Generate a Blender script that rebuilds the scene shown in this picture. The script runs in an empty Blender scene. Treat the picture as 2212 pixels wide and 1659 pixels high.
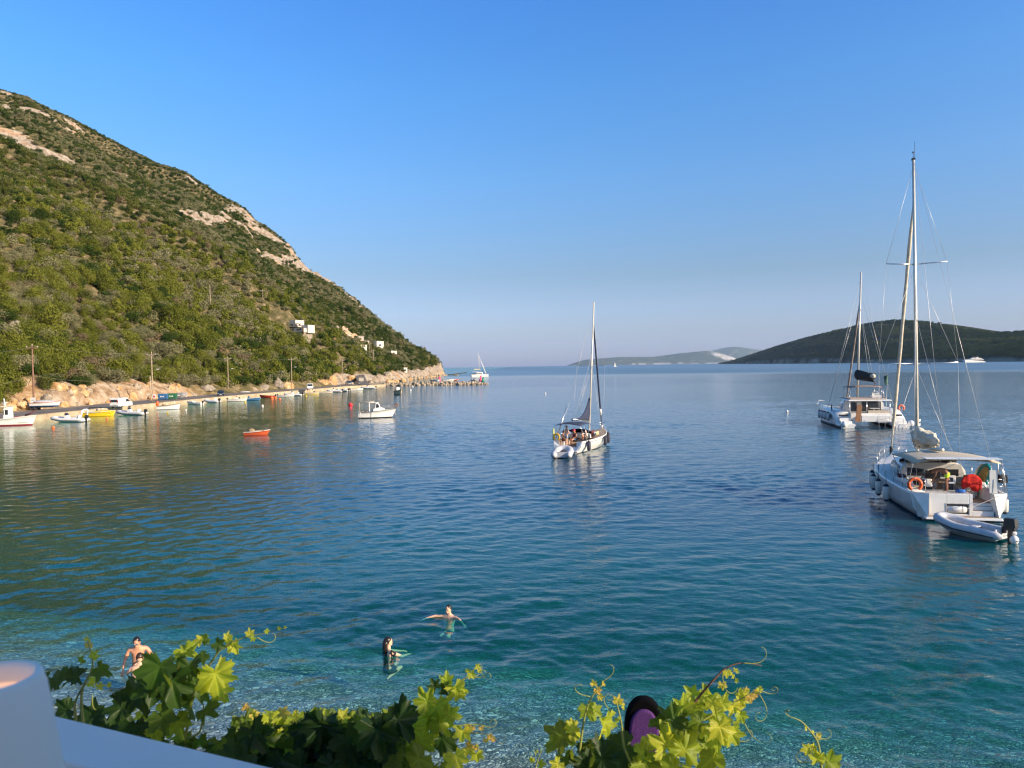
import bpy, bmesh, math, random
import numpy as np
from mathutils import Vector, Matrix, Euler
R = math.radians
rng = np.random.default_rng(7)
random.seed(7)
sc = bpy.context.scene
col = sc.collection

# ------------------------------------------------------------------ camera
CAMZ = 7.5
PIT, ROL = 0.02407, 0.0149          # pitch down, roll (rad)
FPX = 1597.6                        # focal length in pixels of a 2212 px wide picture
_f = Vector((0, math.cos(PIT), -math.sin(PIT)))
_r0 = Vector((1, 0, 0)); _u0 = _r0.cross(_f)
_r = math.cos(ROL) * _r0 - math.sin(ROL) * _u0
_u = math.sin(ROL) * _r0 + math.cos(ROL) * _u0
cam_d = bpy.data.cameras.new('camera'); cam = bpy.data.objects.new('camera', cam_d); col.objects.link(cam)
m3 = Matrix((_r, _u, -_f)).transposed()
cam.matrix_world = Matrix.Translation((0, 0, CAMZ)) @ m3.to_4x4()
cam_d.sensor_width = 36; cam_d.lens = FPX / 2212 * 36
cam_d.clip_start = 0.05; cam_d.clip_end = 90000
cam_d.dof.use_dof = True; cam_d.dof.focus_distance = 12.0; cam_d.dof.aperture_fstop = 8.0
sc.camera = cam

def ray(px, py):
    d = _f * FPX + _r * (px - 1106) - _u * (py - 829.5)
    return d
def onz(px, py, z=0.0):             # where the view ray through a picture point meets height z
    d = ray(px, py); t = (z - CAMZ) / d.z
    return Vector((d.x * t, d.y * t, z))
def ony(px, py, Y):                 # ... meets distance Y
    d = ray(px, py); t = Y / d.y
    return Vector((d.x * t, Y, CAMZ + d.z * t))

# ------------------------------------------------------------------ sun, sky, exposure
SUN_AZ, SUN_EL = R(118), R(19)      # clockwise from the view direction (+Y), above the horizon
sd = Vector((math.sin(SUN_AZ) * math.cos(SUN_EL), math.cos(SUN_AZ) * math.cos(SUN_EL), math.sin(SUN_EL)))
sun_l = bpy.data.lights.new('sun', 'SUN'); sun = bpy.data.objects.new('sun', sun_l); col.objects.link(sun)
sun_l.energy = 4.9; sun_l.angle = R(0.53); sun_l.color = (1.0, 0.83, 0.60)
sun.rotation_euler = (-sd).to_track_quat('-Z', 'Y').to_euler()
world = bpy.data.worlds.new('World'); sc.world = world; world.use_nodes = True
wn = world.node_tree; wn.nodes.clear()
sky = wn.nodes.new('ShaderNodeTexSky'); sky.sky_type = 'NISHITA'; sky.sun_disc = False
sky.sun_elevation = SUN_EL; sky.sun_rotation = SUN_AZ
sky.altitude = 0; sky.air_density = 1.0; sky.dust_density = 0.7; sky.ozone_density = 2.2
hs = wn.nodes.new('ShaderNodeHueSaturation'); hs.inputs['Saturation'].default_value = 1.40; hs.inputs['Hue'].default_value = 0.510
bg = wn.nodes.new('ShaderNodeBackground'); bg.inputs['Strength'].default_value = 0.15
wo = wn.nodes.new('ShaderNodeOutputWorld')
wn.links.new(sky.outputs[0], hs.inputs['Color']); 
tcw = wn.nodes.new('ShaderNodeTexCoord'); sxw = wn.nodes.new('ShaderNodeSeparateXYZ'); wn.links.new(tcw.outputs['Generated'], sxw.inputs[0])
rw = wn.nodes.new('ShaderNodeValToRGB'); wn.links.new(sxw.outputs[2], rw.inputs[0])
_cs = [(0.0, (0.48, 0.49, 1.15)), (0.045, (0.54, 0.52, 0.82)), (0.12, (0.66, 0.58, 0.63)), (0.238, (1.06, 0.94, 0.92)), (0.347, (1.30, 1.14, 1.10)), (0.435, (1.48, 1.19, 1.21)), (0.56, (1.9, 1.35, 1.08)), (1.0, (2.2, 1.45, 1.0))]
_e = rw.color_ramp.elements
while len(_e) < len(_cs): _e.new(0.5)
for el, (p_, c_) in zip(_e, _cs): el.position = p_; el.color = c_ + (1,)
mw = wn.nodes.new('ShaderNodeMix'); mw.data_type = 'RGBA'; mw.blend_type = 'MULTIPLY'; mw.inputs[0].default_value = 1.0; mw.clamp_result = False
wn.links.new(hs.outputs[0], mw.inputs[6]); wn.links.new(rw.outputs[0], mw.inputs[7]); wn.links.new(mw.outputs[2], bg.inputs[0]); wn.links.new(bg.outputs[0], wo.inputs[0])
sc.view_settings.view_transform = 'Standard'; sc.view_settings.look = 'None'
sc.view_settings.exposure = 0.63; sc.view_settings.gamma = 1.0
sc.render.engine = 'CYCLES'
cy = sc.cycles
cy.use_denoising = True; cy.filter_width = 1.25; cy.max_bounces = 8; cy.transparent_max_bounces = 12; cy.diffuse_bounces = 2
cy.glossy_bounces = 3; cy.transmission_bounces = 4; cy.volume_bounces = 0; cy.sample_clamp_indirect = 4.0
cy.caustics_reflective = False; cy.caustics_refractive = False
cy.volume_step_rate = 4

# ------------------------------------------------------------------ materials
class NT:
    def __init__(s, m): s.t = m.node_tree; s.n = s.t.nodes; s.l = s.t.links
    def add(s, typ, ins=None, **kw):
        n = s.n.new(typ)
        for k, v in kw.items(): setattr(n, k, v)
        for k, v in (ins or {}).items():
            if isinstance(v, bpy.types.NodeSocket): s.l.new(v, n.inputs[k])
            else: n.inputs[k].default_value = v
        return n
    def mix(s, a, b, f, mode='MIX'):
        n = s.n.new('ShaderNodeMix'); n.data_type = 'RGBA'; n.blend_type = mode
        for i, v in ((0, f), (6, a), (7, b)):
            if isinstance(v, bpy.types.NodeSocket): s.l.new(v, n.inputs[i])
            else: n.inputs[i].default_value = v if i == 0 else (tuple(v) + (1,))[:4]
        return n.outputs[2]
    def math(s, op, a, b=0.0, c=0.0, clamp=False):
        n = s.n.new('ShaderNodeMath'); n.operation = op; n.use_clamp = clamp
        for i, v in enumerate((a, b, c)):
            if isinstance(v, bpy.types.NodeSocket): s.l.new(v, n.inputs[i])
            else: n.inputs[i].default_value = v
        return n.outputs[0]
    def ramp(s, fac, stops):
        n = s.n.new('ShaderNodeValToRGB'); e = n.color_ramp.elements
        while len(e) < len(stops): e.new(0.5)
        for el, (p, c) in zip(e, stops):
            el.position = p; el.color = (c, c, c, 1) if isinstance(c, (int, float)) else tuple(c) + (1,)
        s.l.new(fac, n.inputs[0]); return n.outputs[0]
def newmat(name):
    m = bpy.data.materials.new(name); m.use_nodes = True; m.node_tree.nodes.clear(); return m, NT(m)
def out(t, shader, disp=None):
    o = t.n.new('ShaderNodeOutputMaterial'); t.l.new(shader, o.inputs[0])
MATS = {}
def mat(name, c, rough=0.5, metal=0.0, var=0.12, scale=6.0, bump=0.0, dirt=None, coat=0.0, trans=0.0):
    if name in MATS: return MATS[name]
    m, t = newmat(name)
    tc = t.add('ShaderNodeTexCoord')
    nz = t.add('ShaderNodeTexNoise', {'Vector': tc.outputs['Object'], 'Scale': scale, 'Detail': 5.0})
    f = t.ramp(nz.outputs[0], [(0.3, 0.0), (0.7, 1.0)])
    dk = tuple(x * (1 - var) for x in c); lt = tuple(min(1, x * (1 + var)) for x in c)
    cc = t.mix(dk, lt, f)
    if dirt:
        n2 = t.add('ShaderNodeTexNoise', {'Vector': tc.outputs['Object'], 'Scale': scale * 0.35, 'Detail': 8.0, 'Roughness': 0.7})
        cc = t.mix(cc, dirt, t.ramp(n2.outputs[0], [(0.5, 0.0), (0.78, 0.75)]))
    p = t.add('ShaderNodeBsdfPrincipled', {'Base Color': cc, 'Metallic': metal, 'Roughness': rough, 'Coat Weight': coat})
    if bump:
        b = t.add('ShaderNodeBump', {'Height': nz.outputs[0], 'Strength': 0.5, 'Distance': bump}); t.l.new(b.outputs[0], p.inputs['Normal'])
    sh = p.outputs[0]
    if trans:
        tr = t.add('ShaderNodeBsdfTranslucent', {'Color': cc}); mx = t.add('ShaderNodeMixShader', {0: trans, 1: sh, 2: tr.outputs[0]}); sh = mx.outputs[0]
    out(t, sh); MATS[name] = m; return m
def M(name): return MATS[name]
GEL = mat('gelcoat', (0.80, 0.79, 0.76), 0.22, var=0.04, scale=1.5, dirt=(0.62, 0.60, 0.54), coat=0.3)
GELOLD = mat('old_gelcoat', (0.72, 0.71, 0.66), 0.4, var=0.08, scale=2, dirt=(0.45, 0.43, 0.36))
WHITE = mat('white_paint', (0.78, 0.77, 0.74), 0.5, var=0.06, scale=2, dirt=(0.55, 0.50, 0.42))
TEAK = mat('teak', (0.34, 0.24, 0.16), 0.7, var=0.25, scale=14)
STEEL = mat('steel', (0.62, 0.62, 0.63), 0.25, 0.9, var=0.1)
ALU = mat('cream_alloy', (0.72, 0.68, 0.58), 0.35, 0.25, var=0.06)
WIRE = mat('rigging_wire', (0.55, 0.55, 0.55), 0.4, 0.4)
DARK = mat('dark_plastic', (0.02, 0.02, 0.024), 0.4, var=0.3)
GLASS = mat('tinted_window', (0.03, 0.035, 0.045), 0.06, var=0.1, coat=0.5)
BRONZE = mat('bronze_window', (0.16, 0.10, 0.07), 0.08, var=0.2, coat=0.6)
NAVY = mat('navy_cloth', (0.025, 0.035, 0.075), 0.85, var=0.25, bump=0.01)
MAROON = mat('maroon_cloth', (0.13, 0.03, 0.035), 0.85, var=0.25, bump=0.01)
BLACKC = mat('black_cloth', (0.022, 0.022, 0.024), 0.85, var=0.3, bump=0.01)
TAN = mat('tan_cloth', (0.52, 0.44, 0.33), 0.85, var=0.12, bump=0.01)
SAIL = mat('sail_cloth', (0.74, 0.66, 0.52), 0.8, var=0.18, scale=4, bump=0.03, trans=0.15)
GREYT = mat('grey_hypalon', (0.50, 0.50, 0.53), 0.55, var=0.1, scale=3)
LGREYT = mat('pale_hypalon', (0.66, 0.65, 0.64), 0.5, var=0.08, scale=3)
ORANGE = mat('lifebuoy_orange', (0.85, 0.12, 0.02), 0.5, var=0.15)
YELLOWB = mat('lifebuoy_yellow', (0.75, 0.42, 0.02), 0.5, var=0.15)
REDC = mat('red_towel', (0.62, 0.02, 0.015), 0.9, var=0.3, scale=10, bump=0.02)
PINK = mat('pink_plastic', (0.85, 0.05, 0.18), 0.5)
GREENP = mat('green_plastic', (0.0, 0.26, 0.09), 0.5)
RED = mat('red_paint', (0.50, 0.045, 0.02), 0.45, var=0.2, dirt=(0.3, 0.06, 0.03))
REDORA = mat('orange_red_paint', (0.52, 0.09, 0.03), 0.5, var=0.2, dirt=(0.3, 0.1, 0.05))
YEL = mat('yellow_paint', (0.75, 0.50, 0.02), 0.4, var=0.1)
BLUE = mat('blue_paint', (0.03, 0.13, 0.30), 0.5, var=0.2, dirt=(0.1, 0.1, 0.1))
TEALP = mat('teal_board', (0.0, 0.32, 0.36), 0.45)
YTAN = mat('tan_board', (0.60, 0.42, 0.14), 0.5)
NEON = mat('neon_shorts', (0.55, 0.78, 0.04), 0.8)
LBLUE = mat('pale_blue_shorts', (0.22, 0.36, 0.52), 0.85, var=0.3, scale=20)
BRED = mat('dark_red_antifoul', (0.28, 0.03, 0.05), 0.6, var=0.2)
BBLK = mat('dark_antifoul', (0.02, 0.025, 0.035), 0.6, var=0.2)
BLUEF = mat('blue_antifoul', (0.02, 0.05, 0.12), 0.6, var=0.2)
SKIN = mat('tan_skin', (0.62, 0.30, 0.18), 0.5, var=0.12, scale=8)
SKINP = mat('pale_skin', (0.70, 0.42, 0.28), 0.5, var=0.1, scale=8)
SKIND = mat('dark_tan_skin', (0.30, 0.13, 0.07), 0.5, var=0.12, scale=8)
HAIR = mat('dark_hair', (0.018, 0.012, 0.010), 0.35, var=0.5, scale=30, bump=0.01)
GREYM = mat('grey_metal', (0.28, 0.28, 0.28), 0.5, 0.3, var=0.15)
WOODP = mat('weathered_pole_wood', (0.40, 0.31, 0.22), 0.85, var=0.25, scale=3)
WOODD = mat('brown_pole_wood', (0.22, 0.12, 0.08), 0.85, var=0.3, scale=3)
CABLE = mat('cable', (0.16, 0.16, 0.10), 0.7)
RUBBER = mat('rubber', (0.02, 0.02, 0.02), 0.8)
CARDK = mat('dark_blue_car_paint', (0.015, 0.025, 0.04), 0.25, 0.2, coat=0.8)
CARBL = mat('grey_blue_car_paint', (0.06, 0.09, 0.13), 0.3, 0.2, coat=0.8)
CARWH = mat('white_car_paint', (0.80, 0.79, 0.76), 0.3, var=0.03, coat=0.6)
REDL = mat('red_lamp_glass', (0.4, 0.02, 0.02), 0.3)
CREAM = mat('cream_render', (0.58, 0.52, 0.41), 0.85, var=0.08, scale=1, dirt=(0.5, 0.44, 0.34))
CONCW = mat('white_render', (0.62, 0.57, 0.48), 0.85, var=0.06, scale=1, dirt=(0.5, 0.46, 0.4))
CONC = mat('raw_concrete', (0.36, 0.33, 0.29), 0.9, var=0.15, scale=1)
BROWNW = mat('brown_stain', (0.12, 0.06, 0.035), 0.6, var=0.2)

# ------------------------------------------------------------------ mesh helpers
class MB:
    def __init__(s): s.v = []; s.f = []; s.m = []; s.s = []
    def add(s, vs, fs, mi=0, smooth=False, T=None):
        o = len(s.v)
        for v in vs:
            v = Vector(v); s.v.append(tuple(T @ v) if T is not None else tuple(v))
        for f in fs:
            s.f.append(tuple(i + o for i in f)); s.m.append(mi); s.s.append(smooth)
        return s
    def box(s, x0, x1, y0, y1, z0, z1, mi=0, T=None, tx=0.0, ty=0.0):
        vs = [(x0, y0, z0), (x1, y0, z0), (x1, y1, z0), (x0, y1, z0), (x0 + tx, y0 + ty, z1), (x1 - tx, y0 + ty, z1), (x1 - tx, y1 - ty, z1), (x0 + tx, y1 - ty, z1)]
        fs = [(0, 3, 2, 1), (4, 5, 6, 7), (0, 1, 5, 4), (1, 2, 6, 5), (2, 3, 7, 6), (3, 0, 4, 7)]
        return s.add(vs, fs, mi, False, T)
    def tube(s, pts, r, n=8, mi=0, T=None, caps=True, sq=1.0):
        pts = [Vector(p) for p in pts]; rs = r if isinstance(r, (list, tuple)) else [r] * len(pts)
        vs = []; fs = []
        prev = None
        for i, p in enumerate(pts):
            d = (pts[min(i + 1, len(pts) - 1)] - pts[max(i - 1, 0)])
            if d.length < 1e-9: d = Vector((0, 0, 1))
            d.normalize()
            a = prev if prev is not None else (Vector((0, 0, 1)) if abs(d.z) < 0.9 else Vector((1, 0, 0)))
            x = (a - d * a.dot(d)).normalized(); prev = x; y = d.cross(x)
            for k in range(n):
                t = 2 * math.pi * k / n
                vs.append(p + (x * math.cos(t) + y * math.sin(t) * sq) * rs[i])
        for i in range(len(pts) - 1):
            for k in range(n):
                fs.append((i * n + k, i * n + (k + 1) % n, (i + 1) * n + (k + 1) % n, (i + 1) * n + k))
        if caps:
            fs.append(tuple(range(n))[::-1]); fs.append(tuple((len(pts) - 1) * n + k for k in range(n)))
        return s.add(vs, fs, mi, True, T)
    def loft(s, secs, mis=None, closed=False, smooth=True, T=None, cap0=None, cap1=None):
        n = len(secs[0]); vs = [p for q in secs for p in q]; o = len(s.v)
        s.add(vs, [], 0, smooth, T)
        for i in range(len(secs) - 1):
            for k in range(n if closed else n - 1):
                k2 = (k + 1) % n
                s.f.append((o + i * n + k, o + (i + 1) * n + k, o + (i + 1) * n + k2, o + i * n + k2)); s.m.append(mis[k] if mis else 0); s.s.append(smooth)
        if cap0 is not None: s.f.append(tuple(o + k for k in range(n))); s.m.append(cap0); s.s.append(False)
        if cap1 is not None: s.f.append(tuple(o + (len(secs) - 1) * n + k for k in range(n))[::-1]); s.m.append(cap1); s.s.append(False)
        return s
    def ball(s, c, r, mi=0, n=12, k=8, T=None, fn=None):
        rx, ry, rz = r if isinstance(r, (tuple, list)) else (r, r, r)
        vs = [(0, 0, -1)]; 
        for i in range(1, k):
            a = math.pi * i / k - math.pi / 2
            for j in range(n):
                b = 2 * math.pi * j / n; vs.append((math.cos(a) * math.cos(b), math.cos(a) * math.sin(b), math.sin(a)))
        vs.append((0, 0, 1))
        if fn: vs = [fn(v) for v in vs]
        vs = [(c[0] + v[0] * rx, c[1] + v[1] * ry, c[2] + v[2] * rz) for v in vs]
        fs = [(0, 1 + (j + 1) % n, 1 + j) for j in range(n)]
        for i in range(k - 2):
            for j in range(n):
                a = 1 + i * n + j; b = 1 + i * n + (j + 1) % n; fs.append((a, b, b + n, a + n))
        e = len(vs) - 1; fs += [(e, 1 + (k - 2) * n + j, 1 + (k - 2) * n + (j + 1) % n) for j in range(n)]
        return s.add(vs, fs, mi, True, T)
    def torus(s, c, R0, r, axis='x', a0=0.0, a1=2 * math.pi, n=24, mi=0, T=None):
        pts = []
        for i in range(n + 1):
            a = a0 + (a1 - a0) * i / n; u, v = math.cos(a) * R0, math.sin(a) * R0
            pts.append({'x': (c[0], c[1] + u, c[2] + v), 'y': (c[0] + u, c[1], c[2] + v), 'z': (c[0] + u, c[1] + v, c[2])}[axis])
        return s.tube(pts, r, 8, mi, T)
    def prism(s, poly, a, b, axis='y', mi=0, T=None):
        def P(u, v, w): return {'y': (u, w, v), 'x': (w, u, v), 'z': (u, v, w)}[axis]
        n = len(poly); vs = [P(u, v, a) for u, v in poly] + [P(u, v, b) for u, v in poly]
        fs = [tuple(range(n)), tuple(range(2 * n - 1, n - 1, -1))] + [(i, i + n, (i + 1) % n + n, (i + 1) % n) for i in range(n)]
        return s.add(vs, fs, mi, False, T)
    def build(s, name, mats, parent=None, bevel=0.0, label=None):
        me = bpy.data.meshes.new(name); me.from_pydata(s.v, [], s.f); me.update()
        mats = mats if isinstance(mats, (list, tuple)) else [mats]
        for m in mats: me.materials.append(m)
        me.polygons.foreach_set('material_index', s.m); me.polygons.foreach_set('use_smooth', s.s)
        bm = bmesh.new(); bm.from_mesh(me); bmesh.ops.recalc_face_normals(bm, faces=bm.faces); bm.to_mesh(me); bm.free()
        o = bpy.data.objects.new(name, me); col.objects.link(o)
        if parent: o.parent = parent
        if bevel:
            b = o.modifiers.new('b', 'BEVEL'); b.width = bevel; b.segments = 2; b.limit_method = 'ANGLE'; b.angle_limit = R(40)
        if label: o['label'] = label
        return o
def tag(o, label, cat, group=None, kind=None):
    o['label'] = label; o['category'] = cat
    if group: o['group'] = group
    if kind: o['kind'] = kind
    return o
def thing(name, label, cat, loc=(0, 0, 0), rz=0.0, group=None, scale=None):
    o = bpy.data.objects.new(name, None); col.objects.link(o); o.location = loc; o.rotation_euler = (0, 0, rz)
    if scale: o.scale = (scale,) * 3
    o.empty_display_size = 0.1
    return tag(o, label, cat, group)
def kids(o): return [c for c in bpy.data.objects if c.parent == o]
KID = {}
def copy_tree(o, loc=None, rz=None, label=None, parent=None, group=None, scale=None):
    c = o.copy(); col.objects.link(c)
    if parent is not None: c.parent = parent
    if loc is not None: c.location = loc
    if rz is not None: c.rotation_euler = (0, 0, rz)
    if label: c['label'] = label
    if group: c['group'] = group
    if scale: c.scale = (scale,) * 3
    for ch in kids(o): copy_tree(ch, parent=c)
    return c
def arr_mesh(name, V, F, mats, smooth=True):
    me = bpy.data.meshes.new(name); nv, nf = len(V), len(F); k = F.shape[1]
    me.vertices.add(nv); me.vertices.foreach_set('co', V.astype(np.float32).ravel())
    me.loops.add(nf * k); me.loops.foreach_set('vertex_index', F.astype(np.int32).ravel())
    me.polygons.add(nf); me.polygons.foreach_set('loop_start', np.arange(0, nf * k, k, dtype=np.int32))
    me.polygons.foreach_set('use_smooth', np.full(nf, smooth))
    for m in mats: me.materials.append(m)
    me.update(calc_edges=True); return me
def fattr(me, name, a):
    at = me.attributes.new(name, 'FLOAT', 'POINT'); at.data.foreach_set('value', np.asarray(a, dtype=np.float32).ravel())
def link(name, me, parent=None):
    o = bpy.data.objects.new(name, me); col.objects.link(o)
    if parent: o.parent = parent
    return o
def grid_faces(nu, nv):
    i = np.arange(nu - 1)[:, None]; j = np.arange(nv - 1)[None, :]; a = i * nv + j
    return np.stack([a, a + nv, a + nv + 1, a + 1], -1).reshape(-1, 4)
# value noise (numpy)
_perm = rng.random((256, 256))
def vnoise(x, y):
    xi = np.floor(x).astype(int); yi = np.floor(y).astype(int); xf = x - xi; yf = y - yi
    xf = xf * xf * (3 - 2 * xf); yf = yf * yf * (3 - 2 * yf)
    a = _perm[xi % 256, yi % 256]; b = _perm[(xi + 1) % 256, yi % 256]; c = _perm[xi % 256, (yi + 1) % 256]; d = _perm[(xi + 1) % 256, (yi + 1) % 256]
    return (a * (1 - xf) + b * xf) * (1 - yf) + (c * (1 - xf) + d * xf) * yf
def fbm(x, y, o=4, g=0.5):
    s = 0.0; a = 1.0; t = 0.0
    for k in range(o):
        s = s + a * (vnoise(x * 2 ** k + 17.3 * k, y * 2 ** k + 9.1 * k) - 0.5); t += a; a *= g
    return s / t * 2
def sstep(a, b, x):
    t = np.clip((x - a) / (b - a), 0, 1); return t * t * (3 - 2 * t)
# ------------------------------------------------------------------ sea bed and beach (one ground sheet)
def seadepth(X, Y):                 # water depth under a point
    ys = 11.8 - 0.30 * np.clip(X, -40, 0) - 0.42 * np.clip(X, 0, 9)
    s = Y - ys
    d = np.where(s < 0, 0.13 * s, 0.10 * s + 0.0085 * np.clip(s, 0, None) ** 2)
    d = np.where(d > 8, 8 + (d - 8) * 0.25, d)
    q = X + 72.0                    # towards the quay on the left it shelves again
    d = np.minimum(d, 0.7 + 0.16 * np.clip(q, 0, None) + np.where(Y < 60, 40, 0))
    return np.clip(d, -3.0, 22)
m_bed, t = newmat('pebble_bed')
g = t.add('ShaderNodeNewGeometry')
mp = t.add('ShaderNodeMapping', {'Vector': g.outputs['Position']})
nzw = t.add('ShaderNodeTexNoise', {'Vector': g.outputs['Position'], 'Scale': 1.6, 'Detail': 3.0})
vv = t.add('ShaderNodeVectorMath', {0: nzw.outputs['Color'], 1: (0.5, 0.5, 0.5)}, operation='SUBTRACT')
v2 = t.add('ShaderNodeVectorMath', {0: vv.outputs[0], 'Scale': 0.55}, operation='SCALE')
v3 = t.add('ShaderNodeVectorMath', {0: g.outputs['Position'], 1: v2.outputs[0]}, operation='ADD')
cols = []; hs_ = []
for s_, seed in ((5.2, 0), (10.5, 3)):
    vo = t.add('ShaderNodeTexVoronoi', {'Vector': v3.outputs[0], 'Scale': s_, 'Randomness': 1.0}, feature='F1')
    ve = t.add('ShaderNodeTexVoronoi', {'Vector': v3.outputs[0], 'Scale': s_, 'Randomness': 1.0}, feature='DISTANCE_TO_EDGE')
    sp = t.add('ShaderNodeSeparateColor', {0: vo.outputs['Color']})
    c = t.ramp(sp.outputs[0], [(0.0, (0.14, 0.15, 0.14)), (0.45, (0.34, 0.35, 0.31)), (0.75, (0.52, 0.52, 0.46)), (0.96, (0.85, 0.83, 0.76))])
    e = t.ramp(ve.outputs[0], [(0.0, 0.0), (0.22, 1.0)])
    cols.append(t.mix((0.11, 0.12, 0.11), c, e)); hs_.append(e)
big = t.add('ShaderNodeTexNoise', {'Vector': g.outputs['Position'], 'Scale': 0.5, 'Detail': 4.0})
c = t.mix(cols[0], cols[1], t.ramp(big.outputs[0], [(0.42, 0.0), (0.58, 1.0)]))
bp = t.add('ShaderNodeBump', {'Height': t.mix(hs_[0], hs_[1], 0.5), 'Strength': 0.7, 'Distance': 0.05})
b = t.add('ShaderNodeBsdfDiffuse', {'Color': c, 'Normal': bp.outputs[0]}); out(t, b.outputs[0])
xs = np.concatenate([np.linspace(-12500, -400, 8), np.linspace(-300, -60, 10), np.linspace(-50, 50, 101), np.linspace(60, 300, 10), np.linspace(400, 12500, 8)])
ys = np.concatenate([np.linspace(-400, -20, 6), np.linspace(-10, 60, 90), np.geomspace(63, 12500, 40)])
XX, YY = np.meshgrid(xs, ys, indexing='ij')
ZZ = -seadepth(XX, YY) + 0.05 * fbm(XX * 0.5, YY * 0.5)
V = np.stack([XX, YY, ZZ], -1).reshape(-1, 3)
o = link('seabed', arr_mesh('seabed', V, grid_faces(len(xs), len(ys)), [m_bed])); o['kind'] = 'structure'

# ------------------------------------------------------------------ water
m_w, t = newmat('sea_water')
g = t.add('ShaderNodeNewGeometry')
ad = t.add('ShaderNodeAttribute', attribute_name='depth')
aw = t.add('ShaderNodeAttribute', attribute_name='calm')
D = t.math('MULTIPLY', ad.outputs['Fac'], 1.15)
ch = [t.math('EXPONENT', t.math('MULTIPLY', D, -k)) for k in (0.58, 0.050, 0.075)]
tint = t.add('ShaderNodeCombineColor', {0: ch[0], 1: ch[1], 2: ch[2]})
bodyf = t.math('SUBTRACT', 1.0, t.math('EXPONENT', t.math('MULTIPLY', ad.outputs['Fac'], -0.22)), clamp=True)
deepc = t.mix((0.003, 0.155, 0.138), (0.003, 0.058, 0.100), t.ramp(t.math('DIVIDE', ad.outputs['Fac'], 10.0), [(0.1, 0.0), (0.9, 1.0)]))
agr = t.add('ShaderNodeAttribute', attribute_name='green'); afl = t.add('ShaderNodeAttribute', attribute_name='refl'); aro = t.add('ShaderNodeAttribute', attribute_name='rough')
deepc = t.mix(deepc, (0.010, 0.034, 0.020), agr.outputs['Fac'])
dif = t.add('ShaderNodeBsdfDiffuse', {'Color': deepc})
trp = t.add('ShaderNodeBsdfTransparent', {'Color': tint.outputs[0]})
body = t.add('ShaderNodeMixShader', {0: bodyf, 1: trp.outputs[0], 2: dif.outputs[0]})
sv = t.add('ShaderNodeMapping', {'Vector': g.outputs['Position'], 'Scale': (0.75, 1.25, 1.0), 'Rotation': (0, 0, R(-14))})
n1 = t.add('ShaderNodeTexNoise', {'Vector': sv.outputs[0], 'Scale': 3.2, 'Detail': 3.0, 'Roughness': 0.55})
n2 = t.add('ShaderNodeTexNoise', {'Vector': sv.outputs[0], 'Scale': 0.45, 'Detail': 3.0, 'Roughness': 0.5})
hh = t.math('ADD', t.math('MULTIPLY', n1.outputs[0], 0.042), t.math('MULTIPLY', n2.outputs[0], 0.12))
hh = t.math('MULTIPLY', hh, aw.outputs['Fac'])
bw = t.add('ShaderNodeBump', {'Height': hh, 'Strength': 1.0, 'Distance': 1.0})
gl = t.add('ShaderNodeBsdfGlossy', {'Color': (1, 1, 1, 1), 'Roughness': aro.outputs['Fac'], 'Normal': bw.outputs[0]})
lw = t.add('ShaderNodeLayerWeight', {'Blend': 0.5, 'Normal': bw.outputs[0]})
frs = t.math('MULTIPLY_ADD', t.math('POWER', lw.outputs['Facing'], 5.0), 0.979, 0.021)
ws = t.add('ShaderNodeMixShader', {0: t.math('MINIMUM', frs, afl.outputs['Fac']), 1: body.outputs[0], 2: gl.outputs[0]}); out(t, ws.outputs[0])
# fan-shaped grid: fine near the beach, coarse far out; the waves are real relief where the grid is fine enough
na = 900
ang = np.concatenate([np.linspace(R(-150), R(-42), 30), np.linspace(R(-41), R(41), na - 60), np.linspace(R(42), R(150), 30)])
rr = np.concatenate([np.concatenate([[2.0, 4.0, 6.0], np.geomspace(7.0, 200, 960)]), np.geomspace(202, 12300, 150)])
AA, RR = np.meshgrid(ang, rr, indexing='ij')
XX = np.sin(AA) * RR; YY = np.cos(AA) * RR
cell = np.maximum(RR * (ang[301] - ang[300]), RR * (rr[11] / rr[10] - 1))
ZZ = np.zeros_like(XX)
wr = np.random.default_rng(3)
patch = 0.72 + 0.85 * fbm(XX / 19, YY / 9, 4) + 0.2 * fbm(XX / 90, YY / 45, 2)
for k in range(72):
    lam = 0.26 * (1.9 / 0.26) ** wr.random()
    th = R(90 + 14) + wr.normal(0, 0.75)                 # travel direction
    kx, ky = math.cos(th) * 2 * math.pi / lam, math.sin(th) * 2 * math.pi / lam
    amp = 0.0027 * lam ** 1.0
    ph = wr.random() * 6.28 + 1.5 * fbm(XX / (lam * 9) + k, YY / (lam * 9), 2)
    att = np.clip(lam / (2.2 * cell) - 1, 0, 1)
    ZZ += amp * att * np.sin(kx * XX + ky * YY + ph)
lee = 1 - 0.42 * sstep(0, -30, XX + 0.1 * (YY - 40)) * (1 - sstep(300, 600, YY))
ZZ *= np.clip(patch, 0.25, 1.4) * lee
for (cx, cy_, a0, rad) in ((-1.9, 22.3, 0.006, 3.2), (-3.3, 19.4, 0.004, 2.2), (-9.3, 18.4, 0.005, 2.6)):  # rings round the swimmers
    dd = np.hypot(XX - cx, YY - cy_); ZZ += a0 * np.sin(dd * 2 * math.pi / 0.55) * np.exp(-(dd / rad) ** 2) * sstep(0.2, 0.5, dd)
V = np.stack([XX, YY, ZZ], -1).reshape(-1, 3)
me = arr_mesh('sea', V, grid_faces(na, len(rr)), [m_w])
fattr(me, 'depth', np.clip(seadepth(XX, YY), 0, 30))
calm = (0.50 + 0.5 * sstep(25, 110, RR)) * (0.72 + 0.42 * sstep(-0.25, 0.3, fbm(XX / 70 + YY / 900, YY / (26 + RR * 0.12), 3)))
fattr(me, 'calm', calm * lee)
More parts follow.
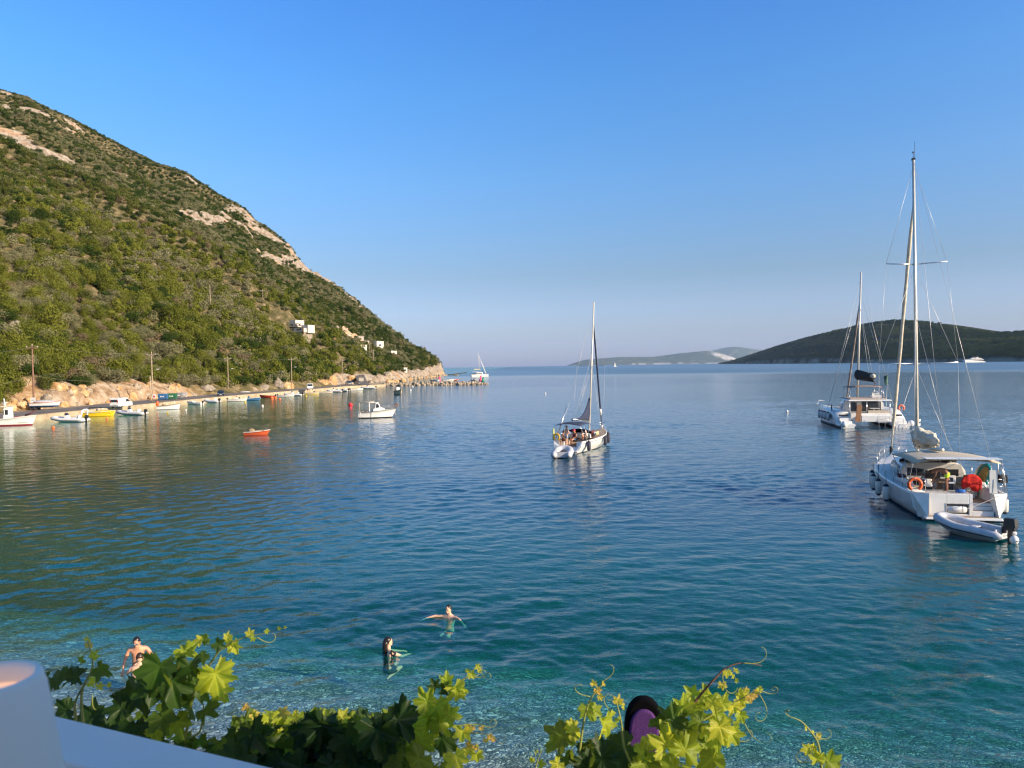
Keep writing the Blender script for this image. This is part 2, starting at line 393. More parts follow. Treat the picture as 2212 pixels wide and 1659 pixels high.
fattr(me, 'green', sstep(-6, -34, XX + 0.12 * (YY - 30)) * (0.75 + 0.5 * fbm(XX / 8, YY / 14, 2)) * sstep(24, 42, YY) * (1 - sstep(240, 400, YY)))
streak = fbm(XX / 260 + YY / 3000, YY / (30 + RR * 0.10), 3)
fattr(me, 'refl', 0.86 - 0.34 * sstep(520, 640, RR) + 0.10 * np.clip(streak, -1, 1) * sstep(200, 500, RR))
fattr(me, 'rough', 0.02 + 0.05 * sstep(40, 200, RR) + 0.16 * sstep(450, 700, RR))
o = link('sea', me); o['kind'] = 'structure'

# ------------------------------------------------------------------ hill terrain
SIL = [(-400, 20), (0, 185), (60, 205), (120, 232), (156, 249), (220, 283), (286, 316), (345, 350), (402, 379), (465, 415), (527, 446), (554, 477), (590, 500),
       (625, 522), (656, 566), (714, 598), (768, 638), (812, 685), (848, 707), (893, 740), (930, 762), (951, 778), (962, 796)]
_su = []; _se = []
for (px, py) in SIL:
    d = ray(px, py); _su.append(d.x / d.y); _se.append(d.z / d.y)
_su = np.array(_su); _se = np.array(_se)
def Yr(u): return np.interp(u, [-1.0, -0.69, -0.505, -0.317, -0.19, -0.129, -0.09], [600, 700, 760, 760, 720, 690, 655])
def Ffoot(Y): return np.interp(Y, [0, 100, 172, 205, 240, 290, 312, 334, 348, 500, 640, 700], [-88.5, -88.5, -88.5, -86.5, -79, -73, -73, -74, -63, -62.5, -58, -58])
def mslope(u):
    u = np.clip(u, -1.0, -0.09); yr = Yr(u); zs = CAMZ + np.interp(u, _su, _se) * yr - 3.6 * sstep(-0.075, -0.14, u)
    return zs / np.maximum(-60 - u * yr, 4.0)
def cutH(Y): return np.interp(Y, [0, 100, 143, 148, 155, 162, 178, 197, 206, 235, 300, 318, 400, 560, 640, 665, 700], [0.5, 0.5, 0.8, 4.0, 4.8, 3.9, 3.6, 2.6, 1.2, 0.8, 1.2, 4, 3.5, 4.5, 5.0, 3.0, 0])
def hillz(X, Y):
    F = Ffoot(Y); d = F - X; u = np.clip(X / np.maximum(Y, 1), -1.0, -0.09)
    m = mslope(u); dd = np.clip(d, 0, None)
    c = cutH(Y) * (0.78 + 0.75 * fbm(Y / 8.0, X / 40.0, 3))
    wob = 1.0 * fbm(Y / 4.0, X / 9.0 + 5, 3)
    cut = c * sstep(0.2, 2.6, d + wob * sstep(0.0, 1.0, d))
    zl = m * (dd - 2.0 * (1 - np.exp(-dd / 2.0)))
    z = cut * np.exp(-dd / 11.0) + zl
    edge = sstep(0, 60, Yr(u) - Y) * sstep(0, 40, dd)
    z = z + edge * dd ** 0.75 * 0.30 * fbm(X / 75.0, Y / 75.0, 4) + 0.9 * fbm(X / 9.0, Y / 9.0, 3) * sstep(3, 20, dd)
    ro = Y - Yr(u)
    z = z - 0.75 * np.log1p(np.exp(np.clip(ro / 8.0, -30, 30))) * 8.0
    z = np.where(d <= 0, 0.78 + d * 0.02, 0.78 + z)
    return z
def raym(px, py, y0=95.0, y1=900.0):            # first hit of a picture ray with the hill
    d = ray(px, py); Ys = np.linspace(y0, y1, 3000); X = d.x / d.y * Ys; Z = CAMZ + d.z / d.y * Ys
    h = hillz(X, Ys); ins = (X < Ffoot(Ys)) & (h > Z)
    k = np.argmax(ins)
    return (X[k], Ys[k], float(h[k])) if ins.any() else None
# limestone bands, traced on the slope
BANDS = [([(0, 226), (40, 232), (95, 240), (150, 262)], 9), ([(0, 288), (45, 305), (95, 322), (150, 350)], 11), ([(375, 462), (440, 468), (500, 472), (560, 500), (610, 520), (640, 540)], 13),
         ([(490, 450), (530, 452), (545, 470)], 7), ([(575, 555), (620, 560), (660, 575), (700, 598), (740, 628), (775, 655)], 14), ([(700, 600), (735, 625), (790, 672)], 9),
         ([(0, 205), (25, 200)], 4), ([(250, 375), (285, 380)], 5), ([(130, 275), (160, 285)], 5), ([(90, 415), (105, 425)], 5), ([(820, 690), (845, 708)], 4),
         ([(715, 712), (745, 718), (780, 735)], 7), ([(0, 712), (45, 722)], 5), ([(405, 380), (420, 388)], 4), ([(365, 412), (400, 420)], 4)]
BP = []
for pl, w in BANDS:
    for a, b in zip(pl[:-1], pl[1:]):
        for k in range(10):
            f = k / 10; h = raym(a[0] + (b[0] - a[0]) * f, a[1] + (b[1] - a[1]) * f + 4)
            if h: BP.append((h[0], h[1], w * h[1] / 1597 * 1.15))
BP = np.array(BP)
def rockmask(X, Y):
    sh = X.shape; x = X.ravel(); y = Y.ravel(); r = np.zeros(len(x))
    n = 1 + 0.8 * fbm(x / 13, y / 13, 4) + 0.5 * fbm(x / 3.5, y / 3.5, 2)
    for bx, by, bw_ in BP:
        # the bands run up and down the slope less than along it
        q = np.hypot((x - bx), (y - by) * 0.55)
        r = np.maximum(r, np.clip(1.6 - q / (bw_ * n), 0, 1))
    return r.reshape(sh)
ysd = np.concatenate([np.arange(20, 95, 2.5), np.arange(95, 320, 0.55), np.arange(320, 690, 1.6), np.arange(690, 960, 6)])
dsd = np.concatenate([[-0.6], np.arange(0, 9, 0.35), 9 * (1.032 ** np.arange(1, 150))]); dsd = dsd[dsd < 760]
DD, YY = np.meshgrid(dsd, ysd, indexing='ij')
XX = Ffoot(YY) - DD
ZZ = hillz(XX, YY)
rm = rockmask(XX, YY)
rockn = np.abs(fbm(XX / 5.0, YY / 5.0 , 4))
ZZ = ZZ + rm * (4.0 * rockn + 1.3 * np.sin(ZZ * 0.9 + 2 * fbm(XX / 12, YY / 12, 2)))
cl = sstep(0, 0.6, DD) * (1 - sstep(3.5, 7, DD))
XX2 = XX + cl * (1.1 * np.abs(fbm(YY / 1.9, ZZ / 1.5 + 3, 4)) + 0.6 * fbm(YY / 0.8, ZZ / 0.7, 3))
cliffm = cl * sstep(1.6, 3.2, cutH(YY))
soil = np.maximum(sstep(0.15, 0.5, fbm(YY / 14 + 3, XX / 10, 3)) * (1 - sstep(12, 30, DD)) * (YY < 330), (1 - sstep(4, 9, DD)) * sstep(144, 149, YY) * (1 - sstep(197, 215, YY)) * 0.9)
m_h, t = newmat('hill_ground')
g = t.add('ShaderNodeNewGeometry'); ar = t.add('ShaderNodeAttribute', attribute_name='rock'); asl = t.add('ShaderNodeAttribute', attribute_name='soil')
n1 = t.add('ShaderNodeTexNoise', {'Vector': g.outputs['Position'], 'Scale': 0.35, 'Detail': 9.0, 'Roughness': 0.65})
n2 = t.add('ShaderNodeTexNoise', {'Vector': g.outputs['Position'], 'Scale': 0.08, 'Detail': 6.0})
n3 = t.add('ShaderNodeTexVoronoi', {'Vector': g.outputs['Position'], 'Scale': 0.7}, feature='DISTANCE_TO_EDGE')
gr = t.ramp(n1.outputs[0], [(0.30, (0.045, 0.05, 0.02)), (0.5, (0.13, 0.11, 0.055)), (0.68, (0.30, 0.23, 0.14))])
rk = t.ramp(n1.outputs[0], [(0.28, (0.08, 0.06, 0.045)), (0.40, (0.24, 0.18, 0.13)), (0.54, (0.36, 0.31, 0.25)), (0.7, (0.52, 0.46, 0.39))])
rk = t.mix(rk, (0.60, 0.30, 0.12), t.ramp(n2.outputs[0], [(0.55, 0.0), (0.68, 0.42)]))
rk = t.mix(rk, t.mix(rk, (0.10, 0.08, 0.06), 0.6), t.ramp(n3.outputs[0], [(0.0, 0.6), (0.06, 0.0)]))
so = t.ramp(n1.outputs[0], [(0.3, (0.20, 0.12, 0.06)), (0.5, (0.38, 0.25, 0.14)), (0.72, (0.55, 0.46, 0.34))])
rk = t.mix(rk, t.mix(rk, so, 0.62), asl.outputs['Fac'])
c = t.mix(t.mix(gr, so, asl.outputs['Fac']), rk, t.ramp(t.math('ADD', ar.outputs['Fac'], t.math('MULTIPLY_ADD', n1.outputs[0], 1.6, -0.85)), [(0.15, 0.0), (0.40, 1.0)]))
bp = t.add('ShaderNodeBump', {'Height': n1.outputs[0], 'Strength': 0.9, 'Distance': 1.2})
b = t.add('ShaderNodeBsdfDiffuse', {'Color': c, 'Normal': bp.outputs[0], 'Roughness': 0.5}); out(t, b.outputs[0])
MATS['hill'] = m_h
me = arr_mesh('hill', np.stack([XX2, YY, ZZ], -1).reshape(-1, 3), grid_faces(len(dsd), len(ysd))[:, ::-1], [m_h])
fattr(me, 'rock', np.maximum(rm, cliffm)); fattr(me, 'soil', soil)
o = link('hill', me); o['kind'] = 'structure'

# ------------------------------------------------------------------ foliage prototypes
def leafmat(name, c1, c2, tr=0.25):
    m, t = newmat(name)
    oi = t.add('ShaderNodeObjectInfo'); g = t.add('ShaderNodeNewGeometry')
    nz = t.add('ShaderNodeTexNoise', {'Vector': g.outputs['Position'], 'Scale': 0.9, 'Detail': 3.0})
    c = t.mix(c1, c2, t.math('ADD', t.math('MULTIPLY', oi.outputs['Random'], 0.65), t.math('MULTIPLY', nz.outputs[0], 0.45), clamp=True))
    d = t.add('ShaderNodeBsdfDiffuse', {'Color': c}); tl = t.add('ShaderNodeBsdfTranslucent', {'Color': c})
    mx = t.add('ShaderNodeMixShader', {0: tr, 1: d.outputs[0], 2: tl.outputs[0]}); out(t, mx.outputs[0]); MATS[name] = m; return m
LM = [leafmat('olive_leaf', (0.15, 0.15, 0.075), (0.27, 0.255, 0.135)), leafmat('green_leaf', (0.065, 0.082, 0.018), (0.145, 0.155, 0.04)),
      leafmat('pine_needle', (0.085, 0.108, 0.016), (0.19, 0.20, 0.035)), leafmat('dark_leaf', (0.025, 0.05, 0.01), (0.06, 0.09, 0.02)), leafmat('dry_leaf', (0.17, 0.13, 0.075), (0.24, 0.19, 0.11))]
BARK = mat('bark', (0.16, 0.12, 0.085), 0.9, var=0.3, scale=8)
def crown_arr(seed, nblob, nleaf, lsize, flat=0.75, tall=1.0, lowcut=-0.5):
    r = np.random.default_rng(seed)
    cs = r.normal(0, 1, (nblob, 3)); cs /= np.linalg.norm(cs, axis=1)[:, None]; cs *= (r.random((nblob, 1)) ** 0.5) * 0.62
    cs[:, 2] = cs[:, 2] * flat * tall + 0.15; rad = 0.30 + 0.22 * r.random(nblob)
    bi = r.integers(0, nblob, nleaf); n = r.normal(0, 1, (nleaf, 3)); n /= np.linalg.norm(n, axis=1)[:, None]
    p = cs[bi] + n * (rad[bi] * (0.62 + 0.42 * r.random(nleaf)))[:, None] * np.array([1, 1, 0.85 * tall ** 0.5])
    keep = p[:, 2] > lowcut; p = p[keep]; n = n[keep]
    nn = n + r.normal(0, 0.45, n.shape); nn /= np.linalg.norm(nn, axis=1)[:, None]
    a = np.cross(nn, r.normal(0, 1, n.shape)); a /= np.linalg.norm(a, axis=1)[:, None]; b = np.cross(nn, a)
    s = (lsize * (0.6 + 0.8 * r.random(len(p))))[:, None]
    V = np.stack([p - a * s, p - b * s * 0.7, p + a * s, p + b * s * 0.7], 1).reshape(-1, 3)
    F = np.arange(len(V)).reshape(-1, 4); return V, F
def trunk_mb(seed, h=1.0):
    r = random.Random(seed); mb = MB()
    mb.tube([(0, 0, -h * 0.75), (0.03, 0.02, -h * 0.3), (0.05, -0.02, 0.05)], [0.075, 0.055, 0.035], 6)
    for k in range(5):
        a = k * 1.3 + r.random(); mb.tube([(0.03, 0.0, -0.3 * h + 0.06 * k), (math.cos(a) * 0.25, math.sin(a) * 0.25, 0.0), (math.cos(a) * 0.5, math.sin(a) * 0.5, 0.25)], [0.035, 0.02, 0.008], 5)
    return mb
proto_col = bpy.data.collections.new('foliage_prototypes')
PSPEC = []
for mi in range(5):
    for k in range(3): PSPEC.append((mi, 100 + mi * 7 + k, (9, 12, 11, 10, 8)[mi], 'far'))
CRN = {}
for i, (mi, seed, nb, q) in enumerate(PSPEC):
    V, F = crown_arr(seed, nb, 520, 0.085, 0.8, 1.0)
    po = bpy.data.objects.new('p%02d' % i, arr_mesh('p%02d' % i, V, F, [LM[mi]], False)); proto_col.objects.link(po)
    V, F = crown_arr(seed + 50, nb + 5, 2600, 0.042, 0.8, 1.0)
    po = bpy.data.objects.new('q%02d' % i, arr_mesh('q%02d' % i, V, F, [LM[mi]], False)); proto_col.objects.link(po)
    CRN[i] = po.data
NP = len(PSPEC)      # names p00..p14 then q00..q14: index k -> far, k + NP -> near
def scatter(name, P, idx, rot, scl, label, coll=proto_col):
    me = bpy.data.meshes.new(name); me.vertices.add(len(P)); me.vertices.foreach_set('co', P.astype(np.float32).ravel())
    a = me.attributes.new('idx', 'INT', 'POINT'); a.data.foreach_set('value', idx.astype(np.int32))
    a = me.attributes.new('rot', 'FLOAT_VECTOR', 'POINT'); a.data.foreach_set('vector', rot.astype(np.float32).ravel())
    a = me.attributes.new('scl', 'FLOAT_VECTOR', 'POINT'); a.data.foreach_set('vector', scl.astype(np.float32).ravel())
    o = link(name, me)
    ng = bpy.data.node_groups.new(name, 'GeometryNodeTree')
    ng.interface.new_socket('Geometry', in_out='INPUT', socket_type='NodeSocketGeometry'); ng.interface.new_socket('Geometry', in_out='OUTPUT', socket_type='NodeSocketGeometry')
    N = ng.nodes; L = ng.links; gi = N.new('NodeGroupInput'); go = N.new('NodeGroupOutput')
    ci = N.new('GeometryNodeCollectionInfo'); ci.inputs[0].default_value = coll; ci.inputs['Separate Children'].default_value = True; ci.inputs['Reset Children'].default_value = True
    ip = N.new('GeometryNodeInstanceOnPoints'); ip.inputs['Pick Instance'].default_value = True
    def at(nm, typ):
        n = N.new('GeometryNodeInputNamedAttribute'); n.data_type = typ; n.inputs[0].default_value = nm; return n.outputs[0]
    L.new(gi.outputs[0], ip.inputs['Points']); L.new(ci.outputs[0], ip.inputs['Instance']); L.new(at('idx', 'INT'), ip.inputs['Instance Index'])
    L.new(at('rot', 'FLOAT_VECTOR'), ip.inputs['Rotation']); L.new(at('scl', 'FLOAT_VECTOR'), ip.inputs['Scale']); L.new(ip.outputs[0], go.inputs[0])
    md = o.modifiers.new('scatter', 'NODES'); md.node_group = ng
    o['kind'] = 'stuff'; o['label'] = label; o['category'] = 'shrubs'; return o
# candidate plants on the hill (jittered grid by distance, sizes in metres)
def surf(X, Y): return hillz(X, Y)
CLEAR = []       # (x, y, radius) kept free of plants, filled in from the houses
for (px, py, rad) in ((612, 700, 13), (640, 706, 12), (745, 724, 16), (775, 738, 12), (800, 752, 12), (825, 768, 10), (735, 712, 14)):
    h = raym(px, py)
    if h: CLEAR.append((h[0], h[1], rad * 0.8))
TREES = []; pts = []
hr = np.random.default_rng(11)
for (ya, yb, da, db, sp, smin, smax) in ((60, 330, 1.2, 45, 2.9, 1.7, 3.4), (60, 330, 45, 330, 3.3, 1.5, 3.2), (330, 560, 1.0, 380, 3.0, 1.5, 2.9), (560, 790, 1.0, 470, 3.4, 1.6, 2.8)):
    gx = np.arange(da, db, sp); gy = np.arange(ya, yb, sp); GX, GY = np.meshgrid(gx, gy, indexing='ij')
    d = (GX + hr.uniform(-0.5, 0.5, GX.shape) * sp).ravel(); Y = (GY + hr.uniform(-0.5, 0.5, GX.shape) * sp).ravel()
    X = Ffoot(Y) - d; Z = surf(X, Y); u = X / Y
    rmk = rockmask(X, Y); soilk = sstep(0.25, 0.6, fbm(Y / 14 + 3, X / 10, 3)) * (d < 22) * (Y < 330)
    cut = cutH(Y)
    keep = (Z > 1.0) & (Y < Yr(np.clip(u, -1, -0.09)) + 25) & (u > -0.80) & (hr.random(len(X)) > np.clip(rmk * 1.15, 0, 0.93)) & (hr.random(len(X)) > soilk * 0.7)
    keep &= ~((d < 2.2 + 1.2) & (cut > 2.4) & (hr.random(len(X)) < 0.94))
    keep &= ~((Y > 146) & (Y < 198) & (d < 6) & (hr.random(len(X)) < 0.40))
    keep &= ~((Y > 330) & (d < 6) & (hr.random(len(X)) < 0.8))
    keep &= ~((Y > 132) & (Y < 300) & (d < 2.6))
    keep &= ~((Y > 282) & (Y < 345) & (d < 3))
    for cx, cy_, rad in CLEAR: keep &= np.hypot(X - cx, Y - cy_) > rad * 0.58
    X, Y, Z, d = X[keep], Y[keep], Z[keep], d[keep]
    s = hr.uniform(smin, smax, len(X)) * (1 - 0.26 * sstep(60, 260, Z)) * (1 + 0.38 * np.clip(fbm(X / 22 + 9, Y / 22, 3), -1, 1)) * np.where(hr.random(len(X)) < 0.06, 1.35, 1)
    # species by altitude and patches
    pn = fbm(X / 40 + 3, Y / 40, 3); hgt = Z + 25 * fbm(X / 60, Y / 60, 2)
    q = hr.random(len(X))
    sp_ = np.where(pn > 0.02, 0, np.where(q < 0.55, 1, np.where(q < 0.8, 3, 0)))
    sp_ = np.where((hgt < 75) & (q < 0.42) & (Y < 420), 2, sp_); sp_ = np.where(hr.random(len(X)) < 0.035, 4, sp_)
    sp_ = np.where((Y > 380) & (hr.random(len(X)) < 0.4), 3, sp_)
    tall = np.where((sp_ == 2) & (Y < 420), 1.25, np.where((Y > 600) & (Z < 70) & (hr.random(len(X)) < 0.3), 1.6, 0.95)) * hr.uniform(0.85, 1.15, len(X))
    for a in zip(X, Y, Z, s, sp_, tall): pts.append(a)
pts = np.array(pts)
X, Y, Z, s, sp_, tall = pts.T
proj = s / Y * 1597
score = proj * np.where((X / Y > -0.705) & (Y > 100), 1, 0)
order = np.argsort(-score)
big = order[:300]; rest = order[300:]
rest = np.concatenate([rest])
idx = (sp_[rest] * 3 + hr.integers(0, 3, len(rest))).astype(int) + np.where(Y[rest] < 210, NP, 0)
P3 = np.stack([X[rest], Y[rest], Z[rest] + s[rest] * tall[rest] * 0.42], -1)
rot = np.stack([hr.normal(0, 0.1, len(rest)), hr.normal(0, 0.1, len(rest)), hr.uniform(0, 6.28, len(rest))], -1)
scl = np.stack([s[rest] * 1.12, s[rest] * 1.12, s[rest] * tall[rest]], -1)
scatter('hillside_shrubs', P3, idx, rot, scl, 'dense olive green scrub and small trees covering the steep hillside')
SPN = [('olive_tree', 'silvery grey green olive tree on the lower hillside above the quay', 'silvery olive trees low on the hillside', 'tree'),
       ('broadleaf_tree', 'rounded mid green evergreen tree on the lower hillside above the quay', 'rounded green trees low on the hillside', 'tree'),
       ('pine_tree', 'bright yellow green pine tree on the lower hillside above the quay', 'yellow green pines low on the hillside', 'tree'),
       ('dark_evergreen_tree', 'dark green dense tree on the lower hillside above the quay', 'dark green trees low on the hillside', 'tree'),
       ('dry_shrub', 'brownish grey dry shrub on the lower hillside above the quay', 'dry brownish shrubs low on the hillside', 'shrub')]
tr_me = [trunk_mb(5 + k).build('trunk', BARK) for k in range(3)]
TRM = [o.data for o in tr_me]
for o in tr_me: bpy.data.objects.remove(o)
def zone(X, Y, Z):
    px = 1106 + 1597 * X / Y
    w = 'at the left edge' if px < 75 else 'round the brown utility pole' if px < 140 else 'above the orange road cutting' if px < 330 else 'above the dumpsters and bins' if px < 440 else 'above the dark parked car' if px < 560 else 'above the white truck' if px < 690 else 'near the far end of the quay'
    return w + (', low down' if Z < 14 else ', higher up')
for n_, i in enumerate(big):
    k = int(sp_[i]); nm, lb, gp, ct = SPN[k]
    zn = zone(X[i], Y[i], Z[i]); lb = lb.split(' on the lower')[0] + ' ' + zn; gp = gp.split(' low on')[0] + ' ' + zn
    S = (s[i] * 1.12, s[i] * 1.12, s[i] * tall[i]); lz = s[i] * tall[i] * 0.5
    rt = thing(nm, lb, ct, (X[i], Y[i], Z[i] - 0.2), hr.uniform(0, 6.28), gp)
    c = link('crown', CRN[k * 3 + int(hr.integers(0, 3))], rt); c.scale = S; c.location = (0, 0, lz)
    c = link('trunk', TRM[n_ % 3], rt); c.scale = S; c.location = (0, 0, lz)

# ------------------------------------------------------------------ islands to the right
ISL = [(1556, 783), (1575, 778), (1620, 764), (1680, 745), (1740, 728), (1800, 713), (1860, 700), (1900, 693), (1930, 690), (1975, 694), (2020, 703), (2080, 713), (2130, 718), (2170, 716), (2212, 713), (2300, 716), (2420, 700), (2560, 720)]
def island(name, prof, Y0, dep, mats, n=220, nd=34, rough=0.06, under=0.0, nz=30):
    us = np.array([ray(*p).x / ray(*p).y for p in prof]); es = np.array([ray(*p).z / ray(*p).y for p in prof])
    uu = np.linspace(us[0], us[-1], n)
    e = np.interp(uu, us, es); yr_ = Y0 + dep * 0.55
    H = np.maximum(CAMZ + e * yr_ - under, 0.5)
    tt = np.linspace(0, 1, nd)
    U, T_ = np.meshgrid(uu, tt, indexing='ij'); HH = np.repeat(H[:, None], nd, 1)
    half = dep * (0.15 + 0.85 * np.clip(HH / H.max(), 0, 1) ** 0.6)
    Yc = Y0 + dep * 0.55
    Yp = Yc + (T_ - 0.55) * half
    prof_h = np.where(T_ < 0.55, np.sin(T_ / 0.55 * np.pi / 2) ** 0.9, np.cos((T_ - 0.55) / 0.45 * np.pi / 2) ** 0.8)
    X = U * Yc; Z = HH * prof_h
    Z = Z + Z * rough * 3 * fbm(X / nz, Yp / nz, 4) * (T_ < 0.5) * (T_ > 0.02) * np.clip((0.5 - T_) * 6, 0, 1)
    Z[:, 0] = -2; Z[:, -1] = -2
    me = arr_mesh(name, np.stack([X, Yp, Z], -1).reshape(-1, 3), grid_faces(n, nd), mats)
    o = link(name, me); o['kind'] = 'structure'; return X, Yp, Z, o
m_isl, t = newmat('island_ground')
g = t.add('ShaderNodeNewGeometry'); ar = t.add('ShaderNodeAttribute', attribute_name='rock'); n1 = t.add('ShaderNodeTexNoise', {'Vector': g.outputs['Position'], 'Scale': 0.05, 'Detail': 8.0})
c = t.mix(t.ramp(n1.outputs[0], [(0.35, (0.02, 0.028, 0.014)), (0.6, (0.05, 0.05, 0.03)), (0.74, (0.20, 0.17, 0.13))]), (0.36, 0.30, 0.24), ar.outputs['Fac']); b = t.add('ShaderNodeBsdfDiffuse', {'Color': c}); out(t, b.outputs[0])
_iu = np.array([ray(*p).x / ray(*p).y for p in ISL]); _ie = np.array([ray(*p).z / ray(*p).y for p in ISL])
iy = np.concatenate([np.arange(1500, 3600, 14.0), np.arange(3600, 6400, 25.0)]); idd = np.concatenate([[-20, 0, 5, 12], np.linspace(25, 360, 34), np.linspace(400, 900, 12)])
IY, ID = np.meshgrid(iy, idd, indexing='ij')
Hr = np.maximum(CAMZ + np.interp(1700.0 / iy, _iu, _ie) * iy - 6.0, 0.0); Hr = np.where(1700.0 / iy < _iu[0], 0.0, Hr)
tpr = sstep(3600, 6000, IY)
IX = 1345 + 345 * tpr + ID * (1 - 0.9 * tpr) + 25 * fbm(IY / 160, IY * 0 + 2.5, 3) * (ID < 60) + 0.0
ff = np.clip(ID / 355.0, 0, 1); HH = np.repeat(Hr[:, None], len(idd), 1)
IZ = HH * (0.10 * np.clip(ID / 10, 0, 1) + 0.90 * ff ** 0.92) * np.where(ID > 360, np.cos((ID - 360) / 540 * 1.2) , 1)
IZ = IZ + (ID > 0) * HH * 0.16 * fbm(IX / 110, IY / 110, 4) * np.sin(np.clip(ff, 0, 1) * np.pi) - np.where(ID < 0, 3, 0)
IX = IX + (ID > 20) * 30 * fbm(IY / 220, ID / 200, 3) * np.sin(np.clip(ff, 0, 1) * np.pi)
o = link('island', arr_mesh('island', np.stack([IX, IY, IZ], -1).reshape(-1, 3), grid_faces(len(iy), len(idd)), [m_isl])); o['kind'] = 'structure'
ish = np.clip(1 - np.abs(ID - 4) / 9, 0, 1) * (0.4 + fbm(IY / 60, ID / 9, 2)); fattr(o.data, 'rock', np.clip(ish, 0, 1))
N_ = 20000
ii = hr.integers(0, IX.shape[0] - 1, N_ * 2); jj = hr.integers(3, 39, N_ * 2); fa = hr.random(N_ * 2); fb = hr.random(N_ * 2)
def bil(A): return (A[ii, jj] * (1 - fa) + A[ii + 1, jj] * fa) * (1 - fb) + (A[ii, jj + 1] * (1 - fa) + A[ii + 1, jj + 1] * fa) * fb
Px, Py, Pz = bil(IX), bil(IY), bil(IZ)
k = (Pz > 2.0) & (Px / Py < 0.76) & (hr.random(len(Px)) > 0.5 * (fbm(Px / 60, Pz / 14, 3) > 0.25)); Px, Py, Pz = Px[k][:N_], Py[k][:N_], Pz[k][:N_]
s_ = hr.uniform(4.0, 8.5, len(Px))
spi = np.where(fbm(Px / 90, Pz / 30, 2) > 0.22, 1, 3)
scatter('island_woods', np.stack([Px, Py, Pz + s_ * 0.25], -1), spi * 3 + hr.integers(0, 3, len(Px)), np.stack([0 * s_, 0 * s_, hr.uniform(0, 6, len(Px))], -1), np.stack([s_, s_, s_ * 0.95], -1), 'dark shaded woods covering the near island on the right')
m_fi, t = newmat('far_land')
g = t.add('ShaderNodeNewGeometry'); n1 = t.add('ShaderNodeTexNoise', {'Vector': g.outputs['Position'], 'Scale': 0.006, 'Detail': 8.0})
c = t.ramp(n1.outputs[0], [(0.35, (0.05, 0.07, 0.03)), (0.62, (0.12, 0.12, 0.07)), (0.75, (0.3, 0.26, 0.2))])
ac = t.add('ShaderNodeAttribute', attribute_name='cliff'); c = t.mix(c, (0.75, 0.68, 0.60), ac.outputs['Fac'])
b = t.add('ShaderNodeBsdfDiffuse', {'Color': c}); out(t, b.outputs[0])
FI = [(1228, 788), (1250, 781), (1265, 777), (1300, 774), (1340, 771), (1375, 771), (1410, 771), (1440, 767), (1470, 763), (1500, 760), (1525, 758), (1545, 761), (1565, 767), (1590, 774), (1612, 785)]
FX, FY, FZ, fo = island('far_island', FI, 18000, 3400, [m_fi], n=180, nd=30, nz=1000)
ca = np.zeros(FX.shape)
for (px, py, w) in ((1523, 766, 7), (1540, 772, 10), (1556, 776, 8), (1532, 770, 8)):
    uc = ray(px, py); cx = uc.x / uc.y * FX.mean() * 0 + uc.x / uc.y * (18000 + 1870); cz = CAMZ + uc.z / uc.y * 18900
    ca = np.maximum(ca, np.clip(1.6 - np.hypot((FX - cx) / (w * 12), (FZ - cz) / 66), 0, 1) * (0.75 + 0.6 * fbm(FX / 100, FZ / 24, 3)))
ca = np.maximum(ca, ((FZ < 30) & (FX > 3000) * (fbm(FX / 150, FX * 0, 2) > -0.1)) * 0.5)
fattr(fo.data, 'cliff', np.clip(ca, 0, 1))
MT = [(1440, 786), (1500, 768), (1540, 757), (1565, 751), (1582, 749), (1600, 750), (1625, 754), (1645, 756), (1680, 764), (1720, 772), (1800, 778), (1900, 782)]
o = island('far_mountains', MT, 23500, 1800, [m_fi], n=120, nd=20, nz=1500)[3]; fattr(o.data, 'cliff', np.zeros(120 * 20))
# ------------------------------------------------------------------ haze
HAZE = True
if HAZE:
    mb = MB(); mb.box(-13000, 26000, -600, 26500, -24.5, 780); o = mb.build('haze', [bpy.data.materials.new('haze_air')]); hm = o.data.materials[0]; hm.use_nodes = True
    hm.node_tree.nodes.clear(); pv = hm.node_tree.nodes.new('ShaderNodeVolumePrincipled'); pv.inputs['Color'].default_value = (0.50, 0.70, 1.0, 1); pv.inputs['Density'].default_value = 2.4e-5; pv.inputs['Anisotropy'].default_value = 0.0
    om = hm.node_tree.nodes.new('ShaderNodeOutputMaterial'); hm.node_tree.links.new(pv.outputs[0], om.inputs['Volume']); o['kind'] = 'stuff'; o['label'] = 'thin blue evening haze over the bay'
# ------------------------------------------------------------------ quay and coast road
QP = [(-420, 972), (-300, 955), (0, 918), (107, 904), (246, 889), (384, 874), (480, 863.5), (550, 857), (665, 847), (748, 839), (831, 834.5)]
QE = [onz(*p) for p in QP]
_qy = np.array([p.y for p in QE]); _qx = np.array([p.x for p in QE])
def qedge(Y): return float(np.interp(Y, _qy, _qx))
def tan_mat(name, stops, sc_=0.6, bump=0.05):
    m, t = newmat(name); g = t.add('ShaderNodeNewGeometry')
    n = t.add('ShaderNodeTexNoise', {'Vector': g.outputs['Position'], 'Scale': sc_, 'Detail': 9.0, 'Roughness': 0.7})
    c = t.ramp(n.outputs[0], stops); b = t.add('ShaderNodeBump', {'Height': n.outputs[0], 'Strength': 0.6, 'Distance': bump})
    d = t.add('ShaderNodeBsdfDiffuse', {'Color': c, 'Normal': b.outputs[0]}); out(t, d.outputs[0]); MATS[name] = m; return m
QUAYM = tan_mat('quay_concrete', [(0.3, (0.30, 0.22, 0.14)), (0.5, (0.47, 0.37, 0.25)), (0.7, (0.56, 0.46, 0.33))])
ROADM = tan_mat('road_asphalt', [(0.3, (0.13, 0.11, 0.10)), (0.5, (0.22, 0.19, 0.17)), (0.7, (0.33, 0.28, 0.23))], 0.3, 0.02)
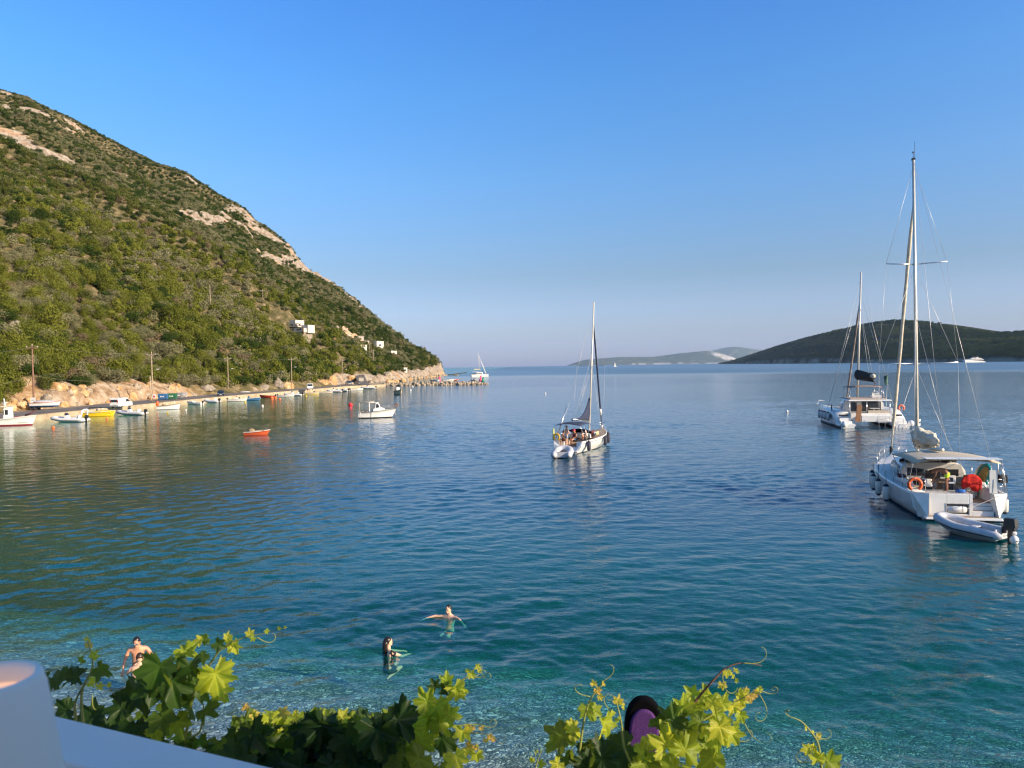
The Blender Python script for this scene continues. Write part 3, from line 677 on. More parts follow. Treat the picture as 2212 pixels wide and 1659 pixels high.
ROCKM = tan_mat('boulder_rock', [(0.3, (0.13, 0.105, 0.08)), (0.5, (0.34, 0.28, 0.21)), (0.66, (0.56, 0.48, 0.37))], 1.3, 0.25)
GROCKM = tan_mat('grey_rock', [(0.3, (0.12, 0.10, 0.08)), (0.5, (0.28, 0.24, 0.19)), (0.7, (0.40, 0.35, 0.28))], 0.9, 0.25)
ORROCK = tan_mat('orange_rock', [(0.3, (0.30, 0.16, 0.07)), (0.5, (0.50, 0.31, 0.15)), (0.68, (0.66, 0.52, 0.33))], 0.6, 0.3)
Ys = np.arange(20, 344, 2.0)
mb = MB(); secs = []
for Y in Ys:
    e = qedge(Y) if Y < 310 else -53.0 - (Y - 310) * 0.25; w = 0.12 * math.sin(Y * 1.7) + 0.06 * math.sin(Y * 5.1)
    secs.append([(e + 0.10 + w, Y, -1.6), (e + 0.05 + w, Y, 0.25), (e + w * 0.5, Y, 0.80), (e - 0.5, Y, 0.84), (e - 0.6, Y, 0.74), (float(Ffoot(Y)) - 0.4, Y, 0.76)])
mb.loft(secs, smooth=False); o = mb.build('quay', QUAYM); o['kind'] = 'structure'
mb = MB(); secs = []
for Y in np.arange(20, 306, 2.0):
    e = qedge(Y); f = float(Ffoot(Y)); w = 0.35 * math.sin(Y * 0.21)
    secs.append([(e - 2.2 + w, Y, 0.775), (f + 2.2 - w, Y, 0.78)])
mb.loft(secs, smooth=False); o = mb.build('road', ROADM); o['kind'] = 'structure'
# ramp road climbing inland beyond the quay
r0, r1, r2 = onz(815, 829, 0.8), onz(797, 815, 0.9), raym(794, 803)
mb = MB(); a = Vector((-60.5, 304, 0.82)); b = Vector((-65.5, 324, 1.6)); c = Vector((-71, 344, 4.6)); secs = []
for p, q in ((a, b), (b, c)):
    for k in range(6):
        P = p.lerp(q, k / 5); h = float(hillz(np.array([P.x]), np.array([P.y]))[0]); P.z = max(P.z, h + 0.15); secs.append([(P.x - 2.4, P.y + 1.2, P.z), (P.x + 2.4, P.y - 1.2, P.z), (P.x + 2.5, P.y - 1.3, P.z - 3)])
mb.loft(secs, smooth=False); o = mb.build('side_road', ROADM); o['kind'] = 'structure'

# ------------------------------------------------------------------ rocks
def rock_mesh(seed, mat_, n=26, k=16, pw=0.35):
    rr_ = np.random.default_rng(seed); pl = rr_.normal(0, 1, (11, 3)); pl /= np.linalg.norm(pl, axis=1)[:, None]; dd = 0.55 + 0.4 * rr_.random(11)
    def fn(v):
        v = np.array(v); t = 1.0
        for p, d in zip(pl, dd):
            q = v @ p
            if q > 1e-6: t = min(t, d / q)
        t += 0.05 * math.sin(7 * v[0] + seed) * math.sin(9 * v[1]) + 0.03 * math.sin(17 * v[2] + 11 * v[0])
        return tuple(v * t)
    mb = MB(); mb.ball((0, 0, 0), 1.0, n=n, k=k, fn=fn); o = mb.build('boulder', mat_); me = o.data
    for p in me.polygons: p.use_smooth = False
    bpy.data.objects.remove(o); return me
RK = [rock_mesh(i, ROCKM) for i in range(6)]; RG = [rock_mesh(20 + i, GROCKM) for i in range(4)]; RO = [rock_mesh(30 + i, ORROCK) for i in range(4)]
kr = random.Random(4)
A = Vector((qedge(306) - 1, 308, 0)); B = onz(1052, 830.5)
nb = 0
for k in range(44):
    f = k / 43
    for row in range(3):
        if row == 2 and kr.random() < 0.3: continue
        c = A.lerp(B, f); s_ = kr.uniform(0.62, 1.0) * (1.0 if f < 0.95 else 0.7)
        o = link('breakwater_boulder', RK[kr.randrange(6)]); o.location = (c.x + kr.uniform(-0.3, 0.3), c.y + (row - 1) * 1.5 + kr.uniform(-0.4, 0.4), (0.15, 0.75, 0.25)[row] * (1 if f < 0.93 else 0.4) + kr.uniform(-0.15, 0.25))
        o.scale = (s_ * kr.uniform(0.85, 1.2), s_ * kr.uniform(0.85, 1.2), s_ * kr.uniform(0.7, 1.0)); o.rotation_euler = (kr.uniform(0, 6), kr.uniform(0, 6), kr.uniform(0, 6))
        tag(o, 'rough pale brown boulder in the low stone breakwater', 'boulder', 'boulders of the breakwater')
# shore rocks of the headland (counted as individuals along the waterline)
for k in range(70):
    Y = 318 + (640 - 318) * (k / 69) ** 1.15 + kr.uniform(-2, 2); x = float(Ffoot(Y)) + kr.uniform(0.2, 2.8) + (3 * kr.random() if Y < 420 else 0)
    s_ = kr.uniform(0.7, 1.9)
    o = link('shore_rock', (RK + RO)[kr.randrange(10)]); o.location = (x, Y, kr.uniform(-0.1, 0.7)); o.scale = (s_, s_ * 1.3, s_ * 0.8); o.rotation_euler = (kr.uniform(0, 6), kr.uniform(0, 6), kr.uniform(0, 6))
    tag(o, 'pale yellow brown rock along the waterline of the headland', 'rock', 'rocks along the headland shore')
for (px, py, Yb, w, h, me, lb) in ((447, 842, 0, 4.2, 3.0, RG[0], 'brown rounded boulder behind the dark parked car'), (598, 832, 0, 5.2, 4.6, RG[1], 'largest grey slab boulder at the foot of the hill left of a pole'), (620, 836, 0, 4.2, 4.0, RO[0], 'pale orange boulder beside the middle lamp pole'),
                                   (614, 822, 0, 1.8, 3.6, RK[2], 'tall narrow pale rock standing above an orange boulder'), (568, 838, 0, 3.2, 2.6, RG[2], 'small brown rock left of the largest grey slab boulder'), (700, 828, 0, 4.8, 3.6, RO[1], 'orange brown rock right of the white truck'), (716, 824, 0, 4.6, 5.0, RO[2], 'tall orange outcrop left of the far lamp pole'),
                                   (757, 818, 0, 4.0, 3.2, RO[3], 'orange rock behind the parked pickup'), (838, 815, 0, 5.5, 5.5, RK[0], 'pale rock outcrop where the breakwater begins'), (862, 812, 0, 6.0, 4.5, RK[1], 'broad pale rock right of the breakwater start'), (880, 818, 0, 5.0, 2.6, RG[3], 'low grey rock beside the inner end of the breakwater'),
                                   (45, 880, 0, 2.6, 2.6, RO[1], 'orange boulder left of the brown utility pole'), (20, 884, 0, 1.8, 2.4, RO[0], 'small orange boulder at the far left under the trees'), (96, 868, 0, 3.0, 2.4, RG[1], 'grey brown rock behind the boat on its trailer'), (152, 826, 0, 1.4, 1.0, RK[4], 'topmost pale block on the orange cutting'), (151, 838, 0, 1.3, 0.7, RK[3], 'flat pale block second on the orange cutting'), (147, 851, 0, 1.5, 2.0, RK[2], 'large cream boulder set in the orange cutting')):
    hmm = raym(px, py, 95, 420)
    if not hmm: continue
    o = link('boulder', me); o.location = (hmm[0] + 0.3, hmm[1], hmm[2] + 0.1); o.scale = (w * 0.5, w * 0.5, h * 0.5); o.rotation_euler = (0.2, 0.1, kr.uniform(0, 6)); tag(o, lb, 'boulder')
p = onz(984, 811.8); o = link('sea_rock', RG[0]); o.location = (p.x, p.y, 0.1); o.scale = (3.0, 2.0, 1.0); tag(o, 'dark low rock awash off the tip of the headland', 'rock')
hr_ = np.random.default_rng(77)
for n_ in range(46):              # fallen blocks in the cutting
    Y = hr_.uniform(118, 200); x = float(Ffoot(Y)) - hr_.uniform(-0.6, 3.4); z = float(hillz(np.array([x]), np.array([Y]))[0]); s_ = hr_.uniform(0.35, 1.1)
    o = link('cutting_block', (RO + RK[:2])[int(hr_.integers(0, 6))]); o.location = (x + 0.4, Y, z); o.scale = (s_, s_ * 1.2, s_ * 0.9); o.rotation_euler = tuple(hr_.uniform(0, 6, 3)); tag(o, 'orange or cream block of rock in the road cutting behind the quay', 'rock', 'blocks in the orange road cutting')

# ------------------------------------------------------------------ poles and wires
def pole(px, yb, yt, label, woody, base_z=0.8, lamp=None, cross=True, rad=0.14, Y=None, name='utility_pole', sign=False, clim=True):
    b = onz(px, yb, base_z) if Y is None else ony(px, yb, Y)
    top = ony(px, yt, b.y); h = top.z - b.z
    t = thing(name, label, 'pole', b)
    mb = MB(); mb.tube([(0, 0, -0.6), (0, 0, h * 0.5), (0, 0, h)], [rad, rad * 0.85, rad * 0.65], 8); mb.build('post', woody, t)
    if cross:
        mb = MB(); mb.box(-1.05, 1.05, -0.06, 0.06, h - 0.45, h - 0.33); mb.box(-0.7, 0.7, -0.2, -0.1, h - 0.62, h - 0.52); mb.build('crossarm', woody, t)
        for x in (-0.95, 0, 0.95):
            mb = MB(); z0 = h - 0.33 if x else h; mb.tube([(x, 0, z0), (x, 0, z0 + 0.08), (x, 0, z0 + 0.2)], [0.05, 0.075, 0.04], 6); mb.build('insulator', M('white_paint'), t)
    if lamp:
        lz = CAMZ * 0 + ony(px, lamp, b.y).z - b.z
        mb = MB(); mb.tube([(0, 0, lz - 0.5), (0.5, -0.2, lz - 0.15), (1.1, -0.4, lz)], 0.035, 6); mb.build('lamp_arm', GREYM, t)
        mb = MB(); mb.ball((1.45, -0.5, lz + 0.02), (0.42, 0.18, 0.1), n=10, k=6); mb.build('lamp_head', WHITE, t)
    if sign:
        mb = MB(); mb.box(-0.45, 0.45, -rad - 0.08, -rad - 0.04, 1.2, 2.3, 0); mb.box(-0.3, 0.3, -rad - 0.088, -rad - 0.083, 1.78, 1.9, 1); mb.build('sign_plate', [WHITE, BLUE], t)
    return t, top
TOPS = []
for a in ((73.5, 886, 746, 'tall dark brown utility pole with a white plate at the left end of the quay', WOODD, 0.8, None, True, 0.17), (330, 868, 762, 'pale lamp and utility pole beside the coloured dumpsters', WOODP, 0.8, 798, True), (493.5, 848.4, 772, 'pale lamp and utility pole just right of the dark parked car', WOODP, 0.8, 796.7, True),
          (630.5, 840.6, 774, 'pale lamp and utility pole left of the white truck', WOODP, 0.8, 793, True), (741, 828.4, 776.4, 'pale lamp and utility pole behind the grey pickup', WOODP, 0.8, 798.6, True)):
    tt, tp = pole(*a, sign=(a[0] < 100)); TOPS.append(tp)
STOP = []
for (px, yb, yt, lb, mt_) in ((325.5, 866, 812, 'short wooden stay pole beside the lamp pole at the dumpsters', WOODP), (488.4, 847, 809, 'short wooden pole left of the lamp pole by the dark car', WOODP), (625.3, 838.5, 805, 'short wooden pole left of the lamp pole by the white truck', WOODP), (738.5, 828, 797, 'short reddish pole beside the lamp pole behind the pickup', WOODD)):
    STOP.append(pole(px, yb, yt, lb, mt_, cross=False, rad=0.13)[1])
for (px, yb, yt, lb, cr) in ((454.5, 670, 615, 'tall pale pole standing high in the scrub of the hillside', False), (506, 658, 637, 'small pole with crossarm in the scrub right of the tall hillside pole', True), (568, 653, 626, 'small grey pole above the white modern house', True), (807, 787, 755.5, 'pale pole right of the double poles below the small white houses', True), (798, 765, 739, 'left one of two close pale poles by the small white houses', False), (801.5, 766, 741, 'right one of two close pale poles by the small white houses', False)):
    h = raym(px, yb)
    if h: tp = pole(px, yb, yt, lb, WOODP, cross=cr, rad=0.16, Y=h[1])[1]; TOPS.append(tp) if px == 807 else None
def wire(name, a, b, sag, r, label, group=None):
    mb = MB(); pts = []
    for k in range(15):
        f = k / 14; p = a.lerp(b, f); p.z -= sag * 4 * f * (1 - f); pts.append(p)
    mb.tube(pts, r, 4); o = mb.build(name, CABLE); tag(o, label, 'wire', group); return o
WL = ['overhead wire from the brown pole to the pole by the dumpsters', 'overhead wire between the dumpster pole and the dark car pole', 'overhead wire between the dark car pole and the truck pole', 'overhead wire between the truck pole and the pickup pole', 'overhead wire rising from the pickup pole to the houses']
for i, (a, b) in enumerate(zip(TOPS[:-1], TOPS[1:])): wire('power_line', a + Vector((0, 0, -0.2)), b + Vector((0, 0, -0.2)), 0.5, 0.022, WL[i])
a0 = ony(-120, 765, 100); wire('power_line', a0, TOPS[0] + Vector((0, 0, -0.3)), 0.4, 0.022, 'overhead wire coming in from the left edge to the brown pole')
lowA = ony(73.5, 812, TOPS[0].y); wire('telephone_cable', lowA, STOP[0], 1.1, 0.03, 'sagging low cable between the brown pole and the dumpster stay pole')
for i, lb in enumerate(('sagging low cable left of the dark parked car', 'sagging low cable between the dark car and the white truck', 'sagging low cable right of the white truck')): wire('telephone_cable', STOP[i], STOP[i + 1], 1.3, 0.03, lb)
wire('telephone_cable', ony(-150, 850, 100), lowA, 0.5, 0.03, 'low cable running to the brown pole from the left edge')
# road signs
def signpost(px, yb, yt, w, h, m_, label, Y=None, red=False):
    b = onz(px, yb, 0.8); H = ony(px, yt, b.y).z - b.z
    t = thing('road_sign', label, 'sign', b); mb = MB(); mb.tube([(0, 0, -0.1), (0, 0, H)], 0.045, 6); mb.build('post', GREYM, t)
    mb = MB(); mb.box(-w / 2, w / 2, -0.08, -0.04, H - h, H, 0)
    if red: mb.box(-w * 0.3, w * 0.3, -0.088, -0.083, H - h * 0.8, H - h * 0.3, 1)
    mb.build('plate', [m_, RED], t, bevel=0.01); return t
signpost(333.5, 868, 852, 0.75, 0.85, WHITE, 'white and red notice board at the foot of the dumpster pole', red=True)
signpost(780.5, 832, 816, 1.9, 1.4, M('cream_render'), 'cream notice board on a post right of the parked cars')
pole(778, 832, 798, 'short brown pole behind the cream notice board', WOODD, cross=False, rad=0.13)

# ------------------------------------------------------------------ vehicles
def extr_body(prof, w, top_in, mats, name, par, bevel=0.05, zt=None):
    # prof: side outline (x, z); tumblehome above zt
    mb = MB(); vs = []; n = len(prof)
    for sgn in (-1, 1):
        for x, z in prof:
            k = 0 if zt is None or z <= zt else (z - zt) * top_in
            vs.append((x, sgn * (w / 2 - k), z))
    fs = [tuple(range(n)), tuple(range(2 * n - 1, n - 1, -1))] + [(i, i + n, (i + 1) % n + n, (i + 1) % n) for i in range(n)]
    mb.add(vs, fs); return mb.build(name, mats, par, bevel=bevel)
def wheels(t, xs, yw, r):
    for x in xs:
        for s in (-1, 1):
            mb = MB(); mb.tube([(x, s * yw, r), (x, s * (yw - 0.2), r)], r, 16); w = mb.build('wheel', RUBBER, t)
            mb = MB(); mb.tube([(x, s * (yw + 0.012), r), (x, s * (yw - 0.1), r)], r * 0.6, 12); mb.build('rim', GREYM, w)
def van(loc, rz, label):
    t = thing('parked_van', label, 'van', loc, rz)
    extr_body([(-2.1, 0.3), (-2.15, 0.9), (-2.05, 1.75), (-1.85, 1.86), (0.7, 1.86), (1.35, 1.2), (2.05, 1.0), (2.15, 0.7), (2.12, 0.3)], 1.8, 0.12, CARWH, 'body', t, 0.06, 0.95)
    for nm, pl, mt_ in (('rear_window', (-2.13, -2.10, -0.62, 0.62, 1.05, 1.55), GLASS), ('licence_plate', (-2.19, -2.16, -0.5, 0.0, 0.55, 0.67), WHITE), ('bumper', (-2.24, -2.12, -0.85, 0.85, 0.3, 0.48), GREYM)):
        mb = MB(); mb.box(*pl); mb.build(nm, mt_, t)
    for s in (-1, 1):
        mb = MB(); mb.prism([(0.2, 1.1), (0.2, 1.62), (0.75, 1.62), (1.2, 1.15), (1.2, 1.1)], s * 0.86, s * 0.905, 'y'); mb.build('side_window', GLASS, t)
        mb = MB(); mb.box(-2.17, -2.08, s * 0.72 - 0.07, s * 0.72 + 0.07, 1.0, 1.45); mb.build('tail_light', REDL, t)
        mb = MB(); mb.box(2.08, 2.17, s * 0.65 - 0.16, s * 0.65 + 0.16, 0.68, 0.86); mb.build('headlight', STEEL, t)
        mb = MB(); mb.box(0.95, 1.1, s * 0.9, s * 1.05, 1.1, 1.28); mb.build('mirror', DARK, t)
    mb = MB(); mb.prism([(0.82, 1.82), (1.38, 1.22), (1.33, 1.19), (0.74, 1.80)], -0.74, 0.74, 'y'); mb.build('windscreen', GLASS, t)
    wheels(t, (-1.4, 1.4), 0.86, 0.31); return t
def car(loc, rz, label, paint, name='parked_car', suv=1.0):
    t = thing(name, label, 'car', loc, rz); h = 1.5 * suv
    extr_body([(-2.0, 0.3), (-2.05, 0.85), (-1.75, 1.0), (-1.2, h), (0.35, h), (1.0, 0.98), (1.95, 0.82), (2.05, 0.5), (2.0, 0.3)], 1.72, 0.35, paint, 'body', t, 0.06, 0.95)
    mb = MB(); mb.prism([(0.38, h - 0.04), (1.0, 1.02), (1.04, 1.05), (0.44, h - 0.01)], -0.62, 0.62, 'y'); mb.build('windscreen', GLASS, t)
    mb = MB(); mb.prism([(-1.23, h - 0.04), (-1.72, 1.06), (-1.76, 1.04), (-1.28, h - 0.02)], -0.6, 0.6, 'y'); mb.build('rear_window', GLASS, t)
    for s in (-1, 1):
        y0 = 0.78; mb = MB(); mb.add([(-1.45, s * 0.855, 1.0), (0.85, s * 0.855, 1.0), (0.3, s * 0.70, h - 0.1), (-1.12, s * 0.70, h - 0.1), (-1.45, s * 0.82, 1.0), (0.85, s * 0.82, 1.0), (0.3, s * 0.66, h - 0.1), (-1.12, s * 0.66, h - 0.1)], [(0, 1, 2, 3), (4, 7, 6, 5), (0, 4, 5, 1), (1, 5, 6, 2), (2, 6, 7, 3), (3, 7, 4, 0)]); mb.build('side_window', GLASS, t)
        mb = MB(); mb.box(1.95, 2.07, s * 0.6 - 0.18, s * 0.6 + 0.18, 0.62, 0.76); mb.build('headlight', STEEL, t)
        mb = MB(); mb.box(-2.08, -1.98, s * 0.65 - 0.15, s * 0.65 + 0.15, 0.7, 0.85); mb.build('tail_light', REDL, t)
    mb = MB(); mb.box(2.03, 2.08, -0.26, 0.26, 0.38, 0.5); mb.build('licence_plate', WHITE, t)
    wheels(t, (-1.3, 1.3), 0.84, 0.32); return t
def truck(loc, rz, label):
    t = thing('flatbed_truck', label, 'truck', loc, rz)
    extr_body([(0.9, 0.45), (0.9, 2.15), (2.1, 2.15), (2.45, 1.3), (2.5, 0.45)], 1.9, 0.06, CARWH, 'cab', t, 0.06, 1.2)
    mb = MB(); mb.prism([(2.12, 2.0), (2.42, 1.32), (2.47, 1.32), (2.17, 2.02)], -0.8, 0.8, 'y'); mb.build('windscreen', GLASS, t)
    for s in (-1, 1):
        mb = MB(); mb.prism([(1.3, 1.3), (1.3, 1.95), (2.0, 1.95), (2.25, 1.3)], s * 0.92, s * 0.965, 'y'); mb.build('side_window', GLASS, t)
        mb = MB(); mb.box(2.44, 2.54, s * 0.7 - 0.15, s * 0.7 + 0.15, 0.7, 0.9); mb.build('headlight', STEEL, t)
        mb = MB(); mb.box(-2.5, 0.8, s * 0.95 - 0.03, s * 0.95 + 0.03, 0.95, 1.35); mb.build('side_board', CARWH, t)
    mb = MB(); mb.box(-2.5, 0.8, -0.95, 0.95, 0.8, 0.93); mb.build('flatbed', GREYM, t)
    mb = MB(); mb.box(2.48, 2.56, -0.9, 0.9, 0.42, 0.62); mb.build('bumper', DARK, t)
    mb = MB(); mb.ball((-0.9, 0, 1.3), (0.9, 0.75, 0.35)); mb.build('load', SAIL, t)
    wheels(t, (-1.6, 1.7), 0.9, 0.36); return t
p = onz(262, 880, 0.8); van((p.x, p.y, 0.78), R(84), 'white panel van parked on the quay road in front of the orange rock cutting')
p = onz(474, 855, 0.8); car((p.x, p.y + 1, 0.78), R(-70), 'dark blue car parked alone at the road edge left of a lamp pole', CARDK)
p = onz(668, 843, 0.8); truck((p.x, p.y + 1, 0.78), R(-75), 'small white flatbed truck parked on the quay')
p = onz(753, 831, 0.8); car((p.x, p.y, 0.78), R(-60), 'grey blue pickup like car beside a trailer under the far lamp pole', CARBL, suv=1.12)
p = onz(773, 830.3, 0.8); car((p.x, p.y + 1, 0.78), R(-60), 'dark car right of the grey blue one near the cream notice board', CARDK)
p = onz(812, 826, 0.8)
# dumpsters
def dumpster(px, py, label, m_, w=1.9, h=1.25):
    b = onz(px, py, 0.8); t = thing('dumpster', label, 'dumpster', b, R(12)); mb = MB()
    mb.box(-w / 2, w / 2, -0.55, 0.55, 0.15, h, 0, tx=-0.08, ty=-0.08)
    for k in range(5): x = -w / 2 + 0.2 + k * (w - 0.4) / 4; mb.box(x - 0.03, x + 0.03, -0.68, -0.56, 0.25, h - 0.1)
    mb.build('bin', m_, t, bevel=0.02)
    mb = MB(); mb.prism([(-0.66, h), (-0.3, h + 0.22), (0.3, h + 0.22), (0.66, h)], -w / 2 - 0.1, w / 2 + 0.1, 'x'); mb.build('lid', m_, t, bevel=0.02)
    for x in (-w / 2 + 0.2, w / 2 - 0.2): mb = MB(); mb.tube([(x, -0.5, 0.1), (x, -0.4, 0.1)], 0.1, 8); mb.build('wheel', RUBBER, t)
    mb = MB()
    for k in range(3): mb.box(-0.45 + k * 0.3, -0.28 + k * 0.3, -0.70, -0.685, h * 0.55, h * 0.75)
    mb.build('lettering', WHITE, t)
dumpster(352.5, 864, 'blue dumpster at the left of the row by the lamp pole', BLUE)
dumpster(372, 863, 'green dumpster between the blue one and the grey bins', mat('green_bin', (0.02, 0.14, 0.06), 0.5, var=0.2, dirt=(0.08, 0.1, 0.06)))
dumpster(387.5, 860.5, 'first grey wheeled bin right of the green dumpster', GREYM, 1.3, 1.2); dumpster(398, 859.5, 'second grey wheeled bin at the right end of the dumpster row', mat('pale_grey_bin', (0.42, 0.38, 0.36), 0.5), 1.2, 1.15)

# ------------------------------------------------------------------ boats: shared hull
def hull_mb(L, B, Hs, Hb, dr=0.35, tf=0.75, rake=0.5, floor=0.25, deck=False, stripe=0.12, sheer_pow=2.0, full=0.42, nst=22, flare=0.86, gun=0.05, wl=0.06):
    # materials: 0 bottom, 1 stripe, 2 topside, 3 gunwale, 4 inside / deck
    secs = []
    for i in range(nst):
        t = i / (nst - 1); t = t ** 0.85 if i else 0.0
        if t < full: w = tf + (1 - tf) * math.sin(math.pi / 2 * t / full)
        else: w = max(0.012, (1 - ((t - full) / (1 - full)) ** 2.3)) ** 0.85
        w *= B / 2; h = Hs + (Hb - Hs) * t ** sheer_pow; k = 1 - t ** 3 * 0.85
        x = t * L
        def X(z): return x + rake * (z / Hb) * t ** 4
        fl = flare + (0.98 - flare) * 0 - 0.35 * t ** 2
        def W(z): 
            q = max(0, min(1, (z + 0.02) / h)); return w * (fl + (1 - fl) * q ** 0.8)
        g = min(gun, w * 0.5)
        row = [(X(-dr * k), 0.0, -dr * k), (X(-dr * 0.45 * k), W(0) * 0.72, -dr * 0.42 * k), (X(wl), W(wl), wl), (X(wl + stripe), W(wl + stripe), wl + stripe), (X(h * 0.55), W(h * 0.55), h * 0.55), (X(h - 0.07), w * 0.995, h - 0.07), (X(h - 0.065), w + 0.02, h - 0.065), (X(h), w + 0.02, h), (X(h), w - g, h)]
        if deck: row += [(X(h), (w - g) * 0.5, h + 0.05 * B / 3), (X(h), 0.0, h + 0.07 * B / 3)]
        else: row += [(X(h * 0.6), max(w - g - 0.06, 0) * 0.96, max(floor, h * 0.5)), (X(floor), max(w - g, 0) * 0.80, floor), (X(floor), 0.0, floor)]
        secs.append(row)
    mi = [0, 0, 1, 2, 2, 3, 3, 3, 4, 4, 4][:len(secs[0]) - 1]
    mb = MB()
    for s in (1, -1):
        mb.loft([[(x, y * s, z) for x, y, z in r] for r in secs], mi)
    r = secs[0]; n = 8 if not deck else len(r)
    rr_ = r[:n + (0 if deck else 1)]
    # transom
    ring = [(x, y, z) for x, y, z in rr_] + [(x, -y, z) for x, y, z in rr_[::-1] if abs(y) > 1e-6]
    if not deck: ring = ring
    mb.add(ring, [tuple(range(len(ring)))], 2)
    bmat = secs
    return mb, secs
def outboard(par, x, z=0.5, m1=None, s=1.0, y=0.0, name='outboard_motor', rz=0.0):
    T = Matrix.Translation((x, y, z)) @ Matrix.Rotation(rz, 4, 'Z') @ Matrix.Scale(s, 4)
    mb = MB(); mb.box(-0.45, 0.05, -0.17, 0.17, 0.12, 0.48, 0, T, 0.05, 0.03); mb.box(-0.40, 0.0, -0.14, 0.14, -0.05, 0.12, 0, T)
    mb.box(-0.26, -0.08, -0.06, 0.06, -0.75, -0.05, 0, T); mb.tube([(-0.5, 0, -0.72), (-0.05, 0, -0.72)], [0.05, 0.06], 8, 0, T); mb.box(-0.5, -0.2, -0.1, 0.1, -0.47, -0.44, 0, T)
    mb.box(0.0, 0.14, -0.1, 0.1, -0.2, 0.1, 0, T)
    return mb.build(name, m1 or DARK, par, bevel=0.02)
def place(px, py, z=0.0): return onz(px, py, z)
def heading(p0, p1): d = p1 - p0; return math.atan2(d.y, d.x)
def open_boat(loc, rz, label, L=4.2, B=1.6, mats=None, motor=True, name='rowing_boat', group=None, extras='', Hs=0.5, Hb=0.8, dr=0.2):
    mats = mats or [BBLK, WHITE, GELOLD, WHITE, GELOLD]
    t = thing(name, label, 'boat', (loc[0], loc[1], 0), rz, group); 
    mb, secs = hull_mb(L, B, Hs, Hb, dr, 0.78, 0.35, 0.18, stripe=0.1); mb.build('hull', mats, t)
    for x in (0.35, 0.45 * L, 0.7 * L):
        i = min(range(len(secs)), key=lambda k: abs(secs[k][0][0] - x)); w = secs[i][8][1] * 0.92
        mb = MB(); mb.box(x - 0.13, x + 0.13, -w, w, Hs * 0.72, Hs * 0.72 + 0.04); mb.build('bench', mats[3], t, bevel=0.01)
    if motor: outboard(t, -0.02, Hs - 0.02, DARK if motor != 2 else M('white_paint'), 0.8)
    if 'c' in extras:
        mb = MB(); mb.box(L * 0.38, L * 0.5, -0.3, 0.3, 0.2, 0.95, 0, None, 0.06, 0.04); mb.build('console', mats[2], t, bevel=0.03); mb = MB(); mb.box(L * 0.44, L * 0.46, -0.28, 0.28, 0.95, 1.25); mb.build('windscreen', GLASS, t)
    if 'b' in extras:
        mb = MB(); mb.loft([[(L * 0.2, y, 1.45 + 0.1 * math.cos(y * 2)) for y in np.linspace(-B * 0.45, B * 0.45, 7)], [(L * 0.6, y, 1.5 + 0.1 * math.cos(y * 2)) for y in np.linspace(-B * 0.45, B * 0.45, 7)]]); o = mb.build('bimini_top', BLACKC, t); o.modifiers.new('s', 'SOLIDIFY').thickness = 0.03
        mb = MB()
        for s in (-1, 1):
            for xx in (0.2, 0.6): mb.tube([(L * 0.4, s * B * 0.45, 0.5), (L * xx, s * B * 0.45, 1.5)], 0.018, 5)
        mb.build('bimini_frame', STEEL, t)
    if 'f' in extras:
        mb = MB(); mb.box(L * 0.55, L * 0.95, -B * 0.34, B * 0.34, Hs * 0.8, Hs + 0.3, 0, None, 0.12, 0.1); mb.build('fore_cover', mats[2], t, bevel=0.05)
    if 'o' in extras:
        for s in (-1, 1): mb = MB(); mb.tube([(L * 0.2, s * 0.5, Hs + 0.02), (L * 0.75, s * 0.42, Hs + 0.12)], 0.025, 6); mb.box(L * 0.75, L * 0.9, s * 0.42 - 0.06, s * 0.42 + 0.06, Hs + 0.10, Hs + 0.13); mb.build('oar', TEAK, t)
    if 'p' in extras:
        mb = MB(); mb.ball((L * 0.3, 0.1, Hs + 0.1), (0.4, 0.35, 0.25)); mb.build('net_heap', mat('net_heap', (0.3, 0.22, 0.12), 0.9, var=0.4, scale=20, bump=0.03), t)
    return t
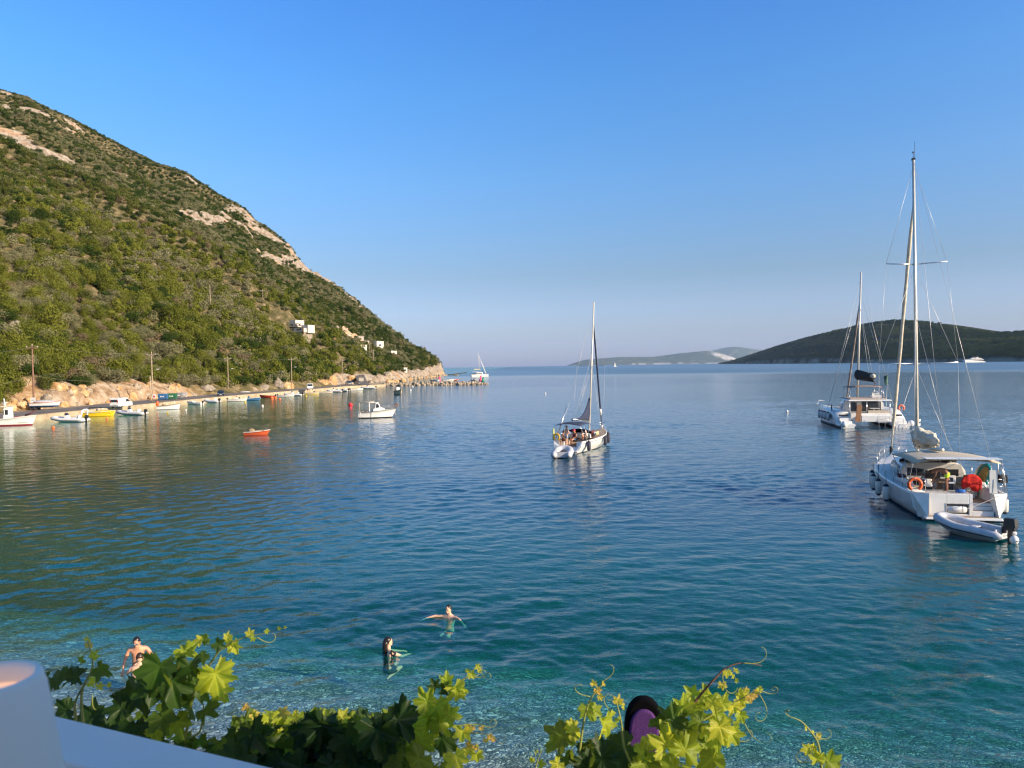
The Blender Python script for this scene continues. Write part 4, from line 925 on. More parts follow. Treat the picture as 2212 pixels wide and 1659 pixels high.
def rib(loc, rz, label, L=5.0, B=2.1, tube=None, inner=None, console=True, arch=False, motor=DARK, group=None, name='inflatable_boat', r=0.24, seat=True, ob=1.0):
    tube = tube or LGREYT; t = thing(name, label, 'boat', (loc[0], loc[1], 0), rz, group)
    mb = MB(); pts = []; rs = []
    hb = B / 2 - r
    path = [(-0.25, hb, 0.30), (0.0, hb, 0.30)] + [(L * 0.58 * k / 5, hb, 0.30 + 0.02 * k) for k in range(1, 6)]
    for k in range(1, 9):
        a = math.pi / 2 * k / 8; path.append((L * 0.58 + (L * 0.42 - r) * math.sin(a), hb * math.cos(a) ** 0.8 if k < 8 else 0.0, 0.40 + 0.22 * math.sin(a)))
    full = path + [(x, -y, z) for x, y, z in path[::-1][1:]]
    rad = [r * 0.35 if i in (0, len(full) - 1) else r for i in range(len(full))]
    mb.tube(full, rad, 12); tb = mb.build('tube', tube, t)
    mb = MB()
    for s in (1, -1):
        q = [(x, s * (y + r * 0.93), z - 0.06) for x, y, z in path[1:]]; q = [(x, y, z) for x, y, z in q if s * y > r]
        mb.tube(q, 0.03, 5)
    mb.build('rubbing_strake', DARK if tube is not BLACKC else GREYM, t)
    mb = MB(); secs = []
    for i in range(12):
        f = i / 11; x = f * L * 0.93; w = hb * (1 if f < 0.5 else max(0.02, math.cos((f - 0.5) * math.pi)) ** 0.8); secs.append([(x, w, 0.3 + 0.2 * f ** 3), (x, w * 0.8, 0.06 + 0.2 * f ** 3), (x, 0, -0.22 + 0.5 * f ** 4), (x, -w * 0.8, 0.06 + 0.2 * f ** 3), (x, -w, 0.3 + 0.2 * f ** 3)])
    mb.loft(secs); mb.box(0.0, L * 0.7, -hb, hb, 0.2, 0.24); mb.box(0.0, 0.06, -hb, hb, 0.1, 0.55); mb.build('hull', inner or GEL, t)
    if console:
        mb = MB(); mb.box(L * 0.46, L * 0.60, -0.33, 0.33, 0.24, 1.05, 0, None, 0.08, 0.05); mb.build('console', GEL, t, bevel=0.04)
        mb = MB(); mb.prism([(L * 0.50, 1.04), (L * 0.55, 1.38), (L * 0.56, 1.38), (L * 0.57, 1.04)], -0.3, 0.3, 'y'); mb.build('windscreen', GLASS, t)
    if seat:
        mb = MB(); mb.box(L * 0.2, L * 0.36, -0.42, 0.42, 0.24, 0.72); mb.box(L * 0.17, L * 0.21, -0.42, 0.42, 0.6, 1.05); mb.build('seat', GEL, t, bevel=0.05)
    if arch:
        mb = MB(); mb.tube([(0.25, 0.75, 0.45), (0.1, 0.72, 1.0), (-0.05, 0.6, 1.75), (-0.08, 0.4, 1.85), (-0.08, -0.4, 1.85), (-0.05, -0.6, 1.75), (0.1, -0.72, 1.0), (0.25, -0.75, 0.45)], 0.08, 8, sq=1.6); mb.build('roll_bar', GEL, t)
    if motor: outboard(t, -0.05, 0.55, motor, ob)
    return t
def buoy(px, py, r, m_, label):
    b = onz(px, py); t = thing('mooring_buoy', label, 'buoy', (b.x, b.y, 0)); mb = MB(); mb.ball((0, 0, r * 0.45), r, n=16, k=10); mb.build('float', m_, t)
    mb = MB(); mb.torus((0, 0, r * 1.52), r * 0.18, r * 0.05, 'x', n=12); mb.build('ring', STEEL, t)
BUO = mat('orange_buoy', (0.75, 0.16, 0.05), 0.5); BUR = mat('red_buoy', (0.70, 0.02, 0.03), 0.45); BUW = mat('white_buoy', (0.75, 0.72, 0.68), 0.5, var=0.1)
for a in ((757, 876.5, 0.42, BUR, 'large red mooring buoy left of the cabin fishing boat'), (115, 925, 0.22, BUO, 'faded orange buoy below the white inflatable with roll bar'), (230.6, 905, 0.17, BUO, 'small orange buoy right of the yellow motorboat'), (362, 892, 0.14, YEL, 'small yellow buoy below the little white fishing boat'), (401.8, 887, 0.17, BUW, 'white buoy right of the little white fishing boat'),
          (567, 877.5, 0.22, BUW, 'white buoy alone in front of the blue and white boat'), (529.5, 868.5, 0.2, YEL, 'yellow buoy under the blue and white boat'), (587.5, 861, 0.42, BUO, 'big orange buoy at the bow of the dark red boat'), (595, 860.5, 0.3, BUO, 'orange buoy just right of the big one by the red boat'), (604.3, 863, 0.26, BUO, 'orange red buoy under the white dinghy'), (661.5, 856.5, 0.22, YEL, 'yellow buoy under the yellowish open boat'),
          (891.5, 835.5, 0.3, BUW, 'white buoy close to the breakwater boulders'), (886.8, 844, 0.32, BUW, 'white buoy right of the small boat seen bow on'), (1178, 850.5, 0.22, BUW, 'white buoy alone in open water left of the middle sailboat'), (1700, 890, 0.2, BUW, 'tiny white buoy left of the catamaran'), (1066, 1008, 0.06, BUW, 'tiny pale float in open water below the breakwater')): 
    if a[0] != 1066: buoy(*a)
# red rowing boat
S0 = onz(528, 940.5); open_boat((S0.x, S0.y, 0), R(8), 'small orange red rowing boat floating alone in the bay', 2.55, 1.15, [REDORA, REDORA, REDORA, WHITE, TEAK], False, extras='op', Hs=0.42, Hb=0.62)
# boats along the quay
S0 = onz(184, 911); rib((S0.x, S0.y, 0), R(176), 'white inflatable boat with a tall roll bar moored at the near quay', 5.4, 2.2, LGREYT, GEL, True, True, DARK, r=0.26)
S0 = onz(181, 900); t = open_boat((S0.x, S0.y, 0), R(10), 'white and yellow motorboat with a black bimini', 4.7, 1.9, [YEL, YEL, YEL, GELOLD, GELOLD], 2, 'motorboat', extras='cbf', Hs=0.7, Hb=1.0)
S0 = onz(312, 896.5); rib((S0.x, S0.y, 0), R(172), 'dark grey inflatable boat with white console and black outboard', 5.2, 2.1, GREYT, GELOLD, True, False, DARK)
S0 = onz(340, 885); t = open_boat((S0.x, S0.y, 0), R(14), 'little white wooden fishing boat with a black rubbing strake and an orange bag', 3.9, 1.6, [BBLK, WHITE, GEL, BBLK, TEAK], False, 'small_fishing_boat', extras='p', Hs=0.75, Hb=1.15)
mb = MB(); mb.ball((0.1, -0.4, 1.2), (0.28, 0.25, 0.55), n=10, k=8); mb.build('float_bag', ORANGE, t)
mb = MB(); mb.tube([(3.1, 0, 0.9), (3.1, 0, 1.7)], 0.03, 6); mb.build('bow_post', WHITE, t)
QB = [('o', 437, 874, 160, 4.0, 'white open boat at the left end of the middle row', None, 'f'), ('r', 472, 870, 170, 3.6, 'short grey inflatable with two seats in the middle row', GREYT, ''), ('o', 493, 867, 8, 4.2, 'white open boat left of the blue and white one', None, 'c'), ('o', 519, 865.5, 6, 4.6, 'blue and white open boat with a black outboard', [BLUEF, BLUE, BLUE, WHITE, GELOLD], 'c'),
      ('o', 594, 858.5, 176, 4.0, 'dark red open boat moored beside orange buoys', [RED, RED, RED, RED, TEAK], ''), ('o', 601, 857.5, 3, 4.2, 'white low dinghy right of the dark red boat', None, ''), ('r', 652, 855.3, 175, 5.2, 'white inflatable with console between the dinghy and the yellowish boat', LGREYT, 'c'), ('o', 655, 853, 2, 4.4, 'yellowish open boat with a dark outboard', [YELLOWB, mat('pale_yellow_paint', (0.62, 0.52, 0.25), 0.5), M('pale_yellow_paint'), WHITE, TEAK], ''),
      ('o', 680, 850.7, 5, 5.2, 'long cream wooden open boat', [BLUEF, M('cream_render'), M('cream_render'), WHITE, TEAK], ''), ('r', 738, 847, 178, 4.8, 'white inflatable with a brown waterline left of the outboard row', LGREYT, 'c'), ('r', 752, 845.5, 165, 4.2, 'small grey inflatable moored behind another inflatable', GREYT, ''), ('o', 757, 844, 20, 4.0, 'white open boat with covered engine near the quay corner', None, 'f'), ('r', 811, 840, 172, 5.6, 'long pale inflatable nearest to the breakwater', LGREYT, 'c')]
for (k, px, py, hd, L, lb, m_, ex) in QB:
    S0 = onz(px, py)
    if k == 'o': open_boat((S0.x, S0.y, 0), R(hd), lb, L, L * 0.38, m_, 1, 'moored_boat', extras=ex)
    else: rib((S0.x, S0.y, 0), R(hd), lb, L, 1.9, m_, None, 'c' in ex, False, DARK)
# behind the breakwater
for (k, px, py, hd, L, lb, m_, ex) in (('o', 931, 824, 20, 4.5, 'white boat with teal cover behind the breakwater', [TEALP, TEALP, GELOLD, TEALP, TEALP], 'c'), ('o', 944, 824, 150, 4.0, 'dark blue small boat behind the breakwater', [BLUEF, BLUE, BLUE, WHITE, GELOLD], 'c'), ('o', 957, 823.5, 10, 5.5, 'white motorboat behind the middle of the breakwater', None, 'cf'), ('r', 972, 822.8, 4, 5.0, 'orange inflatable behind the breakwater', mat('orange_tube', (0.75, 0.20, 0.08), 0.5), ''), ('o', 1019, 824, 300, 5.2, 'white motorboat with windscreen near the end of the breakwater', None, 'cfb')):
    S0 = onz(px, py)
    if k == 'o': open_boat((S0.x, S0.y, 0), R(hd), lb, L, L * 0.4, m_, 1, 'anchored_boat', extras=ex, Hs=0.7, Hb=1.0)
    else: rib((S0.x, S0.y, 0), R(hd), lb, L, 1.9, m_, None, True, False, DARK)
for (px, py, m_, h, lb) in ((1043, 824, GREENP, 2.2, 'green conical marker float at the tip of the breakwater'), (1038, 823, PINK, 2.8, 'pink marker float next to the green one'), (949, 823, PINK, 2.4, 'pink marker float behind the middle of the breakwater')):
    b = onz(px, py); t = thing('marker_float', lb, 'marker', (b.x, b.y, 0)); mb = MB(); mb.tube([(0, 0, -0.2), (0, 0, 0.3), (0, 0, h)], [0.9, 0.8, 0.08], 10); mb.build('cone', m_, t); mb = MB(); mb.tube([(0, 0, -0.3), (0, 0, 0.15)], 1.0, 12); mb.build('base', DARK, t); mb = MB(); mb.box(0.0, 0.7, -0.02, 0.02, h - 0.5, h); mb.build('flag', m_, t)

# caiques with cabins
def awning(t, x0, x1, w, z, m_, posts=((0, 1), (1, 1))):
    mb = MB(); mb.loft([[(x0 + (x1 - x0) * f, y, z + 0.12 * math.cos(y / w * 1.5)) for y in np.linspace(-w, w, 9)] for f in np.linspace(0, 1, 6)]); o = mb.build('awning', m_, t); o.modifiers.new('s', 'SOLIDIFY').thickness = 0.05
# white fishing boat at far left
bowp = onz(70, 918); L = 8.4; hd = R(6)
loc = (bowp.x - L * math.cos(hd), bowp.y - L * math.sin(hd)); t = thing('fishing_boat', 'white wooden fishing boat with red waterline and cream awning at the left edge', 'boat', (loc[0], loc[1], 0), hd)
mb, _ = hull_mb(L, 2.7, 0.85, 1.45, 0.5, 0.35, 0.6, 0.3, stripe=0.02, wl=0.16); mb.build('hull', [BRED, BRED, GEL, GEL, GELOLD], t)
mb = MB(); mb.tube([(0.2, 0, 0.75)] + [(x, -1.345 * 1.0, 0.78 + 0.5 * (x / L) ** 2) for x in (2, 3.5, 5)], 0.01, 4)
awning(t, 0.8, 5.4, 1.1, 2.75, TAN)
mb = MB()
for x in (1.0, 3.1, 5.2):
    for s in (-1, 1): mb.tube([(x, s * 1.05, 0.8), (x, s * 1.05, 2.76)], 0.04, 6)
mb.build('awning_posts', WHITE, t)
mb = MB(); mb.box(4.7, 5.6, -0.55, 0.55, 0.4, 2.7, 0, None, 0.05, 0.05); mb.build('wheelhouse', GEL, t, bevel=0.04); mb = MB(); mb.box(4.85, 5.4, -0.58, 0.58, 1.6, 2.3); mb.build('wheelhouse_window', GLASS, t)
mb = MB(); mb.tube([(4.4, 0.3, 2.7), (4.55, 0.15, 3.9)], 0.05, 6); mb.tube([(4.9, -0.2, 2.7), (4.6, 0.05, 3.9)], 0.09, 6); mb.tube([(4.2, 0, 3.3), (5.1, 0, 3.3)], 0.04, 6); mb.build('mast_frame', WHITE, t)
mb = MB(); mb.box(6.0, 6.6, -0.3, 0.3, 0.9, 1.35); mb.box(3.4, 3.9, -0.4, 0.3, 0.4, 1.3); mb.box(2.2, 2.7, -0.2, 0.5, 0.4, 1.15); mb.build('deck_gear', mat('deck_gear', (0.2, 0.08, 0.08), 0.7, var=0.4, scale=9), t, bevel=0.05)
mb = MB(); mb.tube([(7.3, 0.3, 1.4), (7.9, 0.3, 1.6), (8.9, 0.2, 2.1)], [0.14, 0.1, 0.04], 6); mb.tube([(7.6, -0.3, 1.45), (8.6, -0.2, 1.9)], 0.05, 6); mb.build('winch', MAROON, t)
# cabin fishing boat on the open water
S0 = onz(774, 903.5); hd = R(12); L = 5.0
t = thing('cabin_fishing_boat', 'white fishing boat with a small cabin and awning frame anchored in the bay', 'boat', (S0.x, S0.y, 0), hd)
mb, _ = hull_mb(L, 2.05, 0.95, 1.35, 0.4, 0.6, 0.7, 0.35, stripe=0.02, wl=0.13, flare=0.9); mb.build('hull', [BBLK, BBLK, GEL, BBLK, GELOLD], t)
mb = MB(); mb.prism([(2.2, 0.5), (2.2, 1.35), (2.45, 1.45), (2.6, 2.28), (3.05, 2.28), (3.3, 1.6), (3.9, 1.45), (3.9, 0.9), (3.9, 0.5)], -0.62, 0.62, 'y'); mb.build('cabin', GEL, t, bevel=0.05)
for s in (-1, 1): mb = MB(); mb.prism([(2.62, 1.5), (2.68, 2.1), (2.98, 2.1), (3.15, 1.6)], s * 0.60, s * 0.65, 'y'); mb.build('cabin_window', GLASS, t)
mb = MB(); mb.box(1.55, 3.0, -0.75, 0.75, 2.30, 2.37); mb.build('cabin_roof', GEL, t, bevel=0.02)
mb = MB(); mb.box(1.62, 1.75, -0.6, -0.5, 0.5, 2.3); mb.box(1.62, 1.75, 0.5, 0.6, 0.5, 2.3); mb.build('roof_posts', GEL, t)
mb = MB(); mb.tube([(0.2, 0.0, 0.5), (0.2, 0, 2.45)], 0.03, 6); mb.tube([(0.1, 0, 2.42), (1.8, 0, 2.42), (2.4, 0, 2.5)], 0.05, 6); mb.build('awning_boom', TAN, t)
mb = MB(); mb.tube([(0.95, -0.7, 1.0), (1.0, -0.65, 0.5)], 0.02, 5); mb.tube([(4.0, 0.2, 1.4), (4.0, 0.2, 1.75), (4.9, 0.1, 1.75)], 0.02, 5); mb.tube([(4.0, -0.4, 1.4), (4.0, -0.4, 1.75), (4.9, -0.1, 1.75), (4.95, 0.1, 1.75)], 0.02, 5); mb.build('rail', STEEL, t)
mb = MB(); mb.torus((5.75, 0, 1.85), 0.20, 0.11, 'y', n=16); mb.box(4.9, 5.6, -0.12, 0.12, 1.62, 1.70); mb.build('net_hauler', mat('hauler', (0.22, 0.13, 0.09), 0.7, var=0.3), t)
mb = MB(); mb.ball((1.2, 0.2, 0.75), (0.5, 0.4, 0.3)); mb.ball((0.6, -0.3, 0.9), (0.25, 0.2, 0.18)); mb.build('net_heap', M('net_heap'), t)
mb = MB(); mb.tube([(0.35, -1.0, 0.95), (0.32, -1.02, 0.1)], 0.06, 6); mb.tube([(2.0, -1.12, 1.0), (2.0, -1.1, 0.15)], 0.035, 6); mb.build('side_fenders', GELOLD, t)
mb = MB(); mb.tube([(5.35, 0, 1.3), (5.7, 0.05, 0.0)], 0.02, 5); mb.tube([(5.35, 0, 1.3), (5.6, -0.2, 0.3)], 0.03, 5); mb.build('anchor_line', TAN, t)
# small caique seen bow on
S0 = onz(853, 852.5); t = thing('wooden_caique', 'small wooden boat with a cream bow and boxy wheelhouse seen bow on', 'boat', (S0.x - 0.4, S0.y + 3.2, 0), R(-62))
mb, _ = hull_mb(4.6, 2.0, 0.85, 1.5, 0.4, 0.5, 0.5, 0.3, stripe=0.1); mb.build('hull', [BBLK, mat('cream_paint', (0.66, 0.55, 0.36), 0.5), M('cream_paint'), mat('olive_paint', (0.35, 0.30, 0.08), 0.5), TEAK], t)
mb = MB(); mb.box(1.4, 2.6, -0.5, 0.5, 0.5, 2.0, 0, None, 0.06, 0.04); mb.build('wheelhouse', GELOLD, t, bevel=0.04); mb = MB(); mb.box(1.6, 2.4, -0.53, 0.53, 1.4, 1.8); mb.build('wheelhouse_window', GLASS, t)
mb = MB(); mb.ball((0.5, 0.75, 1.15), 0.32); mb.build('stern_float', PINK, t)
# stored boats on the quay
p = onz(90, 886, 0.8); t = thing('boat_on_trailer', 'white blue and red boat with a grey cover stored on a trailer on the quay', 'boat', (p.x - 2.2, p.y + 0.5, 0.8), R(8))
mb, _ = hull_mb(4.6, 1.8, 0.7, 0.95, 0.25, 0.8, 0.5, 0.3, stripe=0.12); 
for i, v in enumerate(mb.v): mb.v[i] = (v[0], v[1], v[2] + 0.65)
mb.build('hull', [BLUEF, BLUE, GEL, RED, GREYM], t)
mb = MB(); mb.ball((2.3, 0, 1.45), (2.1, 0.85, 0.35)); mb.build('cover', GREYT, t)
mb = MB(); mb.box(0.2, 5.4, -0.06, 0.06, 0.42, 0.52); mb.box(0.6, 0.8, -0.8, 0.8, 0.35, 0.5); mb.build('trailer_frame', GREYM, t)
for s in (-1, 1): mb = MB(); mb.tube([(0.9, s * 0.95, 0.28), (0.9, s * 0.8, 0.28)], 0.28, 12); mb.build('wheel', RUBBER, t)
def upturned(px, py, L, W, H, m_, label, rz):
    p = onz(px, py, 0.8); mb = MB(); secs = []
    for i in range(15):
        f = i / 14; w = max(0.02, math.sin(math.pi * (0.06 + 0.9 * f)) ** 0.6) * W; h = H * max(0.05, math.sin(math.pi * (0.1 + 0.82 * f)) ** 0.5)
        secs.append([((f - 0.5) * L, w * math.cos(a), 0.12 + h * math.sin(a)) for a in np.linspace(0, math.pi, 9)])
    mb.loft(secs, closed=True, cap0=0, cap1=0); o = mb.build('upturned_boat', m_); o.location = (p.x, p.y, 0.8); o.rotation_euler = (0, 0, rz); tag(o, label, 'boat')
upturned(141, 876, 2.6, 0.62, 0.5, M('pale_yellow_paint'), 'pale yellow upturned dinghy lying at the foot of the cutting', R(5))
upturned(177, 873, 2.7, 0.34, 0.22, YEL, 'bright yellow upturned canoe at the foot of the cutting', R(4))
upturned(530, 848, 2.9, 0.5, 0.25, GEL, 'white upturned board lying by the road right of the dark car', R(5))
p = onz(602, 841.5, 0.8); t = thing('empty_trailer', 'empty grey boat trailer beside the largest boulder', 'trailer', (p.x - 1, p.y, 0.8), R(8)); mb = MB(); mb.box(0, 3.4, -0.05, 0.05, 0.4, 0.5); mb.box(0.3, 0.45, -0.7, 0.7, 0.35, 0.5); mb.box(1.6, 1.75, -0.5, 0.5, 0.4, 0.6); mb.build('frame', GREYM, t)
for s in (-1, 1): mb = MB(); mb.tube([(0.4, s * 0.8, 0.26), (0.4, s * 0.66, 0.26)], 0.26, 12); mb.build('wheel', RUBBER, t)

# ------------------------------------------------------------------ houses on the slope
def at_hill(px, py): 
    h = raym(px, py); return Vector(h)
h0 = at_hill(622, 710); S = h0.y / 1597
t = thing('modern_house', 'large white modern house with terraces high on the hillside', 'house', (h0.x - 0.5, h0.y + 3, h0.z - 1.5), R(-28), scale=0.8)
t.scale = (1.12, 0.8, 0.74)
u_ = S * 1.0   # metres per reference pixel
W_ = 73 * u_ * 1.22
mb = MB(); mb.box(-W_ / 2, -W_ * 0.1, -2, 7, -0.5, 15 * u_ + 2.2); mb.build('left_wing', CREAM, t, bevel=0.03)
mb = MB(); mb.box(-W_ * 0.36, W_ * 0.16, 1, 8, 12 * u_ + 1, 30 * u_ + 1.0); mb.box(-W_ / 2, -W_ / 2 + 0.7, -1.6, -0.8, 15 * u_ + 2.2, 31 * u_ + 1); mb.build('upper_storey', CONCW, t, bevel=0.03)
mb = MB(); mb.box(-W_ * 0.1, W_ * 0.5, 1.5, 7, -1, 14 * u_ + 1); mb.build('ground_floor', CONCW, t, bevel=0.03)
mb = MB(); mb.box(-W_ * 0.1, W_ * 0.32, -1.6, 1.4, 12 * u_ + 0.4, 12 * u_ + 1.0); mb.build('terrace_slab', CONCW, t, bevel=0.02)
mb = MB(); mb.box(W_ * 0.14, W_ * 0.46, -2.0, 1.45, -0.6, 12 * u_ - 0.6); mb.build('lower_block', CONCW, t, bevel=0.02)
for x0 in (0.17, 0.38): mb = MB(); mb.box(W_ * x0, W_ * (x0 + 0.05), -2.05, -1.98, 3 * u_, 8.5 * u_); mb.build('window', GLASS, t)
mb = MB(); mb.box(-W_ * 0.1, W_ * 0.14, -1.9, -1.6, -0.8, 3.2 * u_ + 1.2); mb.build('terrace_wall', CREAM, t)
for (x0, x1, z0, z1) in ((-0.07, 0.02, 6.2, 11), (0.04, 0.12, 6.2, 11), ): mb = MB(); mb.box(W_ * x0, W_ * x1, 1.40, 1.46, z0 * u_, z1 * u_); mb.build('window', GLASS, t)
for x0 in (-0.06, 0.04, 0.14, 0.24): mb = MB(); mb.box(W_ * x0, W_ * (x0 + 0.07), 0.90, 0.97, 17 * u_, 22 * u_); mb.build('window', GLASS if x0 != 0.14 else M('brown_stain'), t)
mb = MB()
for x0 in (-0.09, 0.06, 0.2, 0.34, 0.46): mb.box(W_ * x0 - 0.1, W_ * x0 + 0.1, -1.7, -1.5, 12 * u_ + 1, 21 * u_ + 0.5)
mb.box(-W_ * 0.1, W_ * 0.36, -1.75, -1.45, 21 * u_ + 0.5, 21 * u_ + 0.75); mb.box(-W_ * 0.1, W_ * 0.36, 0.4, 0.7, 21 * u_ + 0.5, 21 * u_ + 0.75); mb.build('pergola', CONCW, t)
mb = MB(); mb.box(W_ * 0.47, W_ * 0.5, -2.2, -2.0, -2, 11 * u_); mb.box(W_ * 0.44, W_ * 0.47, -1.2, -1.0, -2, 11 * u_); mb.box(W_ * 0.30, W_ * 0.36, -2.05, -2.0, 2 * u_, 7 * u_); mb.build('side_frame', M('brown_stain'), t)
mb = MB(); mb.box(-W_ * 0.47, W_ * 0.44, -1.4, 6.6, -7, -0.62); mb.build('foundation_wall', GROCKM, t)
mb = MB(); mb.tube([(-W_ * 0.27, 3, 30 * u_ - 0.5), (-W_ * 0.27, 3, 33 * u_)], 0.35, 10); mb.build('roof_tank', GREYM, t)
def block_house(px, py, w, h, d, m_, label, rz=-25, win=(), extra=None, name='house', cat='house'):
    q = at_hill(px, py); k = q.y / 1597
    t = thing(name, label, cat, (q.x, q.y + d * 0.2, q.z - 1.5), R(rz)); W = w * k * 1.12; H = h * k + 1.5
    mb = MB(); mb.box(-W / 2, W / 2, -d / 2, d / 2, -2, H); mb.build('walls', m_, t, bevel=0.03)
    mb = MB(); mb.box(-W / 2 - 0.15, W / 2 + 0.15, -d / 2 - 0.15, d / 2 + 0.15, H - 0.02 + 0.02, H + 0.25); mb.build('roof_slab', m_, t, bevel=0.02)
    for (fx, fz, ww, hh) in win: mb = MB(); mb.box(W * fx - ww / 2, W * fx + ww / 2, -d / 2 - 0.05, -d / 2 - 0.01 + 0.04, H * fz, H * fz + hh); mb.build('window', GLASS, t)
    for s_ in (1,): mb = MB(); mb.box(W / 2 - 0.04, W / 2 + 0.05, -d * 0.2, d * 0.1, H * 0.45, H * 0.45 + 1.2); mb.build('window', GLASS, t)
    return t, W, H
block_house(770, 735, 17, 8, 7, CONC, 'unfinished grey concrete house below the dug out slope', win=((0.25, 0.5, 1.2, 1.2),))
block_house(786, 742, 11, 5, 5, CONCW, 'small pale annex just right of the unfinished concrete house')
block_house(777, 757, 17, 11, 6, CONCW, 'white house half hidden by cypresses below the concrete house', win=((-0.2, 0.5, 0.8, 1.0), (0.2, 0.5, 0.8, 1.0)))
block_house(809, 751, 25, 13, 8, mat('bright_render', (0.66, 0.62, 0.53), 0.8, var=0.04), 'plain white cube shaped house right of the utility poles')
block_house(843, 766, 16, 7, 7, CONCW, 'low white house with a roof tank furthest right on the slope', win=((0.1, 0.4, 1.0, 1.0),))
block_house(822, 772, 18, 6, 4, CONC, 'grey concrete retaining house beside the low white one', win=())
block_house(872, 803, 8, 8, 4, CONCW, 'tiny white beach hut under the trees near the shore', name='beach_hut', cat='hut')
q = at_hill(743, 733)      # dug out bare earth
mb = MB(); secs = []
for i in range(16):
    f = i / 15; px = 719 + 62 * f; top = (733, 718, 708, 706, 709, 713, 718, 722, 727, 731)[min(9, int(f * 9.99))]; a = at_hill(px, top + 3); b = at_hill(px, 737 + 7 * f); row = []
    for j in range(8):
        g = j / 7; P = b.lerp(a, g); z = float(hillz(np.array([P.x]), np.array([P.y]))[0]); row.append((P.x + 0.8 + 0.5 * math.sin(i * 2.1 + j * 1.7), P.y - 1.0, z + 1.1 + 0.6 * math.sin(i * 1.3 + j)))
    secs.append(row)
mb.loft(secs); o = mb.build('bare_earth_slope', tan_mat('bare_earth', [(0.3, (0.45, 0.24, 0.12)), (0.5, (0.60, 0.40, 0.25)), (0.65, (0.68, 0.56, 0.44))], 0.12, 0.6)); o['kind'] = 'structure'
# ------------------------------------------------------------------ people
DJ = dict(pelvis=(0, 0, .95), spine=(0.01, 0, 1.13), chest=(0, 0, 1.36), neck=(0, 0, 1.50), head=(0.025, 0, 1.62), top=(0.015, 0, 1.69))
for s_, q in ((1, 'L'), (-1, 'R')):
    DJ['sh' + q] = (0, .185 * s_, 1.42); DJ['el' + q] = (-.02, .25 * s_, 1.13); DJ['wr' + q] = (.03, .28 * s_, .88)
    DJ['hip' + q] = (0, .095 * s_, .90); DJ['kn' + q] = (.02, .11 * s_, .50); DJ['an' + q] = (-.02, .12 * s_, .08); DJ['toe' + q] = (.15, .14 * s_, .03)
RAD = dict(pelvis=(.15, .11), spine=(.135, .10), chest=(.165, .12), neck=(.056, .056), head=(.078, .092), top=(.062, .075), sh=(.062, .06), el=(.040, .040), wr=(.027, .025), pa=(.034, .018), hip=(.088, .088), kn=(.056, .056), an=(.037, .037), toe=(.036, .025))
def skin_mesh(name, V, E, Rr, root, mats):
    me = bpy.data.meshes.new(name); me.from_pydata([tuple(v) for v in V], E, []); o = bpy.data.objects.new(name, me); col.objects.link(o)
    md = o.modifiers.new('k', 'SKIN'); md.use_smooth_shade = True
    if not me.skin_vertices: 
        bpy.context.view_layer.objects.active = o; 
    sv = me.skin_vertices[0].data
    for i, r in enumerate(Rr): sv[i].radius = r; sv[i].use_root = (i == root)
    sb = o.modifiers.new('s', 'SUBSURF'); sb.levels = 1; sb.render_levels = 1
    dg = bpy.context.evaluated_depsgraph_get(); me2 = bpy.data.meshes.new_from_object(o.evaluated_get(dg)); bpy.data.objects.remove(o)
    me2.name = name; me2.materials.clear()
    for m in mats: me2.materials.append(m)
    me2.polygons.foreach_set('use_smooth', [True] * len(me2.polygons)); return me2
